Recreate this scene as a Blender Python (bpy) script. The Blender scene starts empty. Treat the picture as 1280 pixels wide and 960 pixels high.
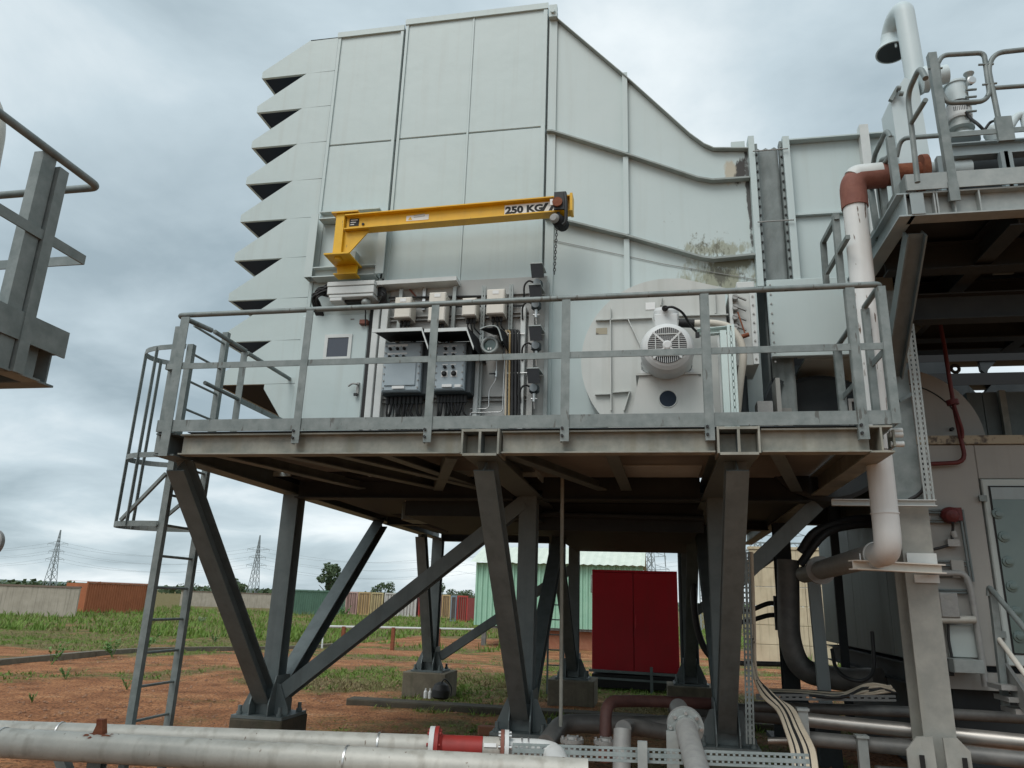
import bpy, math, random
import numpy as np
from mathutils import Vector, Matrix, noise as mn
R = math.radians
rng = random.Random(7)
sc = bpy.context.scene

# ------------------------------------------------------------------ camera
F_PX, PITCH, ROLL, YAW, H = 926.39, R(16.2952), R(1.9437), R(11.2439), 1.70
fw = Vector((-math.sin(YAW)*math.cos(PITCH), math.cos(YAW)*math.cos(PITCH), math.sin(PITCH)))
r0 = Vector((math.cos(YAW), math.sin(YAW), 0)); u0 = r0.cross(fw)
rt = r0*math.cos(ROLL)+u0*math.sin(ROLL); up = u0*math.cos(ROLL)-r0*math.sin(ROLL)
cam = bpy.data.cameras.new('camera'); co = bpy.data.objects.new('camera', cam)
sc.collection.objects.link(co); sc.camera = co
cam.sensor_width = 36; cam.lens = F_PX/1280*36; cam.clip_start = 0.05; cam.clip_end = 12000
CAM = Vector((0, 0, H))
co.matrix_world = Matrix(((rt.x, up.x, -fw.x, 0), (rt.y, up.y, -fw.y, 0), (rt.z, up.z, -fw.z, H), (0, 0, 0, 1)))

# ------------------------------------------------------------------ sky, sun, exposure
w = bpy.data.worlds.new('World'); sc.world = w; w.use_nodes = True
nt = w.node_tree; nt.nodes.clear()
def N(t, **k):
    n = nt.nodes.new(t)
    for a, b in k.items(): setattr(n, a, b)
    return n
SUN_EL, SUN_AZ = R(52), R(205)          # azimuth clockwise from +Y: behind the camera, to the left
sky = N('ShaderNodeTexSky', sky_type='NISHITA', sun_disc=False, sun_elevation=SUN_EL, sun_rotation=SUN_AZ)
tc = N('ShaderNodeTexCoord'); sep = N('ShaderNodeSeparateXYZ'); nt.links.new(tc.outputs['Generated'], sep.inputs[0])
def mth(op, a, b=None):
    n = N('ShaderNodeMath', operation=op)
    for i, x in enumerate((a, b)):
        if x is None: continue
        if isinstance(x, (int, float)): n.inputs[i].default_value = x
        else: nt.links.new(x, n.inputs[i])
    return n.outputs[0]
zz = mth('ADD', mth('MAXIMUM', sep.outputs[2], 0.0), 0.22)
cx = N('ShaderNodeCombineXYZ')
nt.links.new(mth('DIVIDE', sep.outputs[0], zz), cx.inputs[0]); nt.links.new(mth('DIVIDE', sep.outputs[1], zz), cx.inputs[1])
def cloud(scale, detail, off, dist=0.0):
    mp = N('ShaderNodeMapping'); mp.inputs['Location'].default_value = off
    nt.links.new(cx.outputs[0], mp.inputs[0])
    n = N('ShaderNodeTexNoise'); n.inputs['Scale'].default_value = scale; n.inputs['Detail'].default_value = detail
    n.inputs['Roughness'].default_value = 0.55; n.inputs['Distortion'].default_value = dist
    nt.links.new(mp.outputs[0], n.inputs['Vector']); return n.outputs[0]
big = cloud(0.55, 2.0, (3.1, 1.2, 0)); mid = cloud(1.6, 7.0, (0.4, 7.7, 0), 0.35)
cl = mth('ADD', mth('MULTIPLY', big, 0.62), mth('MULTIPLY', mid, 0.38))
rp = N('ShaderNodeValToRGB'); nt.links.new(cl, rp.inputs[0])
e = rp.color_ramp.elements
e[0].position = 0.38; e[0].color = (0.34, 0.43, 0.48, 1)
e[1].position = 0.585; e[1].color = (0.875, 0.94, 0.965, 1)
m = e.new(0.48); m.color = (0.545, 0.65, 0.705, 1)
sm = N('ShaderNodeVectorMath', operation='SCALE'); nt.links.new(rp.outputs[0], sm.inputs[0]); sm.inputs['Scale'].default_value = 10.0
mx = N('ShaderNodeMix', data_type='RGBA'); mx.inputs[0].default_value = 0.93
nt.links.new(sky.outputs[0], mx.inputs[6]); nt.links.new(sm.outputs[0], mx.inputs[7])
bg = N('ShaderNodeBackground'); bg.inputs[1].default_value = 0.1
nt.links.new(mx.outputs[2], bg.inputs[0])
wo = N('ShaderNodeOutputWorld'); nt.links.new(bg.outputs[0], wo.inputs[0])
sl = bpy.data.lights.new('sun', 'SUN'); sl.energy = 1.5; sl.angle = R(32); sl.color = (1.0, 0.985, 0.955)
so = bpy.data.objects.new('sun', sl); sc.collection.objects.link(so)
sd = Vector((math.sin(SUN_AZ)*math.cos(SUN_EL), math.cos(SUN_AZ)*math.cos(SUN_EL), math.sin(SUN_EL)))
so.rotation_euler = sd.to_track_quat('Z', 'Y').to_euler(); so.location = (0, -20, 40)
vs = sc.view_settings; vs.view_transform = 'Standard'; vs.look = 'None'; vs.exposure = 0.15; vs.gamma = 1.0; vs.use_curve_mapping = False
sc.cycles.max_bounces = 6; sc.cycles.diffuse_bounces = 2

# ------------------------------------------------------------------ surveying helpers: sight line met with a real plane
def sight(x, y): return rt*((x-640)/F_PX) - up*((y-480)/F_PX) + fw
def A(x, y, Y): d = sight(x, y); return CAM + d*(Y/d.y)
def AX(x, y, X): d = sight(x, y); return CAM + d*(X/d.x)
def AZ(x, y, Z): d = sight(x, y); return CAM + d*((Z-H)/d.z)
def gz(Y):
    t = min(1, max(0, (Y-17)/16)); return -0.5*t*t*(3-2*t)
def G(x, y):
    Z = 0.0
    for _ in range(30): p = AZ(x, y, Z); Z = 0.5*Z+0.5*gz(p.y)
    return Vector((p.x, p.y, gz(p.y)))
def PXM(x, y, Y):                                   # metres per photo pixel at that spot
    return (A(x+.5, y, Y)-A(x-.5, y, Y)).length*math.cos(YAW)

# ------------------------------------------------------------------ mesh builder
class MB:
    def __init__(s): s.v = []; s.f = []; s.sm = []
    def add(s, v, f, smooth=False):
        o = len(s.v); s.v += [tuple(p) for p in v]
        for q in f: s.f.append(tuple(i+o for i in q)); s.sm.append(smooth)
        return s
    def box(s, x0, x1, y0, y1, z0, z1):
        v = [(x, y, z) for x in (x0, x1) for y in (y0, y1) for z in (z0, z1)]
        return s.add(v, [(0, 1, 3, 2), (4, 6, 7, 5), (0, 4, 5, 1), (2, 3, 7, 6), (0, 2, 6, 4), (1, 5, 7, 3)])
    def cham(s, x0, x1, y0, y1, z0, z1, c=.01):     # box with a chamfered front (towards -Y) rim
        v = [(x, y1, z) for x, z in ((x0, z0), (x1, z0), (x1, z1), (x0, z1))]
        v += [(x, y0+c, z) for x, z in ((x0, z0), (x1, z0), (x1, z1), (x0, z1))]
        v += [(x, y0, z) for x, z in ((x0+c, z0+c), (x1-c, z0+c), (x1-c, z1-c), (x0+c, z1-c))]
        f = [(0, 3, 2, 1), (8, 9, 10, 11)]
        for k in (0, 4):
            for i in range(4): j = (i+1) % 4; f.append((k+i, k+j, k+4+j, k+4+i))
        return s.add(v, f)
    def prism(s, poly, vec):
        n = len(poly); vec = Vector(vec); a = [Vector(p) for p in poly]
        return s.add(a+[p+vec for p in a], [tuple(range(n)), tuple(range(2*n-1, n-1, -1))]+[((i+1) % n, i, n+i, n+(i+1) % n) for i in range(n)])
    def xz(s, poly, y0, y1): return s.prism([(x, y0, z) for x, z in poly], (0, y1-y0, 0))
    def sweep(s, prof, p0, p1, upv=(0, 0, 1)):
        p0, p1 = Vector(p0), Vector(p1); d = (p1-p0).normalized(); upv = Vector(upv)
        if abs(d.dot(upv)) > .98: upv = Vector((0, 1, 0)) if abs(d.y) < .9 else Vector((1, 0, 0))
        sd = d.cross(upv).normalized(); u = sd.cross(d).normalized()
        return s.prism([p0+sd*a+u*b for a, b in prof], p1-p0)
    def bar(s, p0, p1, w, h=None, upv=(0, 0, 1)):
        h = h or w; return s.sweep([(-w/2, -h/2), (w/2, -h/2), (w/2, h/2), (-w/2, h/2)], p0, p1, upv)
    def ibeam(s, p0, p1, w, h, t=.014, upv=(0, 0, 1)):
        a, b, c = w/2, h/2, t/2
        return s.sweep([(-a, -b), (a, -b), (a, -b+t), (c, -b+t), (c, b-t), (a, b-t), (a, b), (-a, b), (-a, b-t), (-c, b-t), (-c, -b+t), (-a, -b+t)], p0, p1, upv)
    def angle(s, p0, p1, w, h, t=.009, upv=(0, 0, 1)):
        return s.sweep([(-w/2, -h/2), (w/2, -h/2), (w/2, -h/2+t), (-w/2+t, -h/2+t), (-w/2+t, h/2), (-w/2, h/2)], p0, p1, upv)
    def chan(s, p0, p1, w, h, t=.01, upv=(0, 0, 1)):
        a, b = w/2, h/2
        return s.sweep([(-a, -b), (a, -b), (a, -b+t), (-a+t, -b+t), (-a+t, b-t), (a, b-t), (a, b), (-a, b)], p0, p1, upv)
    def tube(s, pts, r, seg=12, caps=True, closed=False):
        pts = [Vector(p) for p in pts]; n = len(pts); rings = []; prev = None
        rr = r if isinstance(r, (list, tuple)) else [r]*n
        for i, p in enumerate(pts):
            if closed: d = (pts[(i+1) % n]-pts[i-1])
            else: d = pts[min(i+1, n-1)]-pts[max(i-1, 0)]
            d.normalize()
            if prev is None:
                a = Vector((0, 0, 1)) if abs(d.z) < .9 else Vector((1, 0, 0)); a = (a-d*a.dot(d)).normalized()
            else: a = (prev-d*prev.dot(d)).normalized()
            prev = a; b = d.cross(a)
            k = 1.0
            if 0 < i < n-1 or closed:
                e1 = (p-pts[i-1]).normalized(); e2 = (pts[(i+1) % n]-p).normalized(); k = 1/max(.5, math.cos(e1.angle(e2, 0)/2))
                nn = e1-e2
                if nn.length > 1e-4: nn.normalize()
                else: nn = None
            else: nn = None
            ring = []
            for j in range(seg):
                t = 2*math.pi*j/seg; q = (a*math.cos(t)+b*math.sin(t))*rr[i]
                if nn: q = q+nn*(q.dot(nn)*(k-1))
                ring.append(p+q)
            rings.append(ring)
        v = [q for g in rings for q in g]; f = []
        m = n if closed else n-1
        for i in range(m):
            for j in range(seg):
                i2 = (i+1) % n; j2 = (j+1) % seg
                f.append((i*seg+j, i*seg+j2, i2*seg+j2, i2*seg+j))
        s.add(v, f, True)
        if caps and not closed:
            s.add(rings[0], [tuple(range(seg-1, -1, -1))]); s.add(rings[-1], [tuple(range(seg))])
        return s
    def lathe(s, o, d, prof, seg=24, smooth=True):
        o = Vector(o); d = Vector(d).normalized(); a = Vector((0, 0, 1)) if abs(d.z) < .9 else Vector((1, 0, 0))
        a = (a-d*a.dot(d)).normalized(); b = d.cross(a)
        ring = lambda t, r: [o+d*t+(a*math.cos(2*math.pi*j/seg)+b*math.sin(2*math.pi*j/seg))*r for j in range(seg)]
        for (t0, q0), (t1, q1) in zip(prof, prof[1:]):
            v = ring(t0, max(q0, 1e-4))+ring(t1, max(q1, 1e-4))
            s.add(v, [(j, (j+1) % seg, seg+(j+1) % seg, seg+j) for j in range(seg)], smooth)
        s.add(ring(*prof[0]), [tuple(range(seg-1, -1, -1))]); s.add(ring(*prof[-1]), [tuple(range(seg))])
        return s
    def cyl(s, p0, p1, r, seg=16):
        p0, p1 = Vector(p0), Vector(p1); return s.lathe(p0, p1-p0, [(0, r), ((p1-p0).length, r)], seg)

def fillet(pts, r, n=6):
    pts = [Vector(p) for p in pts]; out = [pts[0]]
    for a, p, b in zip(pts, pts[1:], pts[2:]):
        d1, d2 = (a-p), (b-p); q = min(r, d1.length*.49, d2.length*.49)
        s0, s1 = p+d1.normalized()*q, p+d2.normalized()*q
        for i in range(n+1):
            t = i/n; out.append(s0*(1-t)**2+p*2*t*(1-t)+s1*t*t)
    out.append(pts[-1]); return out
def curve(pts, n=5):                                # smooth line through points (Catmull-Rom)
    P = [Vector(p) for p in pts]; P = [P[0]*2-P[1]]+P+[P[-1]*2-P[-2]]; out = []
    for i in range(1, len(P)-2):
        a, b, c, d = P[i-1:i+3]
        for k in range(n):
            t = k/n; out.append(.5*((2*b)+(c-a)*t+(2*a-5*b+4*c-d)*t*t+(3*b-a-3*c+d)*t**3))
    out.append(P[-2]); return out

ORG = {}
def root_of(o): return ORG.get(o.name, Vector((0, 0, 0)))
def tag(o, label=None, cat=None, group=None, kind=None):
    if label: o['label'] = label
    if cat: o['category'] = cat
    if group: o['group'] = group
    if kind: o['kind'] = kind
    return o
def mesh_of(name, mb, m, org):
    me = bpy.data.meshes.new(name); org = Vector(org)
    me.from_pydata([(x-org.x, y-org.y, z-org.z) for x, y, z in mb.v], [], mb.f)
    me.polygons.foreach_set('use_smooth', mb.sm); me.materials.append(m); me.update(); return me
def build(name, mb, m, parent=None, label=None, cat=None, group=None, kind=None):
    if parent is not None: org = root_of(parent)
    else:
        xs = [p[0] for p in mb.v]; ys = [p[1] for p in mb.v]; zs = [p[2] for p in mb.v]
        org = Vector(((min(xs)+max(xs))/2, (min(ys)+max(ys))/2, min(zs)))
    o = bpy.data.objects.new(name, mesh_of(name, mb, m, org)); sc.collection.objects.link(o)
    ORG[o.name] = org
    if parent is not None: o.parent = parent
    else: o.location = org
    return tag(o, label, cat, group, kind)
def thing(name, loc, label, cat, group=None):
    o = bpy.data.objects.new(name, None); sc.collection.objects.link(o); o.location = loc; o.empty_display_size = .2
    ORG[o.name] = Vector(loc); return tag(o, label, cat, group)
def put(name, me, loc, parent, rz=0):               # one more piece that shares a mesh
    o = bpy.data.objects.new(name, me); sc.collection.objects.link(o); o.location = Vector(loc)-root_of(parent)
    o.rotation_euler.z = rz; o.parent = parent; ORG[o.name] = root_of(parent); return o
def copy_tree(o, loc, label, group=None):
    c = o.copy(); sc.collection.objects.link(c); c.location = loc; c['label'] = label; ORG[c.name] = Vector(loc)
    if group: c['group'] = group
    for ch in o.children:
        d = ch.copy(); sc.collection.objects.link(d); d.parent = c
        for g in ch.children:
            k = g.copy(); sc.collection.objects.link(k); k.parent = d
    return c

# ------------------------------------------------------------------ materials
MATS = {}
def mat(name, c1, c2=None, rough=.55, metal=0., scale=6., amt=(.35, .7), bump=0., bscale=40., streak=None, streak_amt=.5, detail=6., spec=.4, coat=0):
    m = bpy.data.materials.new(name); m.use_nodes = True; t = m.node_tree; n = t.nodes; L = t.links
    b = n['Principled BSDF']; b.inputs['Roughness'].default_value = rough; b.inputs['Metallic'].default_value = metal
    b.inputs['Specular IOR Level'].default_value = spec
    g = n.new('ShaderNodeNewGeometry')
    col = None
    if c2:
        ns = n.new('ShaderNodeTexNoise'); ns.inputs['Scale'].default_value = scale; ns.inputs['Detail'].default_value = detail
        ns.inputs['Roughness'].default_value = .62
        L.new(g.outputs['Position'], ns.inputs['Vector'])
        r = n.new('ShaderNodeValToRGB'); L.new(ns.outputs[0], r.inputs[0])
        r.color_ramp.elements[0].position = amt[0]; r.color_ramp.elements[0].color = (*c1, 1)
        r.color_ramp.elements[1].position = amt[1]; r.color_ramp.elements[1].color = (*c2, 1)
        col = r.outputs[0]
        rr = n.new('ShaderNodeMapRange'); rr.inputs[3].default_value = max(.05, rough-.1); rr.inputs[4].default_value = min(1, rough+.15)
        L.new(ns.outputs[0], rr.inputs[0]); L.new(rr.outputs[0], b.inputs['Roughness'])
    if streak:                                        # rain streaks: noise stretched along Z
        mp = n.new('ShaderNodeMapping'); mp.inputs['Scale'].default_value = (7, 7, .35); L.new(g.outputs['Position'], mp.inputs[0])
        s1 = n.new('ShaderNodeTexNoise'); s1.inputs['Scale'].default_value = 1.6; s1.inputs['Detail'].default_value = 5; L.new(mp.outputs[0], s1.inputs['Vector'])
        r2 = n.new('ShaderNodeMapRange'); r2.inputs[1].default_value = .52; r2.inputs[2].default_value = .82; r2.inputs[4].default_value = streak_amt
        L.new(s1.outputs[0], r2.inputs[0])
        mm = n.new('ShaderNodeMix'); mm.data_type = 'RGBA'; L.new(r2.outputs[0], mm.inputs[0])
        if col: L.new(col, mm.inputs[6])
        else: mm.inputs[6].default_value = (*c1, 1)
        mm.inputs[7].default_value = (*streak, 1); col = mm.outputs[2]
    if col: L.new(col, b.inputs['Base Color'])
    else: b.inputs['Base Color'].default_value = (*c1, 1)
    if bump:
        nb = n.new('ShaderNodeTexNoise'); nb.inputs['Scale'].default_value = bscale; nb.inputs['Detail'].default_value = 4
        L.new(g.outputs['Position'], nb.inputs['Vector'])
        bp = n.new('ShaderNodeBump'); bp.inputs['Strength'].default_value = bump; bp.inputs['Distance'].default_value = .02
        L.new(nb.outputs[0], bp.inputs['Height']); L.new(bp.outputs[0], b.inputs['Normal'])
    MATS[name] = m; return m
M = MATS
mat('panel_paint', (.475, .56, .55), (.52, .60, .59), .42, scale=1.1, bump=.45, bscale=1.9, streak=(.42, .46, .43), streak_amt=.45)
mat('duct_paint', (.485, .565, .555), (.53, .605, .595), .45, scale=.8, bump=.3, bscale=1.6, streak=(.43, .47, .44), streak_amt=.35)
mat('fan_paint', (.50, .52, .49), (.57, .575, .545), .5, scale=2.5, streak=(.40, .40, .36), streak_amt=.5)
mat('board_paint', (.40, .41, .39), (.47, .475, .455), .5, scale=3)
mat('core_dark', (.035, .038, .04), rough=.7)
mat('screen_dark', (.014, .024, .04), rough=.8)
mat('galvanised', (.15, .178, .172), (.26, .288, .28), .5, .25, scale=9, amt=(.3, .72), bump=.05, bscale=60)
mat('galvanised_pale', (.29, .32, .31), (.38, .405, .39), .48, .2, scale=12, amt=(.3, .7))
mat('weathered_steel', (.20, .21, .185), (.35, .345, .295), .6, .15, scale=5, amt=(.35, .68), streak=(.19, .17, .115), streak_amt=.7)
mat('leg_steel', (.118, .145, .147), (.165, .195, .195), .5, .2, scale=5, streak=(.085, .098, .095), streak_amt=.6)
mat('deck_steel', (.33, .34, .33), (.42, .42, .40), .55, .3, scale=3)
mat('under_steel', (.019, .025, .028), (.036, .043, .046), .65, 0, scale=3)  # near-black tone puts the shade below the decks into the steel
mat('yellow_paint', (.72, .40, .012), (.80, .47, .02), .38, scale=5, streak=(.50, .30, .03), streak_amt=.4)
mat('red_paint', (.34, .032, .026), (.26, .03, .024), .5, scale=8, streak=(.22, .03, .02))
mat('deep_red', (.30, .003, .008), (.36, .004, .011), .42, scale=2.5, streak=(.20, .012, .012), streak_amt=.7)
mat('maroon_pipe', (.085, .038, .032), (.13, .06, .05), .6, scale=10, bump=.15)
mat('concrete_dark', (.055, .05, .038), (.10, .085, .06), .95, scale=4, bump=.4, streak=(.05, .06, .03))
mat('oxide_red', (.19, .07, .05), (.26, .11, .08), .7, scale=10, bump=.2)
mat('rust', (.17, .05, .025), (.26, .10, .05), .85, scale=16, bump=.3)
mat('red_pipe', (.13, .022, .022), (.09, .02, .02), .55, scale=12)
mat('black_rubber', (.018, .019, .02), (.03, .03, .03), .55, scale=10)
mat('black_hood', (.014, .015, .017), (.024, .025, .027), .75, scale=8, spec=.2)
mat('pleat', (.20, .23, .225), (.27, .30, .295), .85, scale=5, bump=.2, bscale=25)
mat('white_trim', (.56, .585, .565), (.64, .66, .64), .5, scale=6)
mat('cream_plastic', (.66, .62, .54), (.72, .68, .61), .45, scale=5, streak=(.5, .47, .4), streak_amt=.4)
mat('cabinet_grey', (.33, .39, .42), (.39, .45, .48), .4, scale=4, spec=.5)
mat('cabinet_side', (.04, .05, .055), rough=.6)
mat('white_label', (.75, .75, .73), rough=.5)
mat('ink', (.012, .012, .012), rough=.6)
mat('glass_dark', (.045, .055, .075), rough=.08, spec=.6)
mat('glass_teal', (.09, .135, .125), (.13, .18, .165), .1, scale=1.2, spec=.6)
mat('steel_bright', (.55, .56, .55), (.65, .65, .64), .35, .8, scale=8)
mat('motor_paint', (.60, .62, .61), (.66, .67, .66), .45, scale=3, streak=(.47, .47, .44), streak_amt=.4)
mat('pipe_white', (.63, .64, .62), (.70, .70, .68), .45, scale=3, streak=(.50, .49, .45), streak_amt=.5)
mat('pipe_grey', (.42, .41, .365), (.53, .515, .46), .45, .1, scale=5, amt=(.3, .6), streak=(.26, .235, .19), streak_amt=.8, bump=.08, detail=9)
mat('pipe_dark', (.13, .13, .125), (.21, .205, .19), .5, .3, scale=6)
mat('pipe_steel', (.36, .34, .31), (.48, .45, .41), .38, .7, scale=5)
mat('cast_grey', (.30, .30, .29), (.37, .37, .35), .6, .3, scale=14, bump=.15)
mat('cable_tan', (.52, .44, .33), (.60, .52, .40), .6, scale=8)
mat('cable_orange', (.46, .33, .16), rough=.6)
mat('hose', (.55, .51, .43), (.62, .58, .50), .6, scale=8)
mat('mint_strut', (.58, .69, .66), (.64, .74, .71), .5, scale=9)
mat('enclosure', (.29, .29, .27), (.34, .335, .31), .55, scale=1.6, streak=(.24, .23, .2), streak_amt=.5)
mat('door_paint', (.42, .47, .45), (.46, .505, .485), .5, scale=2)
mat('cream_strip', (.36, .32, .235), (.10, .085, .07), .7, scale=4, amt=(.5, .56))
mat('slate_paint', (.30, .36, .37), (.35, .405, .41), .5, scale=2, streak=(.25, .28, .28))
mat('vent_paint', (.52, .60, .61), (.57, .65, .66), .45, scale=2)
mat('column_paint', (.25, .255, .23), (.34, .335, .30), .6, scale=6, streak=(.30, .29, .24), streak_amt=.7)
mat('concrete', (.28, .255, .205), (.36, .335, .28), .85, scale=4, bump=.3, streak=(.16, .145, .11), streak_amt=.7)
mat('concrete_mossy', (.13, .115, .085), (.20, .175, .13), .9, scale=5, bump=.4, streak=(.07, .08, .045))
mat('wall_render', (.46, .41, .34), (.36, .32, .26), .9, scale=1.5, streak=(.17, .155, .13), streak_amt=.8)
mat('firewall', (.50, .42, .29), (.60, .52, .37), .9, scale=1.6, streak=(.24, .20, .14), streak_amt=.8, bump=.2)
mat('wall_cap', (.20, .15, .12), rough=.9)
mat('shed_green', (.30, .53, .40), (.36, .59, .45), .5, scale=1.5)
mat('shed_roof', (.62, .68, .58), (.72, .77, .68), .6, scale=2)
mat('brick', (.30, .12, .07), (.36, .17, .10), .9, scale=9)
mat('lattice', (.24, .27, .28), rough=.6)
mat('bark', (.09, .07, .05), rough=.9)
mat('leaf_far', (.045, .075, .035), (.085, .12, .05), .7, scale=1.2)
mat('leaf_weed', (.10, .22, .05), (.16, .30, .08), .6, scale=6)
mat('leaf_pale', (.28, .36, .26), (.36, .42, .33), .6, scale=6)
mat('hill_green', (.10, .15, .13), (.16, .21, .18), .9, scale=.02)
for nm, c in (('box_orange', (.42, .14, .06)), ('box_green', (.14, .25, .18)), ('box_pink', (.50, .32, .29)), ('box_amber', (.52, .36, .18)), ('box_yellow', (.54, .44, .24)),
              ('box_white', (.60, .58, .55)), ('box_red', (.42, .055, .045)), ('box_blue', (.22, .30, .36)), ('box_tan', (.38, .27, .20))):
    mat(nm, c, tuple(x*.82 for x in c), .6, scale=1.2, streak=tuple(x*.6 for x in c), streak_amt=.5)

def stained(name, base, spots):                      # paint with stains at fixed places on it (world position)
    m = M[base].copy(); m.name = name; t = m.node_tree; n = t.nodes; L = t.links; b = n['Principled BSDF']
    src = b.inputs['Base Color'].links[0].from_socket; g = n.new('ShaderNodeNewGeometry')
    for (cx_, cz_, rx, rz, col, thr, sz) in spots:
        mp = n.new('ShaderNodeMapping'); mp.inputs['Location'].default_value = (-cx_/rx, 0, -cz_/rz); mp.inputs['Scale'].default_value = (1/rx, 0, 1/rz)
        L.new(g.outputs['Position'], mp.inputs[0]); le = n.new('ShaderNodeVectorMath'); le.operation = 'LENGTH'; L.new(mp.outputs[0], le.inputs[0])
        ns = n.new('ShaderNodeTexNoise'); ns.inputs['Scale'].default_value = sz; ns.inputs['Detail'].default_value = 6; ns.inputs['Roughness'].default_value = .7
        m2 = n.new('ShaderNodeMapping'); m2.inputs['Scale'].default_value = (1, 1, .45); L.new(g.outputs['Position'], m2.inputs[0]); L.new(m2.outputs[0], ns.inputs['Vector'])
        ad = n.new('ShaderNodeMath'); ad.operation = 'MULTIPLY_ADD'; L.new(le.outputs['Value'], ad.inputs[0]); ad.inputs[1].default_value = -.5; L.new(ns.outputs[0], ad.inputs[2])
        mr = n.new('ShaderNodeMapRange'); mr.inputs[1].default_value = thr; mr.inputs[2].default_value = thr+.12; L.new(ad.outputs[0], mr.inputs[0])
        mm = n.new('ShaderNodeMix'); mm.data_type = 'RGBA'; L.new(mr.outputs[0], mm.inputs[0]); L.new(src, mm.inputs[6]); mm.inputs[7].default_value = (*col, 1); src = mm.outputs[2]
    L.new(src, b.inputs['Base Color']); M[name] = m; return m
def peeling(name, base, under, lo=.62):
    m = M[base].copy(); m.name = name; t = m.node_tree; n = t.nodes; L = t.links; b = n['Principled BSDF']; src = b.inputs['Base Color'].links[0].from_socket
    g = n.new('ShaderNodeNewGeometry'); mp = n.new('ShaderNodeMapping'); mp.inputs['Scale'].default_value = (26, 26, 5); L.new(g.outputs['Position'], mp.inputs[0])
    ns = n.new('ShaderNodeTexNoise'); ns.inputs['Scale'].default_value = 1.; ns.inputs['Detail'].default_value = 5; L.new(mp.outputs[0], ns.inputs['Vector'])
    mr = n.new('ShaderNodeMapRange'); mr.inputs[1].default_value = lo; mr.inputs[2].default_value = lo+.03; L.new(ns.outputs[0], mr.inputs[0])
    mm = n.new('ShaderNodeMix'); mm.data_type = 'RGBA'; L.new(mr.outputs[0], mm.inputs[0]); L.new(src, mm.inputs[6]); mm.inputs[7].default_value = (*under, 1)
    L.new(mm.outputs[2], b.inputs['Base Color']); M[name] = m; return m
peeling('pipe_peeling', 'pipe_white', (.13, .085, .06), .63)
peeling('pipe_spotted', 'pipe_grey', (.17, .125, .09), .685); peeling('yellow_worn', 'yellow_paint', (.24, .15, .05), .70); peeling('galv_scuffed', 'galvanised', (.12, .125, .115), .64)
mat('rib_shaded', (.27, .305, .29), (.36, .395, .375), .6, scale=3, streak=(.20, .215, .19), streak_amt=.7)  # underside shade painted into the duct ribs and top edge, with rain streaks
YF, YW = 5.69, 7.60
exec_sections = True

# ================================================================== GROUND
def ns(x, y, s, o=0.0): return mn.fractal(Vector((x*s+o, y*s-o, o*.7)), 1.0, 2.0, 4)
def grass_mask(x, y):
    n1 = ns(x, y, .22, 3.1); n2 = ns(x, y, .9, 8.4); v = n1*.9+n2*.45
    far = x*.96-y*.05                                  # west of the drain kerb the ground is overgrown
    if x < -14.1:
        d = .80 if y > 21 else .42
        if 16.5 < y < 19.5 and -24 < x < -14: d = -.10
        if y > 33: d = .85
        return max(0, min(1, d+v*.9))
    if y > 46: d = .8
    elif y > 37: d = -.35
    elif y > 24: d = .22
    elif y > 11.6:
        d = .16
        if -4.5 < x < 2 and 12 < y < 17.5: d = .52
        if x > 2: d = .2
    elif y > 9: d = .02
    else: d = -.24
    return max(0, min(1, d+v*.95))
def axis(fine0, fine1, st, ends):
    a = list(np.arange(fine0, fine1+1e-6, st)); k = st
    while a[-1] < ends[1]: k *= 1.35; a.append(a[-1]+k)
    k = st
    while a[0] > ends[0]: k *= 1.35; a.insert(0, a[0]-k)
    return a
gxs = axis(-36, 14, .36, (-6000, 6000)); gys = axis(.5, 34, .34, (-400, 6500))
gv = []; gm = []
for y in gys:
    for x in gxs:
        near = -60 < x < 30 and y < 80
        gv.append((x, y, gz(y)+(ns(x, y, .5, 1.7)*.035+ns(x, y, 2.1, 5)*.012 if near and y > 3 else 0)))
        gm.append(grass_mask(x, y) if near else (.75 if y < 400 else .9))
nx = len(gxs); gf = [(j*nx+i, j*nx+i+1, (j+1)*nx+i+1, (j+1)*nx+i) for j in range(len(gys)-1) for i in range(nx-1)]
me = bpy.data.meshes.new('ground'); me.from_pydata(gv, [], gf); me.polygons.foreach_set('use_smooth', [True]*len(gf))
at = me.attributes.new('cover', 'FLOAT', 'POINT'); at.data.foreach_set('value', gm)
go = bpy.data.objects.new('ground', me); sc.collection.objects.link(go); tag(go, 'bare red laterite earth with rough patches of grass', kind='structure')
m = bpy.data.materials.new('laterite'); m.use_nodes = True; t = m.node_tree; n = t.nodes; L = t.links; b = n['Principled BSDF']; b.inputs['Roughness'].default_value = .95; b.inputs['Specular IOR Level'].default_value = .1
g = n.new('ShaderNodeNewGeometry')
def nz(scale, det=6, rough=.65):
    q = n.new('ShaderNodeTexNoise'); q.inputs['Scale'].default_value = scale; q.inputs['Detail'].default_value = det; q.inputs['Roughness'].default_value = rough
    L.new(g.outputs['Position'], q.inputs['Vector']); return q
def ramp(src, stops):
    r = n.new('ShaderNodeValToRGB'); L.new(src, r.inputs[0]); el = r.color_ramp.elements
    el[0].position, el[0].color = stops[0][0], (*stops[0][1], 1); el[1].position, el[1].color = stops[-1][0], (*stops[-1][1], 1)
    for p_, c_ in stops[1:-1]: x_ = el.new(p_); x_.color = (*c_, 1)
    return r.outputs[0]
def mixc(f_, a_, b_):
    q = n.new('ShaderNodeMix'); q.data_type = 'RGBA'; L.new(f_, q.inputs[0]); L.new(a_, q.inputs[6]); L.new(b_, q.inputs[7]); return q.outputs[2]
soil = ramp(nz(1.3).outputs[0], [(.28, (.155, .074, .04)), (.45, (.33, .155, .079)), (.6, (.46, .232, .118)), (.75, (.55, .35, .21))])
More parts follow.
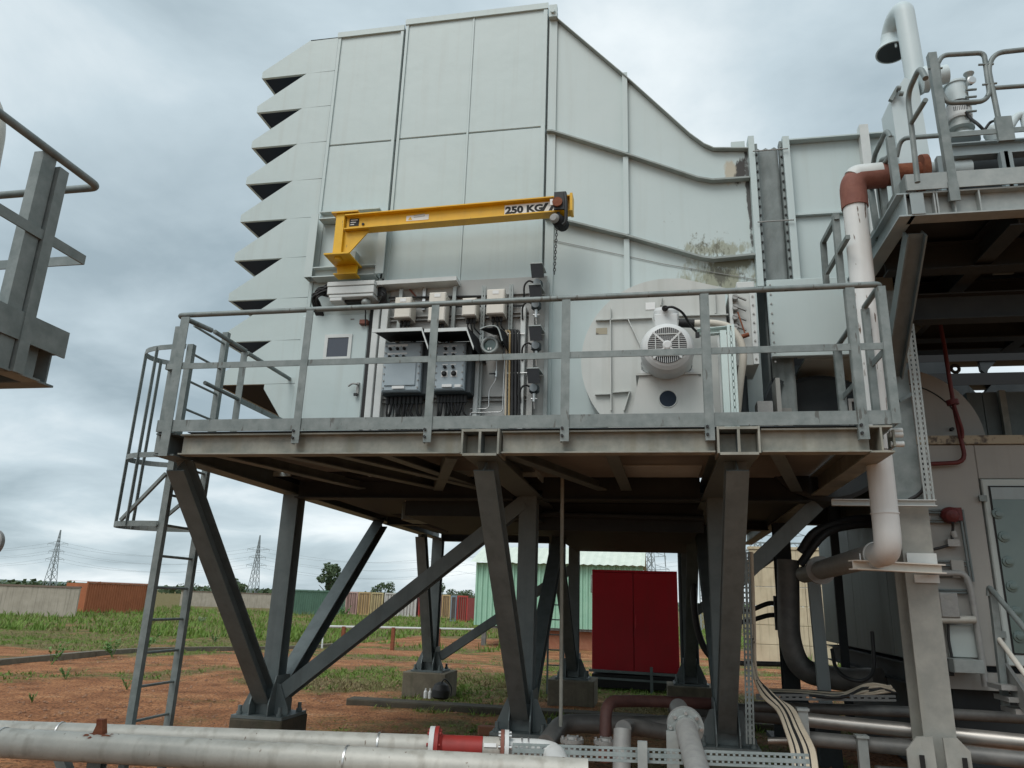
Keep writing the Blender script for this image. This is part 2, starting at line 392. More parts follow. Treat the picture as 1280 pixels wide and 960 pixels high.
peb = ramp(nz(26, 3).outputs[0], [(.38, (.09, .045, .028)), (.52, (.5, .5, .5)), (.62, (.6, .5, .4))])
ov = n.new('ShaderNodeMix'); ov.data_type = 'RGBA'; ov.blend_type = 'OVERLAY'; ov.inputs[0].default_value = .75; L.new(soil, ov.inputs[6]); L.new(peb, ov.inputs[7])
gr = ramp(nz(3.0).outputs[0], [(.3, (.06, .075, .028)), (.5, (.13, .13, .055)), (.68, (.24, .20, .10))])
av = n.new('ShaderNodeAttribute'); av.attribute_name = 'cover'
mr = n.new('ShaderNodeMath'); mr.operation = 'MULTIPLY_ADD'; L.new(nz(7, 5, .7).outputs[0], mr.inputs[0]); mr.inputs[1].default_value = .9; L.new(av.outputs['Fac'], mr.inputs[2])
mq = n.new('ShaderNodeMapRange'); mq.inputs[1].default_value = .54; mq.inputs[2].default_value = .88; mq.inputs[4].default_value = .85; L.new(mr.outputs[0], mq.inputs[0])
L.new(mixc(mq.outputs[0], ov.outputs[2], gr), b.inputs['Base Color'])
bp = n.new('ShaderNodeBump'); bp.inputs['Strength'].default_value = .9; bp.inputs['Distance'].default_value = .05; L.new(nz(16, 6, .7).outputs[0], bp.inputs['Height']); L.new(bp.outputs[0], b.inputs['Normal'])
me.materials.append(m)

# grass blades, scattered where the ground is overgrown
def grass(name, cnt, region, hmin, hmax, wd, lean, mats, thr=.12, label=''):
    x0, x1, y0, y1 = region; V = []; Fc = []; MI = []; tries = 0
    while len(Fc) < cnt and tries < cnt*14:
        tries += 1
        y = y0+(y1-y0)*rng.random()**1.25; xa = max(x0, -1.02*y-1); xb = min(x1, .42*y+1)
        if xb <= xa: continue
        x = rng.uniform(xa, xb); c = grass_mask(x, y)
        if c < thr or rng.random() > c: continue
        z = gz(y)-.015; k = rng.randint(3, 6); tint = ns(x, y, .35, 2.2)+rng.uniform(-.25, .25)
        mi = 0 if tint > -.08 else (1 if tint > -.28 else 2)
        hh = hmin+(hmax-hmin)*rng.random()**1.6*(.4+.6*c)
        for _ in range(k):
            a = rng.uniform(0, 6.283); l = hh*rng.uniform(.55, 1.1); ww = wd*rng.uniform(.6, 1.3)
            bx, by = x+rng.gauss(0, wd*2.5), y+rng.gauss(0, wd*2.5); dx, dy = math.cos(a), math.sin(a); ln = l*lean*rng.uniform(.3, 1.3)
            o = len(V); V += [(bx-dy*ww, by+dx*ww, z), (bx+dy*ww, by-dx*ww, z), (bx+dx*ln*.4, by+dy*ln*.4, z+l*.62), (bx+dx*ln, by+dy*ln, z+l)]
            Fc += [(o, o+1, o+2), (o+1, o+3, o+2)]; MI += [mi, mi]
    me = bpy.data.meshes.new(name); me.from_pydata(V, [], Fc); me.polygons.foreach_set('material_index', MI)
    for q in mats: me.materials.append(M[q])
    o = bpy.data.objects.new(name, me); sc.collection.objects.link(o); tag(o, label, kind='stuff')
mat('grass_green', (.13, .225, .035), (.20, .29, .055), .6, scale=1.5)
mat('grass_olive', (.17, .19, .06), (.23, .24, .08), .65, scale=1.5)
mat('grass_straw', (.30, .25, .13), (.25, .21, .10), .7, scale=1.5)
mat('grass_litter', (.20, .15, .085), (.15, .11, .06), .8, scale=1.5)
GM = ['grass_green', 'grass_olive', 'grass_straw']
grass('near_grass', 95000, (-14, 6, 6.0, 24), .015, .075, .009, 1.5, ['grass_green', 'grass_olive', 'grass_litter'], .14, 'short mown grass and clippings on the red earth')
grass('rough_grass', 90000, (-44, 12, 12, 38), .05, .17, .013, .7, GM, .22, 'rough knee high grass beyond the drain kerb')
grass('far_grass', 62000, (-80, 16, 34, 85), .2, .6, .05, .5, ['grass_green', 'grass_green', 'grass_olive'], .3, 'tall green grass in front of the wall and containers')

def stones():
    mb = MB()
    for _ in range(5200):
        y = 5.5+17*rng.random()**1.5; x = rng.uniform(max(-14, -y), min(5, .35*y+.5)); q = rng.uniform(.006, .022)*(1+.05*y); z = gz(y)
        p = [(x+q*math.cos(a+q*99)*rng.uniform(.7, 1.2), y+q*math.sin(a+q*99)*rng.uniform(.7, 1.2), z) for a in (0, 1.3, 2.5, 3.8, 5.0)]
        mb.add(p+[(x+q*.2, y, z+q*rng.uniform(.5, .9))], [(i, (i+1) % 5, 5) for i in range(5)])
    build('loose_stones', mb, M['clod'], kind='stuff', label='small clods and stones scattered on the red earth')
mat('clod', (.20, .10, .06), (.36, .22, .14), .95, scale=2)
stones()

# drain kerb along the overgrown strip
mb = MB(); kx = [(-14.1+.12*math.sin(i*.9), 11.5+i*1.55) for i in range(15)]
for (xa, ya), (xb, yb) in zip(kx, kx[1:]): mb.bar((xa, ya, gz(ya)+.05), (xb, yb-.02, gz(yb)+.05), .22, .16)
build('drain_kerb', mb, M['concrete_mossy'], kind='structure', label='low dark concrete drain kerb crossing the red earth')

# ================================================================== FAR BACKGROUND
mb = MB(); hv = []
for i in range(60):
    x = -3200+i*75; hh = 8+12*max(0, ns(x, 0, .0012, 4)+.5)*(1 if x < -1000 else .45); hv.append((x, hh))
for (xa, ha), (xb, hb) in zip(hv, hv[1:]):
    mb.add([(xa, 1700, -3), (xb, 1700, -3), (xb, 1760, hb), (xa, 1760, ha), (xb, 2300, -3), (xa, 2300, -3)], [(0, 1, 2, 3), (3, 2, 4, 5)], True)
build('hills', mb, M['hill_green'], kind='structure', label='low wooded hills along the horizon')
# far scrub line
def leaves(mb, c, rx, ry, rz, cnt, sz, r_=rng):
    for _ in range(cnt):
        while True:
            p = Vector((r_.uniform(-1, 1), r_.uniform(-1, 1), r_.uniform(-1, 1)))
            if .25 < p.length < 1: break
        p = Vector((c[0]+p.x*rx, c[1]+p.y*ry, c[2]+p.z*rz)); a = Vector((r_.gauss(0, 1), r_.gauss(0, 1), r_.gauss(0, 1))).normalized()
        b_ = a.orthogonal().normalized()*sz*r_.uniform(.5, 1.2); a = a*sz*r_.uniform(.5, 1.2)
        mb.add([p-a, p+b_, p+a, p-b_], [(0, 1, 2, 3)])
def tree(px, py_base, Y, h, wd, label, cnt=900, dens=1):
    b0 = A(px, py_base, Y); b0.z = gz(Y)
    t = thing('tree', b0, label, 'tree', 'trees beyond the containers'); r2 = random.Random(int(px*7))
    mb = MB(); mb.tube([b0, b0+Vector((.1, 0, h*.35)), b0+Vector((-.1, 0, h*.7))], [h*.035, h*.025, h*.01], 7)
    for k in range(5):
        a = k*1.256+px; mb.tube([b0+Vector((0, 0, h*(.25+.06*k))), b0+Vector((math.cos(a)*wd*.28, math.sin(a)*wd*.28, h*(.5+.07*k)))], [h*.016, h*.005], 5)
    build('trunk', mb, M['bark'], t); mb = MB()
    for k in range(int(9*dens)):
        a = r2.uniform(0, 6.283); q = r2.uniform(.05, .36)*wd
        leaves(mb, (b0.x+math.cos(a)*q, b0.y+math.sin(a)*q, b0.z+h*r2.uniform(.42, .86)), wd*r2.uniform(.13, .24), wd*.2, h*r2.uniform(.10, .18), cnt//9, h*.035, r2)
    build('crown', mb, M['leaf_far'], t)
tree(412, 745, 120, 7.4, 6.8, 'largest dark tree rising above the green container behind the struts', 1500)
tree(477, 745, 150, 5.2, 6.0, 'small round tree above the yellow and white containers')
tree(571, 745, 150, 5.0, 8.0, 'wide low tree above the blue grey container')
tree(547, 745, 170, 6.4, 4.0, 'thin pale tree above the red and orange containers', 400)
tree(282, 742, 160, 4.6, 10, 'wide dark bush above the pale wall behind the leftmost steel strut')
tree(300, 742, 175, 5.6, 6, 'small dark tree at the foot of the nearer pylon')
tree(240, 742, 170, 4.0, 12, 'low hedge like tree between the ladder and the strut')
mb = MB(); r3 = random.Random(5)
for i in range(220):
    x = -420+i*2.6+r3.uniform(-1, 1); Y = 330+r3.uniform(0, 60)
    leaves(mb, (x, Y, r3.uniform(.5, 2.0)), 4.5, 4, r3.uniform(1.2, 3.0), 14, 1.2, r3)
build('distant_wood', mb, M['leaf_far'], kind='stuff', label='dark line of scrub and trees on the horizon')

# lattice pylons
def pylon(name, px, py0, Y, h, label, bw, arms=True, group='lattice pylons on the plain'):
    b0 = A(px, py0, Y); b0.z = -.5; t = thing(name, b0, label, 'pylon', group)
    lv = [0, .14, .27, .39, .50, .60, .69, .77, .84, .90, .95, 1.0]; wid = lambda q: bw*(1-q)**1.15*.5+.03*bw
    C = lambda q, sx, sy: b0+Vector((sx*wid(q), sy*wid(q), h*q)); th = h*.0052
    mb = MB()
    for sx in (-1, 1):
        for sy in (-1, 1):
            for q0, q1 in zip(lv, lv[1:]): mb.bar(C(q0, sx, sy), C(q1, sx, sy), th*1.4)
    build('tower_leg', mb, M['lattice'], t); mb = MB()
    for q0, q1 in zip(lv, lv[1:]):
        for (a, b_) in (((-1, -1), (1, -1)), ((1, -1), (1, 1)), ((1, 1), (-1, 1)), ((-1, 1), (-1, -1))):
            mb.bar(C(q0, *a), C(q1, *b_), th*.8); mb.bar(C(q0, *b_), C(q1, *a), th*.8); mb.bar(C(q1, *a), C(q1, *b_), th*.7)
    build('lattice_bracing', mb, M['lattice'], t)
    tips = []
    if arms:
        for q, aw in ((.50, .18), (.63, .15), (.76, .20)):
            mb = MB(); z = h*q
            for s in (-1, 1):
                e_ = b0+Vector((s*h*aw, 0, z+h*.01)); tips.append(e_)
                mb.bar(b0+Vector((s*wid(q), 0, z)), e_, th*.9); mb.bar(b0+Vector((s*wid(q), 0, z+h*.05)), e_, th*.8)
                mb.bar(b0+Vector((s*h*aw*.5, 0, z)), b0+Vector((s*h*aw*.5, 0, z+h*.028)), th*.6)
                mb.bar(e_, e_-Vector((0, 0, h*.035)), th*.7)
            build('cross_arm', mb, M['lattice'], t)
    return t, tips
_, t1 = pylon('lattice_pylon', 61, 737, 330, 29, 'tall lattice pylon at the left above the pale wall', 4.2)
_, t2 = pylon('lattice_pylon', 316, 742, 340, 29, 'lattice pylon seen between the leftmost strut and the first column', 4.2)
_, t3 = pylon('lattice_pylon', 815, 757, 120, 15.0, 'grey lattice mast behind the red cabinet', 2.6)
_, t4 = pylon('lattice_pylon', 985, 757, 110, 19.0, 'lattice mast glimpsed over the cream firewall', 2.6)
for i, (a, b_) in enumerate(zip(t1, t2)):
    d = b_-a; mb = MB(); pts = []
    for k in range(-6, 19):
        u_ = k/6; s_ = u_-math.floor(u_); pts.append(a+d*u_+Vector((0, 0, -4*5.0*s_*(1-s_))))
    mb.tube(pts, .035, 4); build('power_line', mb, M['lattice'], label='thin overhead wire on the '+('left', 'right')[i % 2]+' end of the '+('lowest', 'middle', 'topmost')[i//2]+' arms of the two far pylons', cat='cable', group='overhead power lines')
# switchyard gantry behind the red cabinet
t = thing('switchyard_gantry', (6, 80, -.5), 'grey lattice switchyard gantry with hanging bars behind the red cabinet', 'gantry')
mb = MB(); pl = [A(800, 690, 80), A(1060, 680, 80)]; z1 = 8.2
for z in (z1, z1-.8):
    for y in (80, 80.8): mb.bar((-1.5, y, z), (18, y, z), .09)
for i in range(26):
    x = -1.5+i*.75; mb.bar((x, 80, z1), (x+.75, 80, z1-.8), .05); mb.bar((x, 80.8, z1-.8), (x+.75, 80.8, z1), .05)
build('lattice_beam', mb, M['lattice'], t)
for x in (-1.2, 4.2, 9.8, 17.5):
    mb = MB()
    for dx in (0, .6):
        for dy in (0, .8): mb.bar((x+dx, 80+dy, -.5), (x+dx, 80+dy, z1), .08)
    for k in range(11): mb.bar((x, 80, k*.8-.5), (x+.6, 80, k*.8+.3), .05); mb.bar((x+.6, 80.8, k*.8-.5), (x, 80.8, k*.8+.3), .05)
    build('lattice_post', mb, M['lattice'], t)
for k in range(9):
    mb = MB(); x = -.6+k*1.35; mb.tube([(x, 80, z1-.8), (x+.1, 80, z1-2.6)], .05, 6); mb.tube([(x+.1, 80, z1-2.6), (x+.2, 80.2, z1-5.5)], .02, 5); build('hanging_insulator', mb, M['lattice'], t)

# pale boundary wall (left) with dark capping, in two lengths round the orange container
def wall(name, p0, p1, z, label, m='wall_render', cap='wall_cap', th=.25, grp=None):
    a, b_ = Vector((p0[0], p0[1], gz(p0[1])-.1)), Vector((p1[0], p1[1], gz(p1[1])-.1)); t = thing(name, (a+b_)/2, label, 'wall', grp)
    d = (b_-a); nseg = max(2, int(d.length/6))
    for i in range(nseg):
        q0, q1 = a+d*(i/nseg), a+d*((i+1)/nseg)-d.normalized()*.03
        mb = MB(); mb.prism([(q0.x, q0.y, q0.z), (q1.x, q1.y, q1.z), (q1.x, q1.y, z), (q0.x, q0.y, z)], Vector((-d.y, d.x, 0)).normalized()*th); build('wall_panel', mb, M[m], t)
    off = Vector((-d.y, d.x, 0)).normalized()*th/2
    mb = MB(); mb.bar(Vector((a.x, a.y, z+.06))+off, Vector((b_.x, b_.y, z+.06))+off, th+.12, .12); build('coping', mb, M[cap], t)
wall('boundary_wall', (-58, 44), (-42, 50), 1.55, 'long pale stained boundary wall left of the orange container')
wall('boundary_wall', (-66, 98), (-38, 112), 1.45, 'far low pale boundary wall right of the orange container')

# shipping containers
def container(px0, px1, Y, h, m, label, dirY=0.0, depth=6.0, door=True, grp='shipping containers in the far row'):
    pa, pb = A(px0, 745, Y), A(px1, 745, Y+dirY); z0 = gz(Y); z1 = z0+h
    a, b_ = Vector((pa.x, pa.y, 0)), Vector((pb.x, pb.y, 0)); d = b_-a; L_ = d.length; d.normalize(); nn = Vector((-d.y, d.x, 0))
    t = thing('shipping_container', (a+b_)/2+Vector((0, 0, z0)), label, 'container', grp)
    P = lambda u_, v_, z: (a+d*u_+nn*v_+Vector((0, 0, z)))
    mb = MB(); k = max(6, int(L_/.28)); poly = []
    for i in range(k):
        for uu, dep in ((i/k, 0), ((i+.35)/k, 0), ((i+.5)/k, .05), ((i+.85)/k, .05)): poly.append(P(.08+uu*(L_-.16), .06+dep, z0+.12))
    poly += [P(L_-.08, depth, z0+.12), P(.08, depth, z0+.12)]
    mb.prism(poly, (0, 0, h-.26)); build('corrugated_body', mb, M[m], t)
    mb = MB()
    for u_ in (.05, L_-.05): mb.bar(P(u_, .05, z0), P(u_, .05, z1), .12)
    for z in (z0+.07, z1-.07): mb.bar(P(0.11, .05, z), P(L_-.11, .05, z), .12)
    build('frame', mb, M[m], t)
    mb = MB(); mb.prism([P(.02, 0.1, z1), P(L_-.02, 0.1, z1), P(L_-.02, depth, z1+.02), P(.02, depth, z1+.02)], (0, 0, .03)); build('roof', mb, M[m], t)
    if door:
        for u_ in (.2, .4, .6, .8):
            mb = MB(); mb.tube([P(L_*u_, .0, z0+.1), P(L_*u_, .0, z1-.1)], .03, 6); build('lock_rod', mb, M['wall_cap'], t)
container(107, 184, 58, 2.6, 'box_orange', 'weathered orange shipping container beyond the pale wall', dirY=7, door=False, depth=2.4, grp=None)
container(364, 432, 78, 2.6, 'box_green', 'long dull green container under the large tree', dirY=6, door=False, depth=2.5)
row = [(433, 447, 'box_pink', 'faded pink container next to the green one'), (448, 463, 'box_amber', 'amber container between the pink and yellow ones'), (464, 479, 'box_yellow', 'dusty yellow container between amber and white ones'),
       (481, 501, 'box_white', 'dirty white container right of the yellow one'), (502, 521, 'box_white', 'white container half hidden by the long diagonal brace'), (524, 541, 'box_red', 'dark red container seen between the two rear struts'),
       (546, 552, 'box_pink', 'narrow pink container right of the rear column'), (553, 563, 'box_amber', 'bright orange container right of the narrow pink one')]
for x0, x1, c, lb in row: container(x0, x1, 88, 2.6, c, lb)
container(564, 571, 76, 2.5, 'box_blue', 'blue grey container at the right end of the row', depth=5)
container(572, 585, 75, 2.5, 'box_red', 'pinkish red container beside the green shed', depth=5)

# low white barrier pipe
a, b_ = A(405, 783, 31), A(608, 787, 33.5)
t = thing('pipe_barrier', (a.x, a.y, gz(a.y)), 'low white pipe barrier on rusty stubs in the field', 'barrier')
mb = MB(); mb.tube([Vector((a.x, a.y, gz(a.y))), a, b_], .045, 8); build('rail', mb, M['white_trim'], t)
for q in (.12, .42, .70):
    p = a.lerp(b_, q); mb = MB(); mb.bar((p.x, p.y, gz(p.y)-.05), (p.x, p.y, p.z+.02), .14); build('stub_post', mb, M['rust'], t)

# green corrugated shed
Y0 = 38.0; xl, xr = A(593, 760, Y0).x, A(802, 760, Y0).x+.1; zb, ze = A(640, 783, Y0).z, A(640, 704, Y0).z; zg = gz(Y0)
t = thing('corrugated_shed', ((xl+xr)/2, Y0, zg), 'pale green corrugated metal shed on short piers', 'shed')
def corr(x0, x1, z0, z1, Y, amp=.085, pitch=.27):
    mb = MB(); k = int((x1-x0)/pitch); poly = []
    for i in range(k):
        for uu, dep in ((0, 0), (.3, 0), (.45, amp), (.85, amp)): poly.append((x0+(i+uu)*pitch, Y+dep, z0))
    poly += [(x1, Y, z0), (x1, Y+.13, z0), (x0, Y+.13, z0)]
    return mb.prism(poly, (0, 0, z1-z0))
build('corrugated_wall', corr(xl, -5.4, zb, ze, Y0), M['shed_green'], t); build('corrugated_wall', corr(-5.37, xr, zb, ze, Y0), M['shed_green'], t)
mb = MB(); mb.box(xl, xl+.1, Y0+.13, Y0+5, zb, ze); build('gable_wall', mb, M['shed_green'], t)
mb = MB(); mb.box(xl+.2, xr, Y0+.15, Y0+5, zb-.12, zb-.01); build('floor_frame', mb, M['pipe_dark'], t)
k = 44; wv = [(xl-.25+(xr-xl+.35)*i/k, .05*(i % 2)) for i in range(k+1)]; mb = MB()
mb.add([(x, Y0-.35, ze-.02+d_) for x, d_ in wv]+[(x, Y0+2.6, ze+.95+d_) for x, d_ in wv]+[(x, Y0+5.5, ze+d_) for x, d_ in wv],
       [(i, i+1, k+2+i, k+1+i) for i in range(k)]+[(k+1+i, k+2+i, 2*k+3+i, 2*k+2+i) for i in range(k)])
build('corrugated_roof', mb, M['shed_roof'], t)
for x in (xl+.35, xl+1.3): mb = MB(); mb.box(x, x+.22, Y0+.3, Y0+.5, zg-.1, zb-.12); build('pier', mb, M['pipe_dark'], t)
mb = MB(); mb.box(-5.4, xr-.3, Y0+.5, Y0+.8, zg-.1, zb-.14); build('brick_base', mb, M['brick'], t)
mb = MB(); mb.tube([(-3.2, Y0-.05, ze-.5), (-3.2, Y0-.2, ze-.5), (-3.2, Y0-.2, ze-1.3), (-2.8, Y0-.2, ze-1.3)], .03, 6); build('downpipe', mb, M['pipe_dark'], t)

# cream firewall at the right, behind
t = thing('concrete_firewall', (7.5, 36, -.5), 'tall cream concrete firewall behind the turbine pipework', 'wall'); rf = random.Random(4)
for r_i in range(6):
    for c_i in range(6):
        x0 = 4.15+c_i*1.15; z0_ = -.6+r_i*.82; bp0 = MB().cham(x0+.008, x0+1.142, 36+rf.uniform(0, .012), 36.4, z0_+.008, z0_+.812, .012)
        build('block', bp0, M['firewall'], t)
build('coping', MB().box(4.1, 11.1, 35.95, 36.45, 4.325, 4.44), M['firewall'], t)

# weeds
def weed(px, py, h, m, label, cnt=26):
    p = G(px, py); t = thing('weed_plant', p, label, 'plant', 'weeds on the red earth'); r2 = random.Random(int(px+py)); mb = MB(); st = MB()
    for k in range(7):
        a = r2.uniform(0, 6.28); q = p+Vector((math.cos(a)*h*.5, math.sin(a)*h*.5, h*r2.uniform(.6, 1.0))); st.tube([p, p.lerp(q, .5)+Vector((0, 0, h*.1)), q], .006, 4)
        for j in range(cnt//3+2):
            c_ = p.lerp(q, r2.uniform(.35, 1.05)); b_ = Vector((r2.uniform(-1, 1), r2.uniform(-1, 1), r2.uniform(-.2, .6))).normalized()*h*.19; s_ = b_.cross(Vector((0, 0, 1))).normalized()*h*.05
            mb.add([c_, c_+b_*.5+s_, c_+b_, c_+b_*.5-s_], [(0, 1, 2, 3)])
    build('stem', st, M['leaf_weed'], t); build('leaves', mb, M[m], t)
weed(82, 850, .26, 'leaf_weed', 'small green weed left of the ladder foot', 40)
weed(40, 878, .14, 'leaf_weed', 'tiny green weed just above the white pipes at left')
weed(158, 862, .20, 'leaf_weed', 'single small weed touching the ladder')
weed(140, 822, .45, 'leaf_weed', 'tall leafy weed by the drain kerb left of the ladder', 70)
weed(185, 812, .5, 'leaf_weed', 'bushy weed by the drain kerb behind the ladder', 80)
weed(64, 832, .5, 'leaf_weed', 'spindly weed on the drain kerb at far left')
weed(252, 780, .5, 'leaf_pale', 'pale silvery weed in the green field', 60)
weed(268, 805, .4, 'leaf_weed', 'bright green grass tuft left of the leftmost strut', 80)
weed(462, 740, 1.0, 'leaf_weed', 'tall weed bush in front of the amber container', 90)
weed(430, 772, 1.1, 'leaf_weed', 'dark weed bush in front of the green container', 90)

# ================================================================== STEEL PLATFORM
ZB, ZT = 2.825, 3.005                                   # underside and top of the deck beams
XL, XR = -4.19, 1.65
LEGX = (-4.17, -1.37, .62); YA, YB = 8.10, 14.0
plat = thing('steel_platform', (-1.3, 8, 0), 'grey steel platform on splayed legs carrying the filter house', 'platform')
def part(name, mb, m, **k): return build(name, mb, M[m], k.pop('parent', plat), **k)
mb = MB().ibeam((XL+.12, YF+.06, (ZB+ZT)/2), (LEGX[1]-.17, YF+.06, (ZB+ZT)/2), .12, ZT-ZB, .012); part('front_beam', mb, 'weathered_steel')
mb = MB().ibeam((LEGX[1]+.17, YF+.06, (ZB+ZT)/2), (LEGX[2]-.17, YF+.06, (ZB+ZT)/2), .12, ZT-ZB, .012); part('front_beam', mb, 'weathered_steel')
mb = MB().ibeam((LEGX[2]+.17, YF+.06, (ZB+ZT)/2), (XR-.1, YF+.06, (ZB+ZT)/2), .12, ZT-ZB, .012); part('front_beam', mb, 'weathered_steel')
for x in LEGX[1:]:                                    # paired girders whose boxed ends show in the front edge
    mb = MB().ibeam((x, YF-.03, (ZB+ZT)/2-.01), (x, 14.3, (ZB+ZT)/2-.01), .28, ZT-ZB+.03, .016); g_ = part('girder', mb, 'leg_steel')
    part('end_rim', MB().box(x-.139, x+.139, YF-.042, YF-.0305, ZB-.028, ZB-.008), 'weathered_steel', parent=g_); part('end_rim', MB().box(x-.139, x+.139, YF-.042, YF-.0305, ZT-.012, ZT+.008), 'weathered_steel', parent=g_); part('end_rim', MB().box(x-.010, x+.010, YF-.042, YF-.0305, ZB-.007, ZT-.013), 'weathered_steel', parent=g_)
    part('back_plate', MB().box(x-.138, x-.009, YF+.10, YF+.11, ZB+.005, ZT-.02), 'weathered_steel', parent=g_); part('back_plate', MB().box(x+.009, x+.138, YF+.10, YF+.11, ZB+.005, ZT-.02), 'weathered_steel', parent=g_)
    for s in (-1, 1): part('end_plate', MB().box(x+s*.148-.008, x+s*.148+.008, YF-.032, YF+.26, ZB-.012, ZT+.012), 'weathered_steel', parent=g_)
mb = MB().ibeam((XL-.02, YF-.0, (ZB+ZT)/2), (XL-.02, 14.3, (ZB+ZT)/2), .2, ZT-ZB+.02, .014); part('side_beam', mb, 'leg_steel')
mb = MB().ibeam((XR-.03, YF-.02, (ZB+ZT)/2), (XR-.03, 14.3, (ZB+ZT)/2), .16, ZT-ZB+.02, .014); sb = part('side_beam', mb, 'weathered_steel')
mb = MB().box(XR+.07, XR+.085, YF+.06, YF+.2, ZB+.05, ZT-.005); part('lug_plate', mb, 'weathered_steel', parent=sb)
for y, zz_ in ((8.0, 0), (11.0, 0), (14.0, 0)):
    for xa, xb in ((XL+.12, LEGX[1]-.16), (LEGX[1]+.16, LEGX[2]-.16), (LEGX[2]+.16, XR-.12)):
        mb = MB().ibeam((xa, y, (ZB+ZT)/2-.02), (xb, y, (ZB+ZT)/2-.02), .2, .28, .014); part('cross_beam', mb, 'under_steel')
for (x0, x1) in ((-3.95, -3.25), (-3.35, -2.35), (-2.35, -1.85), (-1.30, -.55), (-.35, -.30), (.90, 1.40)):
    mb = MB().angle((x0, YF+.15, ZT-.08), (x1, 7.88, ZT-.10), .11, .11, .012); part('plan_brace', mb, 'leg_steel')
mb = MB().angle((-2.75, YF+.15, ZT-.10), (-1.80, 7.86, ZT-.12), .1, .1, .012); part('plan_brace', mb, 'leg_steel')
mb = MB().angle((-1.72, YF+.4, ZT-.10), (-2.35, 7.86, ZT-.12), .1, .1, .012); part('plan_brace', mb, 'leg_steel')
# grating: bearing bars and cross rods
mb = MB()
for i in range(58): y = YF+.16+i*.038; mb.box(XL+.1, XR-.12, y, y+.006, ZT+.004, ZT+.036)
for i in range(40): x = XL+.14+i*.146; mb.box(x, x+.006, YF+.14, 7.92, ZT+.028, ZT+.0345)
part('deck_grating', mb, 'deck_steel', kind='stuff'); part('deck_sheet', MB().box(XL+.1, XR-.12, YF+.12, 7.95, ZT+.040, ZT+.046), 'cabinet_side')
mb = MB().box(-.36, .44, 7.2, 7.86, ZT-.016, ZT-.002); part('floor_plate', mb, 'fan_paint')
# legs: at each footing a column, a strut to the front edge and one to the back
def footing(x, y, zt, zb, fr, bk):
    yo = .02
    mb = MB().ibeam((x, y, .50), (x, y, ZB-.02), .19, .19, .014, (0, 1, 0)); part('leg', mb, 'leg_steel')
    if fr is not None: mb = MB().ibeam((x-.005, y-.14, .62), (x+.0, fr, ZB-.06), .17, .17, .014, (0, 1, .3)); part('strut', mb, 'leg_steel')
    if bk is not None: mb = MB().ibeam((x, y+.14, .62), (x, bk, ZB-.03), .17, .17, .014, (0, 1, .3)); part('strut', mb, 'leg_steel')
    mb = MB().box(x-.29, x+.29, y-.29, y+.29, .42, .45); bpl = part('base_plate', mb, 'leg_steel')
    for xx in (x-.115, x+.10):
        mb = MB().prism([(xx, y-.27, .452), (xx, y+.27, .452), (xx, y+.27, .56), (xx, y+.15, .84), (xx, y-.15, .84), (xx, y-.27, .56)], (.014, 0, 0)); part('gusset', mb, 'leg_steel')
    mb = MB().prism([(x-.27, y-.125, .452), (x+.27, y-.125, .452), (x+.27, y-.125, .5), (x+.15, y-.125, .76), (x-.15, y-.125, .76), (x-.27, y-.125, .5)], (0, .014, 0)); part('gusset', mb, 'leg_steel')
    for sx in (-1, 1):
        for sy in (-1, 1):
            mb = MB().cyl((x+sx*.23, y+sy*.23, .45), (x+sx*.23, y+sy*.23, .54), .022, 8).cyl((x+sx*.23, y+sy*.23, .452), (x+sx*.23, y+sy*.23, .48), .036, 6); part('anchor_bolt', mb, 'leg_steel', parent=bpl)
for x in LEGX: footing(x, YA, ZB, .45, YF+.2, 11.0)
RX = (-4.12, -1.50, .52)
for x in RX: footing(x, YB, ZB, .45, 11.2 if x > -3 else 12.9, None)
for p, q in (((LEGX[0]+.15, YA-.02, .66), (LEGX[1]-.05, YA-.02, 2.74)), (A(893, 754, YA+.02), A(1020, 631, YA+.02)), ((RX[0]+.15, YB, .66), (RX[1]-.05, YB, 2.3)), ((RX[2]+.1, YB, 1.6), (RX[2]+1.6, YB, 2.7))):
    mb = MB().ibeam(p, q, .15, .17, .013, (0, 1, 0)); part('diagonal_brace', mb, 'leg_steel')
# pedestals and plinth
for i, (x, y) in enumerate([(x, YA) for x in LEGX]+[(x, YB) for x in RX]):
    hw_ = .30 if y < 10 else .40
    mb = MB().cham(x-hw_, x+hw_, y-hw_, y+hw_, -.1, .418, .015)
    build('concrete_pedestal', mb, M['concrete_dark' if y < 10 else 'concrete_mossy'], label=['square concrete pedestal under the left front leg', 'concrete pedestal under the middle front leg', 'concrete pedestal under the right front leg',
          'mossy concrete pedestal with a black bag leaning on it', 'concrete pedestal under the middle rear leg', 'dark concrete pedestal under the right rear leg'][i], cat='pedestal', group='pedestals under the platform legs')
mb = MB().cham(-5.0, 2.2, 12.25, 12.6, -.1, .09, .02); build('concrete_kerb', mb, M['concrete_dark'], kind='structure', label='low mossy concrete kerb in front of the rear pedestals')
# bag and bottles left by the rear pedestal
p = A(550, 872, 13.2); t = thing('bag', (p.x, p.y, .05), 'small black bag leaning on the rear left pedestal', 'bag')
mb = MB().lathe((p.x, p.y, .05), (0.05, .05, 1), [(0, .10), (.03, .15), (.14, .16), (.23, .12), (.27, .05), (.28, .01)], 12); build('bag_body', mb, M['black_rubber'], t)
mb = MB().tube(curve([(p.x+.03, p.y-.05, .32), (p.x+.1, p.y-.1, .38), (p.x+.2, p.y-.05, .26), (p.x+.2, p.y-.05, .12)]), .012, 6); build('strap', mb, M['black_rubber'], t)
for dx, lb in ((-.26, 'left of two pale bottles beside the black bag'), (-.18, 'right of two pale bottles beside the black bag')):
    mb = MB().lathe((p.x+dx, p.y, .05), (0, 0, 1), [(0, .032), (.1, .034), (.13, .014), (.16, .013)], 10); build('bottle', mb, M['white_label'], label=lb, cat='bottle', group='bottles by the pedestal')

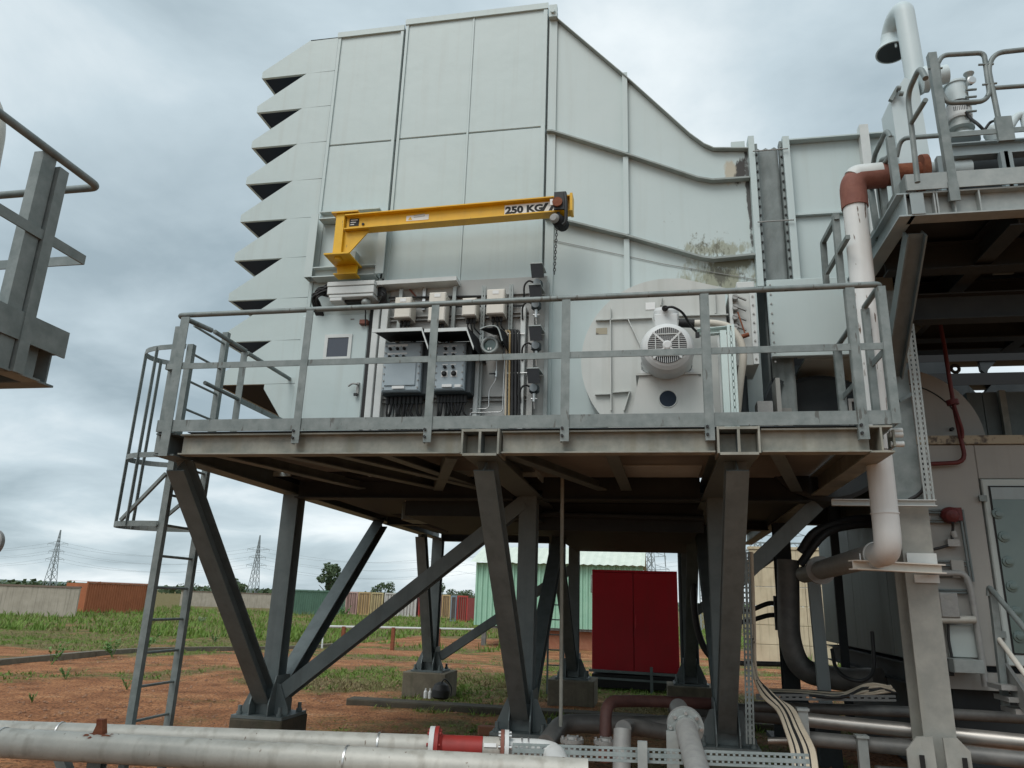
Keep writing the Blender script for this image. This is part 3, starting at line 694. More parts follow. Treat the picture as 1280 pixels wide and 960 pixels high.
# ---- guardrail round the platform
gr_ = thing('guardrail', (-1.3, YF, ZT), 'galvanised guardrail round the front of the platform', 'railing')
def gp(name, mb, m='galv_scuffed', parent=None): return build(name, mb, M[m], parent or gr_)
ZR, ZM = 4.125, 3.622
xl, xr = -4.27, 1.73; yf = YF-.02
mb = MB().tube(fillet([(xl+.12, 6.02, ZR-.03), (xl-.02, yf+.02, ZR), (xr, yf, ZR), (xr, 7.15, ZR)], .05), .024, 12); gp('top_rail', mb)
mb = MB().box(xl-.04, xr, yf-.005, yf+.006, ZM-.025, ZM+.028); mb.box(xl-.045, xl-.034, yf-.005, yf+.2, ZM-.025, ZM+.028).box(xr+.001, xr+.012, yf-.005, 7.1, ZM-.025, ZM+.028); gp('middle_rail', mb)
mb = MB().box(xl-.02, xr, yf-.004, yf+.006, ZT+.018, ZT+.122); mb.box(xr+.002, xr+.012, yf-.004, 7.3, ZT+.018, ZT+.122).box(xl-.032, xl-.022, yf-.004, 5.98, ZT+.018, ZT+.122); gp('toe_board', mb)
def post(x, y, z0, z1, w_=.07, face=-1, sx=1):
    mb = MB()
    f0, f1 = y, y+.008
    mb.box(x-w_/2, x+w_/2, f0, f1, z0, z1); mb.box(x-sx*w_/2-.004, x-sx*w_/2+.004, f1+.0005, y+.06, z0, z1)
    return mb
for px_ in (381.5, 541, 707.5, 884, 1071):
    x = A(px_, 460, YF).x; p_ = gp('post', post(x, yf-.014, ZB+.085, ZR-.02, .066))
    mb = MB()
    for z in (ZB+.13, ZB+.19): mb.cyl((x-.02, yf-.03, z), (x-.02, yf-.013, z), .012, 6)
    gp('bolt', mb, 'black_rubber', p_)
x = xl+.06; p_ = gp('post', post(x+.02, yf-.014, ZB-.02, ZR-.03, .085)); gp('post', post(x-.085, yf+.06, ZB+.02, ZR-.09, .075))
gp('post', post(xr-.0, yf-.016, ZT+.02, ZR-.02, .06))
# left return rail
q0 = Vector((xl+.1, 6.0, ZR-.03)); q1 = AX(370, 483, -4.17)
mb = MB().tube([(xl+.13, 6.05, ZR-.03), (xl+.13, 6.62, ZR-.03)], .022, 10).tube([(xl+.13, 6.66, ZR-.04), (xl+.13, 8.0, ZR-.04)], .022, 10); gp('side_rail', mb)
mb = MB().tube([(xl+.13, 6.02, ZM-.05), (xl+.13, 6.60, ZM-.05)], .02, 10); gp('side_rail', mb)
mb = MB().box(xl+.12, xl+.13, 6.62, 8.0, ZM-.08, ZM-.02); gp('side_rail', mb)
gp('post', post(xl+.13, 6.6, ZT, ZR-.05, .07)); gp('post', post(xl+.11, 7.9, ZT, ZR-.05, .07))
# right return posts
gp('post', post(xr+.0, 7.10, ZT, ZR-.02, .065)); gp('post', post(xr, 6.1, ZT, ZR-.02, .055))

# ---- caged ladder at the left end
lx = -4.52; ya, yb = 6.25, 6.80
lad = thing('caged_ladder', (lx, 6.5, 0), 'galvanised caged ladder at the left end of the platform', 'ladder')
def lp(name, mb, m='galvanised'): return build(name, mb, M[m], lad)
for y, zt in ((ya, 4.05), (yb, 4.38)): lp('side_rail', MB().box(lx-.032, lx+.032, y-.006, y+.006, 0, zt).box(lx+.022, lx+.032, y+.0065, y+.05, 0, zt))
rung = mesh_of('rung', MB().tube([(0, ya+.008, 0), (0, yb-.008, 0)], .0125, 8), M['galvanised'], (0, 0, 0)); k = 0; z = .30
while z < 4.35: put('rung', rung, (lx, 0, z), lad); z += .282
R_ = .36
def hoop(z, drop=0):
    pts = []
    for i in range(17):
        a = math.pi*(i/16); pts.append((lx-.03-.62*math.sin(a)**.8, (ya+yb)/2-(.30+.03*math.sin(a))*math.cos(a), z+drop*math.sin(a)))
    mb = MB()
    for p, q in zip(pts, pts[1:]): mb.bar(p, q, .008, .05)
    return mb
for z in (2.28, 2.93, 4.02): lp('hoop', hoop(z))
for a in (.16, .38, .62, .84):
    th = math.pi*a; x = lx-.02-.62*math.sin(th)**.8; y = (ya+yb)/2-(.30+.03*math.sin(th))*math.cos(th)
    lp('cage_bar', MB().box(x-.004, x+.004, y-.02, y+.02, 2.26, 4.03))
lp('cage_stay', MB().bar((lx-.03, ya-.01, 2.75), (lx-.45, ya+.02, 2.31), .03))
lp('cage_stay', MB().bar((lx-.03, yb+.01, 2.70), (lx-.45, yb-.02, 2.31), .03))
for y in (ya, yb): lp('wall_bracket', MB().bar((lx, y+.01, 3.0), (XL-.08, y+.01, 3.0), .04))

# ================================================================== FILTER HOUSE
fh = thing('filter_house', (-2.6, YW, ZT), 'tall pale grey inlet filter house with stacked weather hoods', 'filter house')
def fp(name, mb, m='panel_paint', parent=None, **k): return build(name, mb, M[m], parent or fh, **k)
XA, XB_, XM, XC = -4.035, -3.10, -2.17, -1.20; ZTOP = 8.90; ZBOT = 2.95; YBK = 13.6
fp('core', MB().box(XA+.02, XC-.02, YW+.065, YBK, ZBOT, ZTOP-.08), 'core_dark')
zs1 = A(495, 175, YW).z; zs2 = A(590, 352, YW).z
def wpan(x0, x1, z0, z1, pr=.0):
    return MB().cham(x0+.008, x1-.008, YW-pr, YW+.06, z0+.006, z1-.006, .008)
crx0, crx1 = A(398, 300, YW).x-.07, A(478, 300, YW).x+.05
doorx0, doorx1 = A(372, 470, YW).x, A(461, 470, YW).x; doorz1 = A(420, 392, YW).z
fp('wall_panel', wpan(XA, XB_, zs1, ZTOP)); fp('wall_panel', wpan(XA, XB_, doorz1+.25, zs1)); fp('wall_panel', wpan(XA, XB_, doorz1, doorz1+.25))
for x0, x1 in ((XB_, XM), (XM, XC)):
    fp('wall_panel', wpan(x0+(.0 if x0 > XB_ else .01), x1, zs1, ZTOP+.07, .012)); fp('wall_panel', wpan(x0+(.0 if x0 > XB_ else .01), x1, zs2, zs1, .012)); fp('wall_panel', wpan(x0+(.0 if x0 > XB_ else .01), x1, ZBOT, zs2, .004), 'board_paint' if False else 'panel_paint')
fp('corner_trim', MB().box(XB_-.05, XB_-.012, YW-.022, YW-.002, zs2, ZTOP+.02)); fp('corner_trim', MB().box(XB_+.022, XB_+.055, YW-.03, YW-.014, zs2, ZTOP+.06))
fp('corner_trim', MB().box(XC-.06, XC-.010, YW-.03, YW-.014, ZBOT, ZTOP+.06)); fp('corner_trim', MB().box(XA+.012, XA+.05, YW-.018, YW-.002, ZBOT, ZTOP))
fp('roof_flashing', MB().box(XB_+.01, XC, YW-.04, YW-.0135, ZTOP-.0, ZTOP+.085)); fp('roof_flashing', MB().box(XA, XB_-.004, YW-.03, YW-.001, ZTOP-.07, ZTOP+.01))
fp('roof', MB().box(XA, XB_, YW+.06, YBK, ZTOP-.03, ZTOP)); fp('roof', MB().box(XB_+.01, XC, YW+.06, YBK, ZTOP+.02, ZTOP+.07)); fp('end_wall', MB().box(XC-.02, XC, YW+.062, YBK, ZBOT, ZTOP))
fp('panel_batten', MB().box(XM-.012, XM+.012, YW-.022, YW-.013, zs2, ZTOP+.0))
# weather hoods
XT, XI = -5.08, -4.43; PIT = .537
for i in range(9):
    zb = 8.325-PIT*i; h_ = thing('tmp', (0, 0, 0), 'x', 'x') if False else None
    ztop = zb+PIT if i else ZTOP-.04
    cheek = [(XT, zb), (XT, zb+.10), (XI, min(zb+PIT, ztop)), (XA+.002, min(zb+PIT-.005, ztop)), (XA+.002, zb+.003), (XI, zb)]
    hd = fp('weather_hood', MB().xz(cheek, YW-.004, YW+.016))
    fp('far_cheek', MB().xz(cheek, YBK-.02, YBK), parent=hd)
    fp('hood_roof', MB().xz([(XT+.0, zb+.085), (XT, zb+.10), (XI, zb+PIT-.001 if i else ztop), (XI, zb+PIT-.02 if i else ztop-.02)], YW+.017, YBK-.021), parent=hd)
    fp('hood_lip', MB().box(XT, XT+.012, YW+.017, YBK-.021, zb, zb+.084).box(XT+.0125, XT+.03, YW+.017, YBK-.021, zb, zb+.012), parent=hd)
    fp('soffit_trim', MB().box(XT+.03, XI-.02, YW+.017, YW+.032, zb+.001, zb+.014), parent=hd)
    fp('bird_screen', MB().box(XT+.031, XI+.03, YW+.033, YBK-.021, zb+.004, zb+.012), 'screen_dark', parent=hd)
fp('hood_top', MB().box(XI, XA-.001, YW-.004, YBK, ZTOP-.055, ZTOP-.04))
zl = 8.325-PIT*8
fp('lower_cheek', MB().xz([(-4.45, zl-.003), (-4.45, zl-.06), (-4.20, 3.62), (-4.20, ZBOT), (XA+.002, ZBOT), (XA+.002, zl-.003)], YW-.004, YW+.016))
fp('lower_shell', MB().xz([(-4.45, zl-.06), (-4.43, zl-.06), (-4.18, 3.62), (-4.18, ZBOT), (-4.20, ZBOT), (-4.20, 3.62)], YW+.017, YBK), 'screen_dark')
fp('hopper_floor', MB().box(-2.9, -1.35, 8.4, 10.6, 2.62, 2.86), 'under_steel'); fp('floor', MB().box(XA, XC, YW+.4, YBK, 2.87, 2.945), 'under_steel')
# access door
dr = fp('access_door', MB().cham(doorx0, doorx1-.036, YW-.05, YW+.0, ZBOT+.1, doorz1-.03, .012))
wx0, wx1, wz0, wz1 = A(405, 435, YW-.06).x, A(439, 435, YW-.06).x, A(422, 450, YW-.06).z, A(422, 418, YW-.06).z
fp('window_frame', MB().box(wx0, wx0+.04, YW-.066, YW-.051, wz0, wz1).box(wx1-.04, wx1, YW-.066, YW-.051, wz0, wz1).box(wx0+.0405, wx1-.0405, YW-.066, YW-.051, wz0, wz0+.04).box(wx0+.0405, wx1-.0405, YW-.066, YW-.051, wz1-.04, wz1), 'white_trim', dr)
fp('window_pane', MB().box(wx0+.041, wx1-.041, YW-.058, YW-.051, wz0+.041, wz1-.041), 'glass_dark', dr)
hx, hz = A(447, 481, YW-.08).x, A(447, 481, YW-.08).z
fp('handle', MB().tube(curve([(hx-.10, YW-.10, hz-.02), (hx-.05, YW-.11, hz+.005), (hx, YW-.10, hz), (hx+.005, YW-.05, hz)]), .010, 8).box(hx-.014, hx+.014, YW-.075, YW-.051, hz-.11, hz+.03), 'cast_grey', dr)
fp('padlock', MB().box(hx-.03, hx+.01, YW-.10, YW-.076, hz-.13, hz-.10), 'black_rubber', dr)
fp('door_head', MB().box(doorx0, doorx1-.02, YW-.035, YW-.001, doorz1-.028, doorz1+.04)); fp('door_jamb', MB().box(doorx1-.032, doorx1+.012, YW-.055, YW+.02, ZBOT, doorz1+.02), 'ink')

# ================================================================== INLET DUCT
XD0, XD1 = -1.185, 1.10; YD = YW+.03
stained('duct_stained', 'duct_paint', [(.70, 5.47, .75, .16, (.33, .35, .28), .20, 12), (.65, 5.50, .8, .40, (.14, .14, .10), .38, 18), (.72, 5.12, .75, .38, (.30, .31, .23), .22, 6), (.80, 5.2, .7, .5, (.12, .12, .09), .36, 13), (1.085, 6.0, .035, .9, (.07, .07, .065), .10, 9), (1.0, 6.42, .12, .22, (.04, .035, .03), .10, 11), (.90, 6.42, .12, .26, (.46, .42, .33), .20, 5), (.95, 5.3, .5, .12, (.16, .16, .11), .16, 10), (.2, 5.9, 1.6, 1.2, (.2, .2, .17), .60, 22)])
du = thing('inlet_duct', (0, YD, ZT), 'pale grey tapering air inlet duct with rust stained right end', 'duct')
def dp(name, mb, m='duct_stained', parent=None): return build(name, mb, M[m], parent or du)
def cpx(lst, Y=YD): return [(A(x, y, Y).x, A(x, y, Y).z) for x, y in lst]
topc = cpx([(689, 20), (782, 100), (862, 172), (880, 185), (892, 190), (935, 190)]); topc[0] = (XD0, topc[0][1]); topc[-1] = (XD1, topc[-1][1])
for k_, (za, zb_) in enumerate(((0, 0),)): pass
xm = A(781, 100, YD).x
def interp(c, x):
    for (xa, za), (xb, zb_) in zip(c, c[1:]):
        if xa <= x <= xb+1e-6: return za+(zb_-za)*(x-xa)/(xb-xa)
    return c[-1][1]
rib1 = cpx([(683, 168), (692, 168), (782, 196), (872, 226), (890, 229), (935, 226)]); rib2 = cpx([(683, 275), (698, 277), (782, 298), (876, 325), (892, 327), (944, 322)])
for c in (rib1, rib2): c[0] = (XD0, c[0][1]); c[-1] = (XD1, c[-1][1])
seg = [(topc, rib1), (rib1, rib2), (rib2, [(XD0, 3.1), (XD1, 3.1)])]
for ct, cb in seg:
    for x0, x1 in ((XD0, xm-.006), (xm+.006, XD1)):
        tp = [(x0, interp(ct, x0))]+[q for q in ct if x0+.01 < q[0] < x1-.01]+[(x1, interp(ct, x1))]
        bt = [(x0, interp(cb, x0)+.004)]+[(a, b_+.004) for a, b_ in cb if x0+.01 < a < x1-.01]+[(x1, interp(cb, x1)+.004)]
        dp('side_plate', MB().xz(tp+bt[::-1], YD, YD+.03))
def ribbon(c, y0, y1, th):
    mb = MB()
    for (xa, za), (xb, zb_) in zip(c, c[1:]): mb.prism([(xa, y0, za-th/2), (xb, y0, zb_-th/2), (xb, y0, zb_+th/2), (xa, y0, za+th/2)], (0, y1-y0, 0))
    return mb
dp('top_plate', ribbon([(a, b_+.012) for a, b_ in topc], YD-.07, YBK, .014), 'rib_shaded')
dp('stiffener', ribbon(rib1, YD-.085, YD-.001, .02), 'rib_shaded'); dp('stiffener', ribbon(rib2, YD-.095, YD-.001, .022), 'rib_shaded')
zc = interp(topc, xm)
dp('stiffener', MB().box(xm-.03, xm+.03, YD-.05, YD-.002, rib1[2][1]+.03, zc+.06), 'duct_paint'); dp('stiffener', MB().box(xm-.03, xm+.03, YD-.05, YD-.002, rib2[2][1]+.03, rib1[2][1]-.03), 'duct_paint'); dp('stiffener', MB().box(xm-.03, xm+.03, YD-.05, YD-.002, 3.1, rib2[2][1]-.03), 'duct_paint')
dp('flange', MB().box(XD0+.0, XD0+.10, YD-.03, YD-.001, 3.1, topc[0][1]+.02), 'duct_paint')
lg = A(687, 25, YD); dp('lifting_lug', MB().box(XD0+.0, XD0+.10, YD-.10, YD-.031, topc[0][1]-.10, topc[0][1]+.08).cyl((XD0+.05, YD-.13, topc[0][1]-.03), (XD0+.05, YD-.1, topc[0][1]-.03), .03, 10), 'duct_paint')
dp('lifting_lug', MB().box(.93, 1.08, YD+.02, YD+.05, topc[-1][1]+.02, topc[-1][1]+.16), 'duct_paint')
fl = dp('flange', MB().box(XD1+.002, XD1+.065, YD-.10, YD+.05, A(940, 358, YD-.1).z, topc[-1][1]+.14), 'duct_paint')
dp('flange', MB().box(XD1+.07, XD1+.10, YD-.06, YD+.05, A(940, 358, YD-.1).z, topc[-1][1]+.06), 'galvanised')
mb = MB()
for i in range(15): z = 5.05+i*.108; mb.cyl((XD1+.085, YD-.075, z), (XD1+.085, YD-.06, z), .012, 6)
build('bolt', mb, M['black_rubber'], du, kind='stuff')
# pleated expansion joint
XJ0, XJ1 = XD1+.105, XD1+.33; mb = MB(); kk = 5; pts = []
for i in range(kk+1): pts.append((XJ0+(XJ1-XJ0)*i/kk, YD+(.03 if i % 2 else -.015)))
zz1 = A(955, 186, YD).z; nz_ = 24
V = [(x, y+.012*math.sin(z_*3+i)*math.sin(z_*1.3), 3.55+(zz1-3.55)*z_/nz_) for z_ in range(nz_+1) for i, (x, y) in enumerate(pts)]
mb.add(V, [(a*(kk+1)+i, a*(kk+1)+i+1, (a+1)*(kk+1)+i+1, (a+1)*(kk+1)+i) for a in range(nz_) for i in range(kk)], True); mb.box(XJ0, XJ1, YD+.2, YBK, 3.55, zz1-.02)
build('expansion_joint', mb, M['pleat'], du)
dp('flange', MB().box(XJ1+.005, XJ1+.03, YD-.05, YD+.05, 4.2, zz1+.05), 'galvanised')
zj = A(955, 357, YD-.04).z; mb = MB(); zs_ = [3.5+(zj-3.5)*k/16 for k in range(17)]
xlp = A(960, 400, YD-.08).x
V = [(XJ0-.02+(xlp-XJ0+.03)*i/6, YD-.06+.012*math.sin(i*1.9+k*1.3)+.01*math.sin(k*2.7), z_) for k, z_ in enumerate(zs_) for i in range(7)]
mb.add(V, [(a*7+i, a*7+i+1, (a+1)*7+i+1, (a+1)*7+i) for a in range(16) for i in range(6)], True).box(XJ0-.02, xlp, YD-.045, YD-.03, 3.5, zj); dp('black_sleeve', mb, 'black_hood')
for py_ in (188, 277): dp('tie_rod', MB().tube([(XD1+.04, YD-.13, A(955, py_, YD-.13).z), (XJ1+.08, YD-.13, A(955, py_, YD-.13).z)], .008, 6), 'cast_grey')
for k in range(24): z_ = 4.25+k*(zz1-4.3)/23; dp('flange_bolt', MB().cyl((XJ1+.018, YD-.065, z_), (XJ1+.018, YD-.051, z_), .012, 6), 'black_rubber')
XE0, XE1 = XJ1+.035, 2.56; zd0, zd1 = 4.19, A(1000, 180, YD).z
dp('flange', MB().box(XE0, XE0+.07, YD-.10, YD+.04, zd0, zd1+.05), 'duct_paint')
zsm = A(1020, 269, YD).z
lpn = dp('lower_panel', MB().cham(xlp, 2.40, YD-.16, YD-.105, A(1000, 446, YD-.13).z, zj+.01, .006), 'duct_paint'); mb = MB()
for k in range(9): z_ = zj-.05-k*.105; mb.cyl((xlp+.03, YD-.17, z_), (xlp+.03, YD-.159, z_), .010, 6)
build('bolt', mb, M['cast_grey'], lpn, kind='stuff')
dp('side_plate', MB().box(XE0+.07, 2.27, YD, YD+.03, zsm+.005, zd1), 'duct_paint'); dp('side_plate', MB().box(XE0+.07, 2.27, YD, YD+.03, zd0, zsm-.005), 'duct_paint'); dp('side_plate', MB().box(2.36, XE1, YD, YD+.03, zd0, zd1), 'duct_paint')
dp('top_plate', MB().box(XE0+.07, XE1, YD-.09, YBK, zd1+.002, zd1+.018), 'duct_paint'); dp('stiffener', MB().box(XE0+.071, 2.26, YD-.05, YD-.001, zsm-.012, zsm+.012), 'duct_paint')
dp('stiffener', MB().box(2.27, 2.36, YD-.1, YD-.001, zd0, zd1+.12), 'white_trim'); dp('floor_plate', MB().box(XE0+.07, XE1, YD+.031, YBK, zd0-.02, zd0-.001), 'duct_paint')
# fine sag wires across the duct side
for (a, b_) in (((690, 300), (960, 352)),):
    mb = MB().tube([A(*a, YD-.012), A(830, 330, YD-.012), A(*b_, YD-.012)], .004, 5); build('wire', mb, M['cast_grey'], label='thin sagging wire across the duct side above the fan', cat='wire')

# turbine intake plenum in the dark below the duct
t = thing('intake_plenum', (1.7, 8.2, ZT), 'dark round turbine intake casing below the inlet duct', 'turbine intake')
mb = MB().lathe((1.72, 7.9, 3.42), (0, 1, 0), [(0, .62), (.02, .66), (.3, .66), (.32, .60), (4, .60)], 40); build('casing', mb, M['under_steel'], t)
mb = MB().box(1.95, 2.25, 7.75, 7.88, 3.35, 3.75); f_ = build('inspection_box', mb, M['under_steel'], t); build('box_frame', MB().box(1.93, 1.96, 7.72, 7.745, 3.33, 3.77).box(2.24, 2.27, 7.72, 7.745, 3.33, 3.77).box(1.961, 2.239, 7.72, 7.745, 3.74, 3.77).box(1.961, 2.239, 7.72, 7.745, 3.33, 3.36), M['cast_grey'], f_)
build('support_plate', MB().box(1.2, 1.36, 7.6, 7.64, 3.1, 3.65), M['enclosure'], t); build('bracket', MB().bar((1.0, 7.6, 3.4), (1.25, 7.65, 3.95), .12, .1), M['under_steel'], t)

# ================================================================== JIB CRANE
YC = 7.15
def text(name, s, size, loc, m, parent, bold=.012, rx=0.0, shear=0.0):
    cu = bpy.data.curves.new('lettering', 'FONT'); cu.body = s; cu.size = size; cu.offset = bold*size; cu.extrude = .0008; cu.shear = shear; cu.resolution_u = 3
    tmp = bpy.data.objects.new('tmp', cu); me = bpy.data.meshes.new_from_object(tmp); bpy.data.objects.remove(tmp); me.name = name
    o = bpy.data.objects.new(name, me); me.materials.append(M[m]); sc.collection.objects.link(o); o.parent = parent
    o.location = Vector(loc)-root_of(parent); o.rotation_euler = (R(90), rx, 0); return o
mb_fr = thing('crane_frame', A(435, 345, YW), 'pale grey channel frame on the wall that carries the yellow jib', 'frame')
fx0, fx1 = A(392, 312, YW-.1).x, A(479, 312, YW-.1).x; fz0, fz1 = A(432, 342, YW-.1).z, A(435, 271, YW-.1).z
def bp_(name, mb, m, par): return build(name, mb, M[m], par)
bp_('upright', MB().chan((fx0, YW-.09, fz0-.05), (fx0, YW-.09, fz1+.03), .10, .16, .012, (0, -1, 0)), 'duct_paint', mb_fr)
bp_('upright', MB().chan((fx1, YW-.09, fz0-.05), (fx1, YW-.09, fz1+.0), .10, .16, .012, (0, -1, 0)), 'duct_paint', mb_fr)
bp_('cross_rail', MB().ibeam((fx0+.06, YW-.10, fz0), (fx1-.06, YW-.10, fz0), .17, .13, .012), 'duct_paint', mb_fr)
bp_('cross_rail', MB().ibeam((fx0+.06, YW-.10, fz1), (fx1-.06, YW-.10, fz1), .16, .10, .012), 'duct_paint', mb_fr)
bp_('back_plate', MB().box(fx0+.06, fx1-.06, YW-.03, YW-.015, fz0+.07, fz1-.06), 'duct_paint', mb_fr)
bp_('mount_plate', MB().box(A(418, 330, YW-.13).x, A(444, 330, YW-.13).x, YW-.15, YW-.032, fz0+.08, fz0+.26), 'duct_paint', mb_fr)
jb = thing('jib_crane', A(430, 330, YC), 'yellow wall mounted jib crane marked 250 KG', 'crane')
x0, zt_, zb_ = A(432, 281, YC).x, A(432, 272.5, YC).z, A(432, 290.5, YC).z; x1 = A(713, 258, YC).x; hh = .19; zc_ = 5.79; zr = A(690, 258.5, YC).z-zc_
xb = x0-.05
bp_('arm', MB().ibeam((x0+.015, YC, zc_-.005), (x1, YC, zc_+zr), .14, hh, .014), 'yellow_worn', jb)
bp_('mast', MB().box(xb-.05, xb+.05, YC-.05, YC+.05, A(430, 319, YC).z, zc_+.11), 'yellow_worn', jb)
bp_('mast_cap', MB().box(xb-.10, xb+.22, YC-.08, YC+.3, zc_+.112, zc_+.128), 'yellow_worn', jb)
gx = A(447, 300, YC).x
bp_('knee_plate', MB().xz([(xb+.052, zc_-hh/2-.008), (x0+.30, zc_-hh/2-.006), (x0+.08, A(430, 319, YC).z+.02), (xb+.052, A(430, 319, YC).z+.02)], YC-.008, YC+.008), 'yellow_worn', jb)
bz = A(430, 320, YC).z
bp_('foot_bracket', MB().box(xb-.13, xb+.17, YC-.10, YW-.152, bz-.02, bz-.002).xz([(xb-.10, bz-.021), (xb+.15, bz-.021), (xb+.15, bz-.12), (xb-.08, bz-.12)], YW-.26, YW-.22), 'yellow_worn', jb)
bp_('foot_bracket', MB().box(xb-.11, xb+.16, YW-.30, YW-.152, bz-.15, bz-.135), 'yellow_worn', jb)
bp_('pivot_pin', MB().cyl((xb, YC-.0, bz-.05), (xb, YC, bz-.021), .04, 10), 'yellow_worn', jb)
bp_('end_stop', MB().box(x1+.001, x1+.03, YC-.08, YC+.08, zc_+zr-.10, zc_+zr+.11), 'yellow_worn', jb)
tl = math.atan2(zr, x1-x0)
pl_ = bp_('rating_plate', MB().prism([(A(631, 263, YC).x, YC-.0125, zc_+zr*.71-.062), (x1-.14, YC-.0125, zc_+zr*.95-.062), (x1-.14, YC-.0125, zc_+zr*.95+.062), (A(631, 263, YC).x, YC-.0125, zc_+zr*.71+.062)], (0, .004, 0)), 'white_label', jb)
text('rating_lettering', '250 KG', .112, (A(632, 267, YC).x, YC-.0135, zc_+zr*.71-.040), 'ink', pl_, .05, -tl).scale.x = 1.18
for i in range(3):
    xx = A(676+i*10, 262, YC).x; zq = zc_+zr*.87+.005*i
    bp_('stripe', MB().xz([(xx, zq-.05), (xx+.035, zq-.05), (xx+.085, zq+.05), (xx+.05, zq+.05)], YC-.0155, YC-.0135), 'ink', pl_)
lb_ = bp_('warning_label', MB().prism([(A(508, 277, YC).x, YC-.0105, zc_+zr*.28-.03), (A(536, 274, YC).x, YC-.0105, zc_+zr*.38-.03), (A(536, 274, YC).x, YC-.0105, zc_+zr*.38+.035), (A(508, 277, YC).x, YC-.0105, zc_+zr*.28+.035)], (0, .003, 0)), 'white_label', jb)
xx = A(513, 276, YC).x; bp_('warning_triangle', MB().xz([(xx-.025, zc_+zr*.29-.02), (xx+.025, zc_+zr*.29-.02), (xx, zc_+zr*.29+.024)], YC-.0125, YC-.0108), 'yellow_paint', lb_)
for k in range(2): bp_('print_line', MB().xz([(xx+.04, zc_+.02+k*.022), (xx+.17, zc_+.031+k*.022), (xx+.17, zc_+.041+k*.022), (xx+.04, zc_+.03+k*.022)], YC-.0125, YC-.0108), 'board_paint', lb_)
xx = A(443, 282, YC).x; np_ = bp_('name_plate', MB().box(xx-.06, xx+.055, YC-.011, YC-.0075, zc_-.035, zc_+.06), 'ink', jb)
for k in range(3): bp_('print_line', MB().box(xx-.045, xx+.04-.02*k, YC-.013, YC-.0115, zc_+.035-.028*k, zc_+.045-.028*k), 'white_label', np_)
bp_('bolt_head', MB().cyl((xx+.11, YC-.02, zc_-.02), (xx+.11, YC-.0075, zc_-.02), .016, 8), 'ink', jb)
# hoist on the jib end
hxp = A(704, 266, YC); hs = thing('chain_hoist', hxp, 'small dark chain hoist hanging from the jib tip', 'hoist')
zq = zc_+zr
bp_('trolley', MB().box(hxp.x-.09, hxp.x+.04, YC-.10, YC-.078, zq-.09, zq+.12), 'black_rubber', hs); bp_('trolley', MB().box(hxp.x-.09, hxp.x+.04, YC+.078, YC+.10, zq-.12, zq+.12), 'black_rubber', hs)
bp_('wheel_guard', MB().cyl((hxp.x-.05, YC-.125, zq-.01), (hxp.x-.05, YC-.101, zq-.01), .055, 12), 'rust', hs); bp_('tag_plate', MB().box(hxp.x-.13, hxp.x-.07, YC-.112, YC-.1005, zq-.04, zq+.03), 'white_label', hs)
bp_('hoist_body', MB().lathe((hxp.x-.06, YC-.09, zq-.20), (0.25, 1, .1), [(0, .03), (.02, .065), (.12, .078), (.20, .07), (.24, .04)], 18), 'black_hood', hs)
bp_('gear_cover', MB().lathe((hxp.x-.09, YC-.13, zq-.20), (0.25, 1, .1), [(0, .035), (.02, .05), (.04, .055)], 18), 'cast_grey', hs)
bp_('hanger', MB().box(hxp.x-.06, hxp.x-.03, YC-.06, YC+.06, zq-.14, zq-.10), 'black_rubber', hs)
bp_('hand_chain', MB().tube(curve([(hxp.x+.03, YC-.1, zq+.1), (hxp.x+.045, YC-.12, zq-.05), (hxp.x+.04, YC-.11, zq-.24), (hxp.x+.01, YC-.1, zq-.28)]), .018, 6), 'black_rubber', hs)
lk = MB().tube([(math.cos(a)*.011, 0, math.sin(a)*.02) for a in [i*math.pi/4 for i in range(8)]], .0045, 5, closed=True)
lkm = mesh_of('chain_link', lk, M['black_rubber'], (0, 0, 0)); z = zq-.30; k = 0
while z > A(696, 345, YC).z: put('chain_link', lkm, (hxp.x-.06-.0012*k, YC-.05, z), hs, (k % 2)*R(90)); z -= .034; k += 1

# ================================================================== EQUIPMENT ON THE WALL
def rect(px0, py0, px1, py1, Y):
    cxp, cyp = (px0+px1)/2, (py0+py1)/2
    return A(px0, cyp, Y).x, A(px1, cyp, Y).x, A(cxp, py1, Y).z, A(cxp, py0, Y).z
def pbox(px0, py0, px1, py1, Yf, dep, c=.006):
    x0, x1, z0, z1 = rect(px0, py0, px1, py1, Yf); return MB().cham(x0, x1, Yf, Yf+dep, z0, z1, c)
def solo(name, mb, m, label, cat, group=None): return build(name, mb, M[m], None, label, cat, group)
YB1 = YW-.035
x0, x1, z0, z1 = rect(481, 372, 684, 536, YB1); rk = thing('instrument_board', ((x0+x1)/2, YB1, z0), 'grey backboard behind the control cabinets and instruments', 'instrument board')
z0 = ZT+.02
bp_('board', MB().cham(x0, x1-.02, YB1, YW-.014, z0, z1+.22, .004), 'board_paint', rk)
for zf in (374.5, 397.5, 500): bp_('strut_rail', MB().chan((x0+.02, YB1-.03, A(580, zf, YB1).z), (x1-.12, YB1-.03, A(580, zf, YB1).z), .04, .05, .006), 'cast_grey', rk)
for px_ in (498, 566, 684): xq = A(px_, 450, YB1).x; bp_('strut_upright', MB().chan((xq, YB1-.075, z0), (xq, YB1-.075, z1+.1), .04, .035, .006, (0, -1, 0)), 'galvanised_pale', rk)
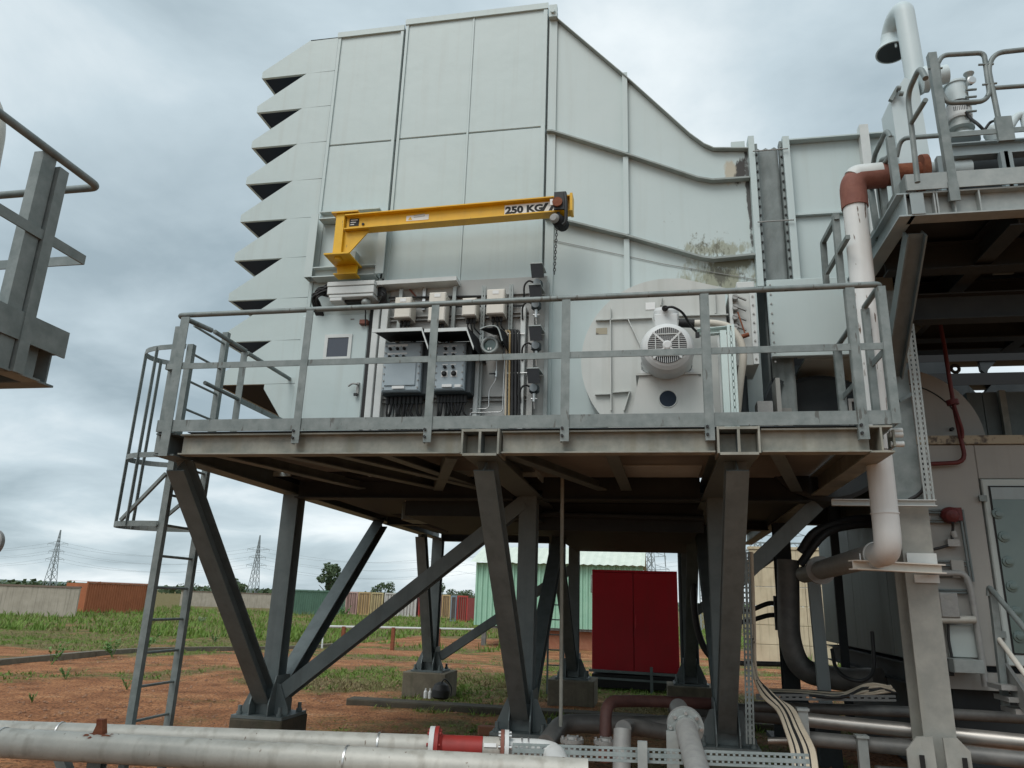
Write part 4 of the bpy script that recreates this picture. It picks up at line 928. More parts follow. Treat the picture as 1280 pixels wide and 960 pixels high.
def perforated(mb, p0, p1, side, w_, pitch, th=.004, hole=.5, rows=1):
    p0, p1, side = Vector(p0), Vector(p1), Vector(side).normalized(); d = p1-p0; L_ = d.length; d.normalize(); nn = d.cross(side).normalized()*th
    for k in range(rows+1):
        ww = w_/rows*.30 if 0 < k < rows else w_/rows*.19; o = -w_/2+w_*k/rows+(ww if k == 0 else -ww if k == rows else 0)
        mb.prism([p0+side*(o-ww), p1+side*(o-ww), p1+side*(o+ww), p0+side*(o+ww)], nn)
    for r_i in range(rows):
        o = -w_/2+w_*(r_i+.5)/rows; hw = w_/rows*.17
        for i in range(int(L_/pitch)):
            a = p0+d*(i*pitch); b_ = a+d*pitch*(1-hole)
            mb.prism([a+side*(o-hw), b_+side*(o-hw), b_+side*(o+hw), a+side*(o+hw)], nn)
    return mb
for px_ in (600.5, 636): xq = A(px_, 450, YB1-.09).x; bp_('strut_upright', perforated(MB(), (xq, YB1-.09, z0), (xq, YB1-.09, z1+.1), (1, 0, 0), .045, .05, .004, .45).box(xq-.022, xq+.022, YB1-.06, YB1-.055, z0, z1+.1), 'galvanised_pale', rk)
for (pa, pb, w_) in ((463, 471, 'white_trim'), (473.5, 482, 'white_trim'), (593, 598.5, 'white_trim'), (650, 656.5, 'white_trim')):
    xa, xb_2, za, zb2 = rect(pa, 385 if pa < 500 or pa > 640 else 452, pb, 512, YB1-.06)
    solo('cable_duct', MB().cham(xa, xb_2, YB1-.10, YB1-.001 if pa > 482 else YW-.03, z0, zb2, .006), w_, {463: 'white vertical cable duct right beside the access door', 473.5: 'white vertical cable duct left of the first control cabinet', 593: 'short white upright right of the second control cabinet', 650: 'white vertical cable duct beside the hooded instruments'}[pa], 'cable duct', 'white cable ducts on the wall')
# ledge over the board
x0, x1, z0_, z1_ = rect(471, 346.5, 571, 353.5, YW-.2); lg_ = thing('drip_ledge', ((x0+x1)/2, YW-.1, z0_), 'long thin pale ledge above the junction boxes', 'ledge')
bp_('ledge_plate', MB().prism([(x0, YW-.22, z0_-.01), (x1, YW-.22, z0_+.0), (x1, YW-.22, z0_+.05), (x0, YW-.22, z0_+.04)], (0, .21, 0)), 'white_trim', lg_)
for px_ in (530, 569): xq = A(px_, 360, YW-.1).x; bp_('hanger', MB().chan((xq, YW-.06, z0_-.28), (xq, YW-.06, z0_-.002), .035, .04, .006, (0, -1, 0)), 'steel_bright', lg_)
xq = A(512, 358, YW-.05).x; bp_('orange_tie', MB().bar((xq, YW-.04, z0_-.005), (xq+.12, YW-.04, z0_-.14), .02), 'oxide_red', lg_)
# stacked flat cable trays with cables over the door
for i, (a, b_, c_, d_, lb) in enumerate(((409, 351, 468, 356.5, 'topmost of three pale cable covers above the access door'), (409, 357.5, 467, 366.5, 'deep middle one of three pale cable covers above the access door'), (411, 367.5, 466, 371, 'lowest of three pale cable covers above the access door'))):
    solo('cable_cover', pbox(a, b_, c_, d_, YW-.28, .25), 'white_trim', lb, 'cable cover', 'cable covers above the door')
solo('cable_cover', pbox(412, 371.7, 427, 376, YW-.28, .25), 'white_trim', 'short pale cable cover stub under the stack above the door', 'cable cover', 'cable covers above the door')
solo('void_panel', pbox(428, 371.5, 452, 377, YW-.2, .17), 'black_rubber', 'dark slot beside the dome lamp above the door', 'panel')
ca = thing('cable_bundle', A(400, 372, YW-.1), 'black cable bundle looping left of the pale cable covers', 'cables')
r4 = random.Random(3)
for k in range(16):
    a = r4.uniform(0, 1); p0 = A(411, 353+a*18, YW-.12-.1*r4.random()); p1 = A(391+r4.uniform(0, 6), 366+r4.uniform(-6, 3)+a*6, YW-.14-.1*r4.random()); p2 = A(393+r4.uniform(0, 10), 386+r4.uniform(-4, 4), YW-.05-.05*r4.random()); p3 = A(396+r4.uniform(0, 10), 396, YW-.03)
    bp_('cable', MB().tube(curve([p0, p1, p2, p3], 6), .011, 6), 'black_rubber', ca)
cb = thing('cable_bundle', A(476, 372, YW-.1), 'black cable bundle looping right of the pale cable covers', 'cables')
for k in range(10):
    a = k/9; p0 = A(467, 354+a*17, YW-.14); p1 = A(477+7*a*(1-a)+r4.uniform(0, 4), 360+a*10, YW-.16); p2 = A(472+12*(1-a), 384, YW-.09); p3 = A(471+10*(1-a), 397, YW-.05)
    bp_('cable', MB().tube(curve([p0, p1, p2, p3], 6), .010, 6), 'black_rubber', cb)
p = A(455, 374.5, YW-.26); dl = thing('dome_lamp', p, 'small grey dome lamp over the access door', 'lamp')
bp_('dome', MB().lathe(p+Vector((0, .1, 0)), (0, -1, -.25), [(0, .055), (.05, .052), (.085, .035), (.10, .01)], 16), 'galvanised_pale', dl); bp_('stem', MB().tube(curve([p+Vector((0, .02, -.05)), p+Vector((0.0, .08, -.12)), p+Vector((-.02, .13, -.16)), p+Vector((-.02, .16, -.26))]), .008, 6), 'black_rubber', dl)
solo('alarm_box', pbox(449, 399, 458.5, 404.5, YW-.11, .10), 'oxide_red', 'small dull red alarm box above the door', 'alarm')
solo('door_plate', pbox(438, 397.8, 442.5, 399.4, YW-.06, .02), 'cast_grey', 'tiny grey plate left of the red alarm box', 'plate')
# junction boxes
for a, b_, c_, d_, lb in ((493, 371, 513.5, 397, 'cream junction box farthest left in the row above the cabinets'), (535.5, 365, 556.5, 401, 'tall cream junction box behind the second guardrail post'), (577.5, 372, 595, 394, 'smallest cream junction box above the second cabinet'), (608, 361, 630.5, 392, 'largest cream junction box above the round gauge')):
    x0, x1, z0_, z1_ = rect(a, b_, c_, d_, YW-.30); t = thing('junction_box', ((x0+x1)/2, YW-.2, z0_), lb, 'junction box', 'cream junction boxes')
    bp_('box_body', MB().cham(x0+.008, x1-.008, YW-.25, YW-.09, z0_+.008, z1_-.008, .006), 'cream_plastic', t)
    bp_('lid', MB().cham(x0, x1, YW-.30, YW-.251, z0_, z1_, .012), 'cream_plastic', t)
    lbp = bp_('nameplate', MB().box((x0+x1)/2-.035, (x0+x1)/2+.035, YW-.304, YW-.3005, z1_-.06, z1_-.02), 'white_label', t)
    for k in range(3):
        xq = x0+(x1-x0)*(.28+.22*k); bp_('cable_gland', MB().cyl((xq, YW-.18, z0_-.05), (xq, YW-.18, z0_+.008), .02, 8), 'black_rubber', t)
        bp_('cable', MB().tube(curve([(xq, YW-.18, z0_-.05), (xq+.01, YW-.17, z0_-.11), (xq+r4.uniform(.0, .12), YW-.09, z0_-.2), (xq+r4.uniform(.02, .2), YW-.07, z0_-.32)]), .009, 6), 'black_rubber', t)
for zf, x_a, x_b in ((371, 486, 610), (376, 630, 652), (383, 485, 655)):
    solo('conduit', MB().tube([A(x_a, zf+1.2, YW-.09), A(x_b, zf-1.0, YW-.09)], .012, 8), 'black_rubber', {371: 'black conduit running along behind the cream boxes', 376: 'short black conduit right of the largest cream box', 383: 'lower black conduit behind the cream boxes'}[zf], 'conduit', 'black conduits on the board')
# control cabinets with sun hoods
def cabinet(hx0, hy0, hx1, hy1, bx0, by0, bx1, by1, lb, rows, window):
    Yc = YW-.36; x0, x1, z0_, z1_ = rect(bx0, by0, bx1, by1, Yc); t = thing('control_cabinet', ((x0+x1)/2, YW-.2, z0_), lb, 'control cabinet', 'control cabinets with sun hoods')
    bp_('body', MB().cham(x0-.01, x1+.06, Yc+.07, YW-.06, z0_-.02, z1_+.03, .01), 'cabinet_side', t)
    fl_ = bp_('cover', MB().cham(x0, x1, Yc, Yc+.068, z0_, z1_, .016), 'cabinet_grey', t)
    bm = mesh_of('cover_bolt', MB().cyl((0, -.012, 0), (0, 0, 0), .009, 6), M['cast_grey'], (0, 0, 0))
    for k in range(7):
        for xq in (x0+.022, x1-.022): put('cover_bolt', bm, (xq, Yc, z0_+.04+(z1_-z0_-.08)*k/6), t)
    xh0, xh1, zh0, zh1 = rect(hx0, hy0, hx1, hy1, Yc-.28)
    hd = [(Yc-.30, zh1), (Yc-.30, zh1-.02), (YW-.06, z1_+.20), (YW-.06, z1_+.22)]
    hz_ = z1_+.012
    hp = bp_('sun_hood', MB().prism([(x0-.05, Yc-.26, hz_+.03), (x1+.07, Yc-.26, hz_+.03), (x1+.07, YW-.07, hz_+.10), (x0-.05, YW-.07, hz_+.10)], (0, 0, .012)), 'black_hood', t)
    bp_('hood_rim', MB().box(x0-.05, x1+.07, Yc-.272, Yc-.261, hz_+.012, hz_+.05).prism([(x1+.071, Yc-.272, hz_+.012), (x1+.071, Yc-.272, hz_+.05), (x1+.155, Yc-.272, hz_-.16), (x1+.155, Yc-.272, hz_-.20)], (0, .011, 0)), 'white_trim', hp)
    bp_('hood_cheek', MB().prism([(x1+.072, Yc-.26, hz_+.04), (x1+.155, Yc-.26, hz_-.18), (x1+.155, YW-.07, hz_-.18), (x1+.072, YW-.07, hz_+.10)], (.010, 0, .004)), 'black_hood', hp)
    for zr_, xs_, kind in rows:
        zq_ = z0_+(z1_-z0_)*zr_
        if kind == 'strip': bp_('label_strip', MB().box(x0+(x1-x0)*xs_[0], x0+(x1-x0)*xs_[1], Yc-.003, Yc-.0005, zq_, zq_+.014), 'white_label', fl_)
        else:
            for f_ in xs_:
                xq = x0+(x1-x0)*f_; rr_ = .017 if kind == 'knob' else .028
                if kind == 'big': bp_('switch_plate', MB().box(xq-.035, xq+.035, Yc-.003, Yc-.0005, zq_-.035, zq_+.035), 'white_label', fl_)
                bp_('knob', MB().lathe((xq, Yc-.004, zq_), (0, -1, 0), [(0, rr_), (.02, rr_), (.035, rr_*.6)], 12), 'ink', fl_)
                if kind == 'knob': bp_('label_strip', MB().box(xq-.03, xq+.03, Yc-.003, Yc-.0005, zq_+.025, zq_+.035), 'white_label', fl_)
    if window: bp_('window_panel', MB().cham(x0+.035, x1-.05, Yc-.014, Yc-.0005, z0_+.06, z0_+(z1_-z0_)*.62, .006), 'cabinet_grey', fl_)
    bp_('maker_plate', MB().box(x0+(x1-x0)*.3, x0+(x1-x0)*.62, Yc-.02, Yc-.0006 if not window else Yc-.015, z0_+.025, z0_+.055), 'white_label', fl_)
    if not window: bp_('maker_plate', MB().box(x0+(x1-x0)*.7, x0+(x1-x0)*.9, Yc-.006, Yc-.0006, z0_+.025, z0_+.055), 'white_label', fl_)
    for k in range(9):
        xq = x0+(x1-x0)*(.06+.11*k); rr_ = r4.uniform(.010, .017)
        bp_('cable_gland', MB().cyl((xq, Yc+.16, z0_-.10), (xq, Yc+.16, z0_-.02), .024, 8), 'black_rubber', t)
        bp_('cable', MB().tube(curve([(xq, Yc+.16, z0_-.1), (xq+r4.uniform(-.02, .02), Yc+.17, z0_-.2), (xq+r4.uniform(-.08, .1), Yc+.24, z0_-.33), (xq+r4.uniform(-.1, .12), Yc+.27, z0_-.55)]), rr_, 6), 'black_rubber', t)
cabinet(472, 412, 535, 440, 478.5, 428, 526, 489, 'blue grey control cabinet with window panel left of the second guardrail post', [(.93, (.10, .62), 'strip'), (.865, (.17, .36, .54), 'knob'), (.76, (.10, .62), 'strip'), (.70, (.17, .36, .54), 'knob')], True)
cabinet(540, 411, 592, 440, 543, 428, 581, 487, 'blue grey switch cabinet with rows of dark knobs behind the second guardrail post', [(.86, (.35, .62), 'knob'), (.72, (.35, .62), 'knob'), (.47, (.35, .62), 'knob'), (.33, (.35, .66), 'big')], False)
# round transmitter gauge under its hood
p = A(612, 431.5, YW-.34); t = thing('round_gauge', p-Vector((0, 0, .12)), 'round grey transmitter gauge under a black hood', 'gauge')
bp_('case', MB().lathe(p+Vector((.03, .22, 0)), (-.14, -1, 0), [(0, .07), (.06, .10), (.16, .10), (.20, .098), (.21, .085), (.212, .07)], 28), 'cast_grey', t)
bp_('glass', MB().lathe(p+Vector((0.0, .009, 0)), (-.14, -1, 0), [(0, .066), (.004, .066)], 28), 'glass_teal', t); bp_('bezel', MB().tube([p+Vector((math.cos(a)*.082, -.0, math.sin(a)*.082)) for a in [i*math.pi/12 for i in range(24)]], .018, 8, closed=True), 'galvanised_pale', t)
for dx in (-.012, .014): bp_('display_mark', MB().box(p.x+dx-.008, p.x+dx+.008, p.y-.004, p.y-.0005, p.z-.05, p.z-.028), 'white_label', t)
x0, x1, z0_, z1_ = rect(600, 408, 622, 414, YW-.46); hp = bp_('hood', MB().prism([(x0, YW-.46, z1_-.03), (x1, YW-.46, z1_-.02), (x1+.03, YW-.06, z1_+.05), (x0+.06, YW-.06, z1_+.05)], (0, 0, .012)), 'black_hood', t); bp_('hood_rim', MB().tube(curve([(x0, YW-.466, z1_-.03), ((x0+x1)/2, YW-.466, z1_+.0), (x1, YW-.466, z1_-.02), (x1+.055, YW-.466, z1_-.17)]), .008, 6), 'galvanised_pale', hp)
bp_('hood_cheek', MB().prism([(x1+.004, YW-.46, z1_-.02), (x1+.05, YW-.46, z1_-.17), (x1+.05, YW-.1, z1_-.17), (x1+.034, YW-.06, z1_+.05)], (.008, 0, 0)), 'black_hood', hp)
p = A(620, 468, YW-.12); t = thing('sample_valve', p, 'small bright valve on a thin tube below the round gauge', 'valve')
bp_('tube', MB().tube(fillet([A(621, 444, YW-.12), A(620, 475, YW-.12), A(611, 488, YW-.12), A(611, 511, YW-.12), A(588, 511, YW-.12)], .05), .007, 6), 'steel_bright', t)
bp_('body', MB().cyl(p+Vector((0, 0, -.03)), p+Vector((0, 0, .035)), .022, 8), 'steel_bright', t); bp_('lever', MB().bar(p+Vector((-.07, -.03, 0)), p+Vector((0, -.03, 0)), .014), 'black_rubber', t)
# conduits and pipes down the board
for px_, w_, m_, lb in ((633.5, .011, 'cable_tan', 'left tan conduit between round gauge and hooded instruments'), (637.5, .011, 'cable_orange', 'orange tan conduit between round gauge and hooded instruments'), (641, .018, 'black_rubber', 'left thick black cable right of the tan conduits'), (645, .018, 'black_rubber', 'middle thick black cable right of the tan conduits'), (649, .014, 'black_rubber', 'right thick black cable beside the white duct')):
    a = A(px_, 416, YW-.15); b_ = A(px_-1+(px_-640)*.1, 520, YW-.15)
    solo('conduit', MB().tube(fillet([a+Vector((-.12, .06, .0)), a+Vector((0, 0, .05)), a+Vector((0, 0, -.1)), b_], .1), w_, 8), m_, lb, 'conduit', 'vertical conduits beside the gauge')
solo('impulse_tube', MB().tube(fillet([A(656, 417, YW-.15), A(632, 417, YW-.15), A(628, 515, YW-.14), A(588, 516, YW-.14), A(588, 519, YW-.14)], .04), .006, 6), 'steel_bright', 'thin bent steel tube framing the gauge valve', 'tube')
solo('impulse_tube', MB().tube(fillet([A(660, 466, YW-.15), A(632, 466.5, YW-.15), A(630, 517, YW-.14)], .03), .006, 6), 'steel_bright', 'short thin steel tube beside the lowest hooded instrument', 'tube')
# hooded instruments
def instrument(px_, py, big, lb):
    Yi = YW-.22; p = A(px_, py+(18 if big else 14), Yi); s = PXM(px_, py, Yi)
    t = thing('hooded_instrument', p-Vector((0, 0, .1)), lb, 'instrument', 'black hooded instruments')
    x0, x1, z0_, z1_ = rect(px_-9, py, px_+9.5, py+20, Yi-.12)
    hd = bp_('hood', MB().prism([(x0, Yi-.14, z1_), (x1-.03, Yi-.14, z1_), (x1, Yi-.20, z0_), (x0+.03, Yi-.20, z0_)], (0, .012, .004)), 'black_hood', t)
    bp_('hood_top', MB().prism([(x0, Yi-.145, z1_+.005), (x1-.03, Yi-.145, z1_+.005), (x1-.03, YW-.05, z1_+.03), (x0, YW-.05, z1_+.03)], (0, 0, .012)), 'galvanised_pale', hd)
    q = A(px_, py+25, Yi); bp_('body', MB().lathe(q+Vector((0, .02, .05)), (0, 0, -1), [(0, .045), (.02, .055), (.07, .055), (.09, .03)], 14), 'cabinet_side', t)
    bp_('face', MB().lathe(q+Vector((0, -.035, .01)), (0, -1, -.2), [(0, .04), (.02, .04), (.022, .02)], 14), 'cabinet_grey', t)
    bp_('fitting', MB().cyl(q+Vector((0, .01, -.13)), q+Vector((0, .01, -.04)), .018, 8).cyl(q+Vector((-.03, .01, -.10)), q+Vector((.04, .01, -.10)), .014, 8), 'steel_bright', t)
    bp_('impulse_pipe', MB().tube([q+Vector((0, .01, -.13)), q+Vector((.005, .03, -.2))], .008, 6), 'steel_bright', t)
    bp_('cable', MB().tube(curve([q+Vector((-.05, .02, .04)), q+Vector((-.1, .0, .05)), q+Vector((-.15, .02, -.0)), q+Vector((-.16, .08, -.12))]), .011, 6), 'black_rubber', t)
for px_, py, bg_, lb in ((672, 331, 1, 'topmost black hooded instrument at the board edge'), (670, 357.5, 0, 'second black hooded instrument from the top just above the top rail'), (670, 409, 1, 'third black hooded instrument from the top between the two rails'), (667.5, 462, 1, 'lowest black hooded instrument below the middle rail')): instrument(px_, py, bg_, lb)
xq = A(664, 430, YW-.1).x; solo('instrument_post', MB().chan((xq, YW-.1, ZT+.02), (xq, YW-.1, A(664, 352, YW-.1).z), .06, .05, .006, (0, -1, 0)), 'cast_grey', 'grey channel post carrying the hooded instruments', 'post')

# ================================================================== COOLING FAN
YV = 7.0; fn = thing('ventilation_fan', (.2, YV, ZT), 'large pale grey scroll fan casing with ribs beside the duct', 'fan')
def ff(name, mb, m='fan_paint', parent=None): return build(name, mb, M[m], parent or fn)
cxx, czz = A(838, 447, YV).x, A(838, 447, YV).z; pts = []
for i in range(41):
    a = R(228)-i*R(228-85)/40; r_ = .885-.05*(i/40)
    pts.append((cxx+r_*math.cos(a), czz+r_*math.sin(a)))
xo = A(908, 400, YV).x; zt2 = A(900, 372, YV).z
x_bl = A(745, 516, YV).x
poly = [(x_bl+.02, ZT+.03)]+pts+[(cxx+.12, czz+.835), (xo, zt2+.10), (xo, ZT+.03)]
ff('side_plate', MB().xz(poly, YV, YV+.012)); ff('scroll_wrapper', MB().xz(poly, YV+.05, YV+.55)); ff('edge_angle', MB().xz(poly, YV+.013, YV+.049), 'enclosure')
def ribx(px0, py0, px1, py1, d=.038, th=.009):
    a, b_ = A(px0, py0, YV), A(px1, py1, YV); dd = Vector((b_.x-a.x, 0, b_.z-a.z)).normalized(); nn = Vector((-dd.z, 0, dd.x))*th/2
    return MB().prism([a-nn, b_-nn, b_+nn, a+nn], (0, -d, 0))
for q in ((763, 386, 764, 514), (745, 401.5, 815, 398.5), (848, 396, 910, 394.5), (785, 400, 802, 436), (744, 494, 763, 493.5), (766, 491.5, 788, 490), (787, 491, 780, 514), (827, 372, 826, 383), (893, 365, 894, 393)): ff('rib', ribx(*q))
ff('warning_sticker', MB().box(A(745, 414, YV).x, A(759, 414, YV).x, YV-.003, YV-.0005, A(752, 418, YV).z, A(752, 410, YV).z), 'cream_strip'); ff('maker_plate', pbox(807, 378, 819, 387, YV-.006, .005, .001), 'white_label')
# discharge box with damper quadrants
x0, x1, z0_, z1_ = rect(913, 366, 946, 456, YV+.0)
db = ff('damper_box', MB().cham(x0, x1, YV+.02, YV+.5, z0_, z1_, .006)); ff('damper_flange', MB().box(x0-.0, x0+.03, YV-.03, YV+.019, z0_, z1_).box(x1-.05, x1, YV-.02, YV+.019, z0_, z1_), 'white_trim', db)
for k, py in enumerate((371.5, 384.5, 396.5, 409)):
    p = A(919, py, YV-.04); ff('damper_spindle', MB().cyl(p+Vector((0, -.02, 0)), p+Vector((0, .055, 0)), .028, 10).bar(p+Vector((-.02, -.01, .02)), p+Vector((.10, -.01, -.04)), .03, .012), 'cast_grey', db)
ff('damper_lever', MB().bar(A(922, 390, YV-.1), A(931, 416, YV-.1), .012), 'rust', db); ff('lever_grip', MB().cyl(A(927, 421, YV-.1), A(936, 418, YV-.1), .022, 8), 'rust', db)
mb = MB()
for k in range(8):
    for xx in (x0+.075, x1-.025): mb.cyl((xx, YV-.03, z0_+.05+k*(z1_-z0_-.1)/7), (xx, YV+.02, z0_+.05+k*(z1_-z0_-.1)/7), .010, 6)
build('bolt', mb, M['cast_grey'], db, kind='stuff')
ff('chain_anchor', pbox(921, 352, 943, 366, YV+.06, .2), 'white_trim')
# pedestal under the motor
YM = 6.42; p0 = [A(q, py, YM) for q, py in ((799, 470), (872, 467), (886, 483), (893, 522), (782, 522))]; ZP = ZT+.04
ped = ff('motor_pedestal', MB().xz([(p0[4].x, ZP), (p0[0].x-.0, p0[0].z-.0), (p0[1].x, p0[0].z), (p0[2].x+.02, p0[2].z), (p0[3].x+.03, ZP)], YM, YM+.012).box(p0[0].x-.03, p0[1].x+.03, YM-.02, YV-.08, p0[0].z+.001, p0[0].z+.02).xz([(p0[4].x, ZP), (p0[0].x-.0, p0[0].z-.0), (p0[0].x+.012, p0[0].z-.0), (p0[4].x+.012, ZP)], YM+.013, YV-.08).xz([(p0[1].x-.012, p0[0].z), (p0[1].x, p0[0].z), (p0[2].x+.02, p0[2].z), (p0[3].x+.03, ZP), (p0[3].x+.015, ZP)], YM+.013, YV-.08))
ph = A(835, 498.5, YM); ff('access_hole', MB().cyl((ph.x, YM-.002, ph.z), (ph.x, YM+.001, ph.z), .073, 28), 'screen_dark', ped); ff('hole_ring', MB().tube([(ph.x+math.cos(a)*.078, YM-.001, ph.z+math.sin(a)*.078) for a in [i*math.pi/16 for i in range(32)]], .006, 6, closed=True), 'fan_paint', ped)
# motor
YQ = 6.16; c = A(834, 431.5, YQ); rm = 35.5*PXM(834, 433, YQ)
mo = thing('electric_motor', (c.x, 6.6, c.z-rm), 'round pale electric motor with slotted fan cowl on the pedestal', 'motor')
mf = lambda name, mb, m='motor_paint', parent=None: build(name, mb, M[m], parent or mo)
cw = mf('fan_cowl', MB().lathe((c.x, YQ+.42, c.z), (0, -1, 0), [(0, rm*.96), (.26, rm), (.33, rm*.985), (.385, rm*.90), (.41, rm*.78), (.42, rm*.70)], 48))
mf('grille_recess', MB().cyl((c.x, YQ-.001, c.z), (c.x, YQ-.004, c.z), rm*.70, 36), 'core_dark', cw)
gb = MB(); rg = rm*.69
for k in range(-9, 10):
    a = k*rg/9.5; hl = math.sqrt(max(0, rg*rg-a*a))
    for s in (-1, 1):
        lo = max(abs(a), rm*.16)
        if hl > lo:
            z0q, z1q = sorted((s*lo, s*hl)); gb.box(c.x+a-.0022, c.x+a+.0022, YQ-.011, YQ-.0045, c.z+z0q, c.z+z1q)
            gb.box(c.x+z0q, c.x+z1q, YQ-.011, YQ-.0045, c.z+a-.0022, c.z+a+.0022)
build('grille_bar', gb, M['motor_paint'], cw, kind='stuff')
for k in range(4):
    a = R(45+90*k); mf('grille_spoke', MB().bar((c.x+math.cos(a)*rm*.15, YQ-.009, c.z+math.sin(a)*rm*.15), (c.x+math.cos(a)*rm*.72, YQ-.009, c.z+math.sin(a)*rm*.72), .012, .016), 'motor_paint', cw)
    a = R(90*k); d_ = Vector((math.cos(a), 0, math.sin(a)))*rm*.42; e_ = Vector((-math.sin(a), 0, math.cos(a)))*rm*.36
    mf('grille_tie', MB().bar(Vector((c.x, YQ-.013, c.z))+d_-e_, Vector((c.x, YQ-.013, c.z))+d_+e_, .008), 'white_trim', cw)
mf('grille_hub', MB().lathe((c.x, YQ-.002, c.z), (0, -1, 0), [(0, rm*.17), (.012, rm*.17), (.018, rm*.12), (.018, .001)], 24), 'motor_paint', cw)
mf('stator_body', MB().lathe((c.x, 6.98, c.z), (0, -1, 0), [(0, rm*.9), (.42, rm*.92)], 36))
fm = MB()
for k in range(36):
    a = k*math.pi/18; fm.bar((c.x+math.cos(a)*rm*.93, 6.95, c.z+math.sin(a)*rm*.93), (c.x+math.cos(a)*rm*.93, 6.60, c.z+math.sin(a)*rm*.93), .008, .03, (math.cos(a), 0, math.sin(a)))
build('cooling_fin', fm, M['motor_paint'], mo, kind='stuff')
for s in (-1, 1): mf('foot', MB().xz([(c.x+s*rm*.65, c.z-rm*.70), (c.x+s*rm*1.0, c.z-rm*.45), (c.x+s*rm*1.02, p0[0].z+.022), (c.x+s*rm*.5, p0[0].z+.022)], 6.5, 6.9))
mf('base_skid', MB().box(c.x-rm*.55, c.x+rm*.55, 6.40, 6.95, p0[0].z+.0215, p0[0].z+.05), 'black_rubber')
tb = mf('terminal_box', MB().cham(A(818, 388, 6.5).x, A(847, 388, 6.5).x, 6.5, 6.75, c.z+rm*.88, A(832, 392, 6.5).z, .008)); p = A(833, 390, 6.42)
mf('terminal_cover', MB().lathe((p.x, 6.62, A(832, 394, 6.5).z), (0, -.25, 1), [(0, .115), (.03, .12), (.08, .115), (.11, .10), (.115, .02)], 24), 'motor_paint', tb); mf('cable_gland', MB().cyl(A(831, 385.5, 6.44), A(832, 385.5, 6.56), .028, 10), 'ink', tb)
mf('motor_cable', MB().tube(curve([A(832, 385, 6.43), A(841, 384, 6.40), A(853, 391, 6.45), A(862, 405, 6.6), A(869, 413, 6.7), A(873, 416, 6.75)]), .012, 8), 'ink')
solo('flexible_hose', MB().tube(curve([A(846, 404.5, 6.86), A(866, 404.5, 6.84), A(893, 404.5, 6.84), A(913, 410, 6.84), A(927, 428, 6.84), A(930, 448, 6.84), A(926, 480, 6.84), A(921, 530, 6.84)], 6), [.035]*43, 14) if False else MB().tube(curve([A(864, 404.5, 6.86), A(880, 404, 6.84), A(895, 404.5, 6.84), A(913, 410, 6.84), A(926, 428, 6.84), A(929, 448, 6.84), A(925, 480, 6.84), A(920, 532, 6.84)], 6), .034, 14), 'hose', 'cream flexible hose arching down right of the motor', 'hose')
solo('hose_connector', MB().cyl(A(848, 404, 6.86), A(868, 404.6, 6.86), .042, 12), 'ink', 'black hose connector right of the motor', 'connector')
# perforated mint strut frame
st = thing('cable_support', A(905, 515, 6.6), 'pale mint perforated strut frame right of the motor', 'cable support')
YS = 6.60
bp_('cross_strut', MB().chan(A(872, 416, YS), A(914, 412, YS), .07, .06, .006), 'mint_strut', st)
a, b_ = A(905, 412, YS-.06), A(913.5, 412, YS-.06); xq = (a.x); bp_('upright', MB().box(xq-.035, xq+.020, YS-.05, YS+.04, ZT+.04, a.z), 'mint_strut', st)
bp_('perforated_upright', perforated(MB(), (b_.x+.0, YS-.055, ZT+.04), (b_.x, YS-.055, a.z+.05), (1, 0, 0), .065, .06, .004, .35).box(b_.x-.03, b_.x+.03, YS-.02, YS-.015, ZT+.04, a.z), 'mint_strut', st)
bp_('end_cap', MB().box(A(869, 421, YS).x, A(874, 421, YS).x, YS-.06, YS-.03, A(870, 424, YS).z, A(870, 418, YS).z), 'ink', st)
solo('pale_conduit', MB().box(A(899, 470, 6.8).x, A(903.5, 470, 6.8).x, 6.8, 6.83, ZT+.04, A(900, 422, 6.8).z), 'white_trim', 'narrow pale upright channel behind the mint strut frame', 'channel')
# small clutter right of the hose
t = thing('valve_block', A(955, 515, 7.3), 'dark pipe and valve block under the expansion joint', 'valve block')
bp_('pipe_stub', MB().tube([(.86, 7.3, ZT), (.86, 7.3, 3.9)], .05, 10), 'under_steel', t); bp_('block', MB().box(.98, 1.12, 7.2, 7.4, 3.3, 3.62), 'cast_grey', t); bp_('flange', MB().box(1.16, 1.2, 7.2, 7.45, 3.1, 3.85), 'enclosure', t)

# ================================================================== RIGHT: VENT PIPE
vp = thing('vent_pipe', (1.74, 6.2, 1.95), 'peeling white vent pipe with a rusty red top bend and clean lower bend', 'pipe')
vx = 1.765; vy = 6.22; rp_ = .098; ztp = A(1068, 222, vy).z; zlo = A(1106, 690, vy).z; vxl = 1.74
mk = lambda name, mb, m: build(name, mb, M[m], vp)
zsp = A(1090, 565, vy).z
mk('peeling_length', MB().tube([(vx, vy, ztp-.30), (vxl+.005, vy, zsp+.01)], rp_, 24), 'pipe_peeling')
mk('clean_length', MB().tube([(vxl, vy, zsp), (vxl, vy, A(1106, 642, vy).z+.004)], rp_-.001, 24), 'pipe_white')
mk('lower_bend', MB().tube(fillet([(vxl, vy, A(1106, 642, vy).z), (vxl, vy, zlo), (vxl, vy+.34, zlo-.0)], .3, 10), rp_, 24).cyl((vxl, vy, A(1106, 642, vy).z-.004), (vxl, vy, A(1106, 642, vy).z+.006), rp_+.006, 24), 'pipe_white')
mk('weld_collar', MB().cyl((vxl, vy+.33, zlo), (vxl, vy+.35, zlo), rp_+.008, 24), 'pipe_white')
mk('horizontal_run', MB().tube([(vxl, vy+.35, zlo), (vxl-.04, 9.5, zlo-.04)], rp_-.002, 20), 'cast_grey'); mk('run_flange', MB().cyl((vxl-.03, 8.6, zlo-.03), (vxl-.03, 8.66, zlo-.03), rp_+.05, 20), 'cast_grey')  # shade put into the run's colour, greyer than the white pipe
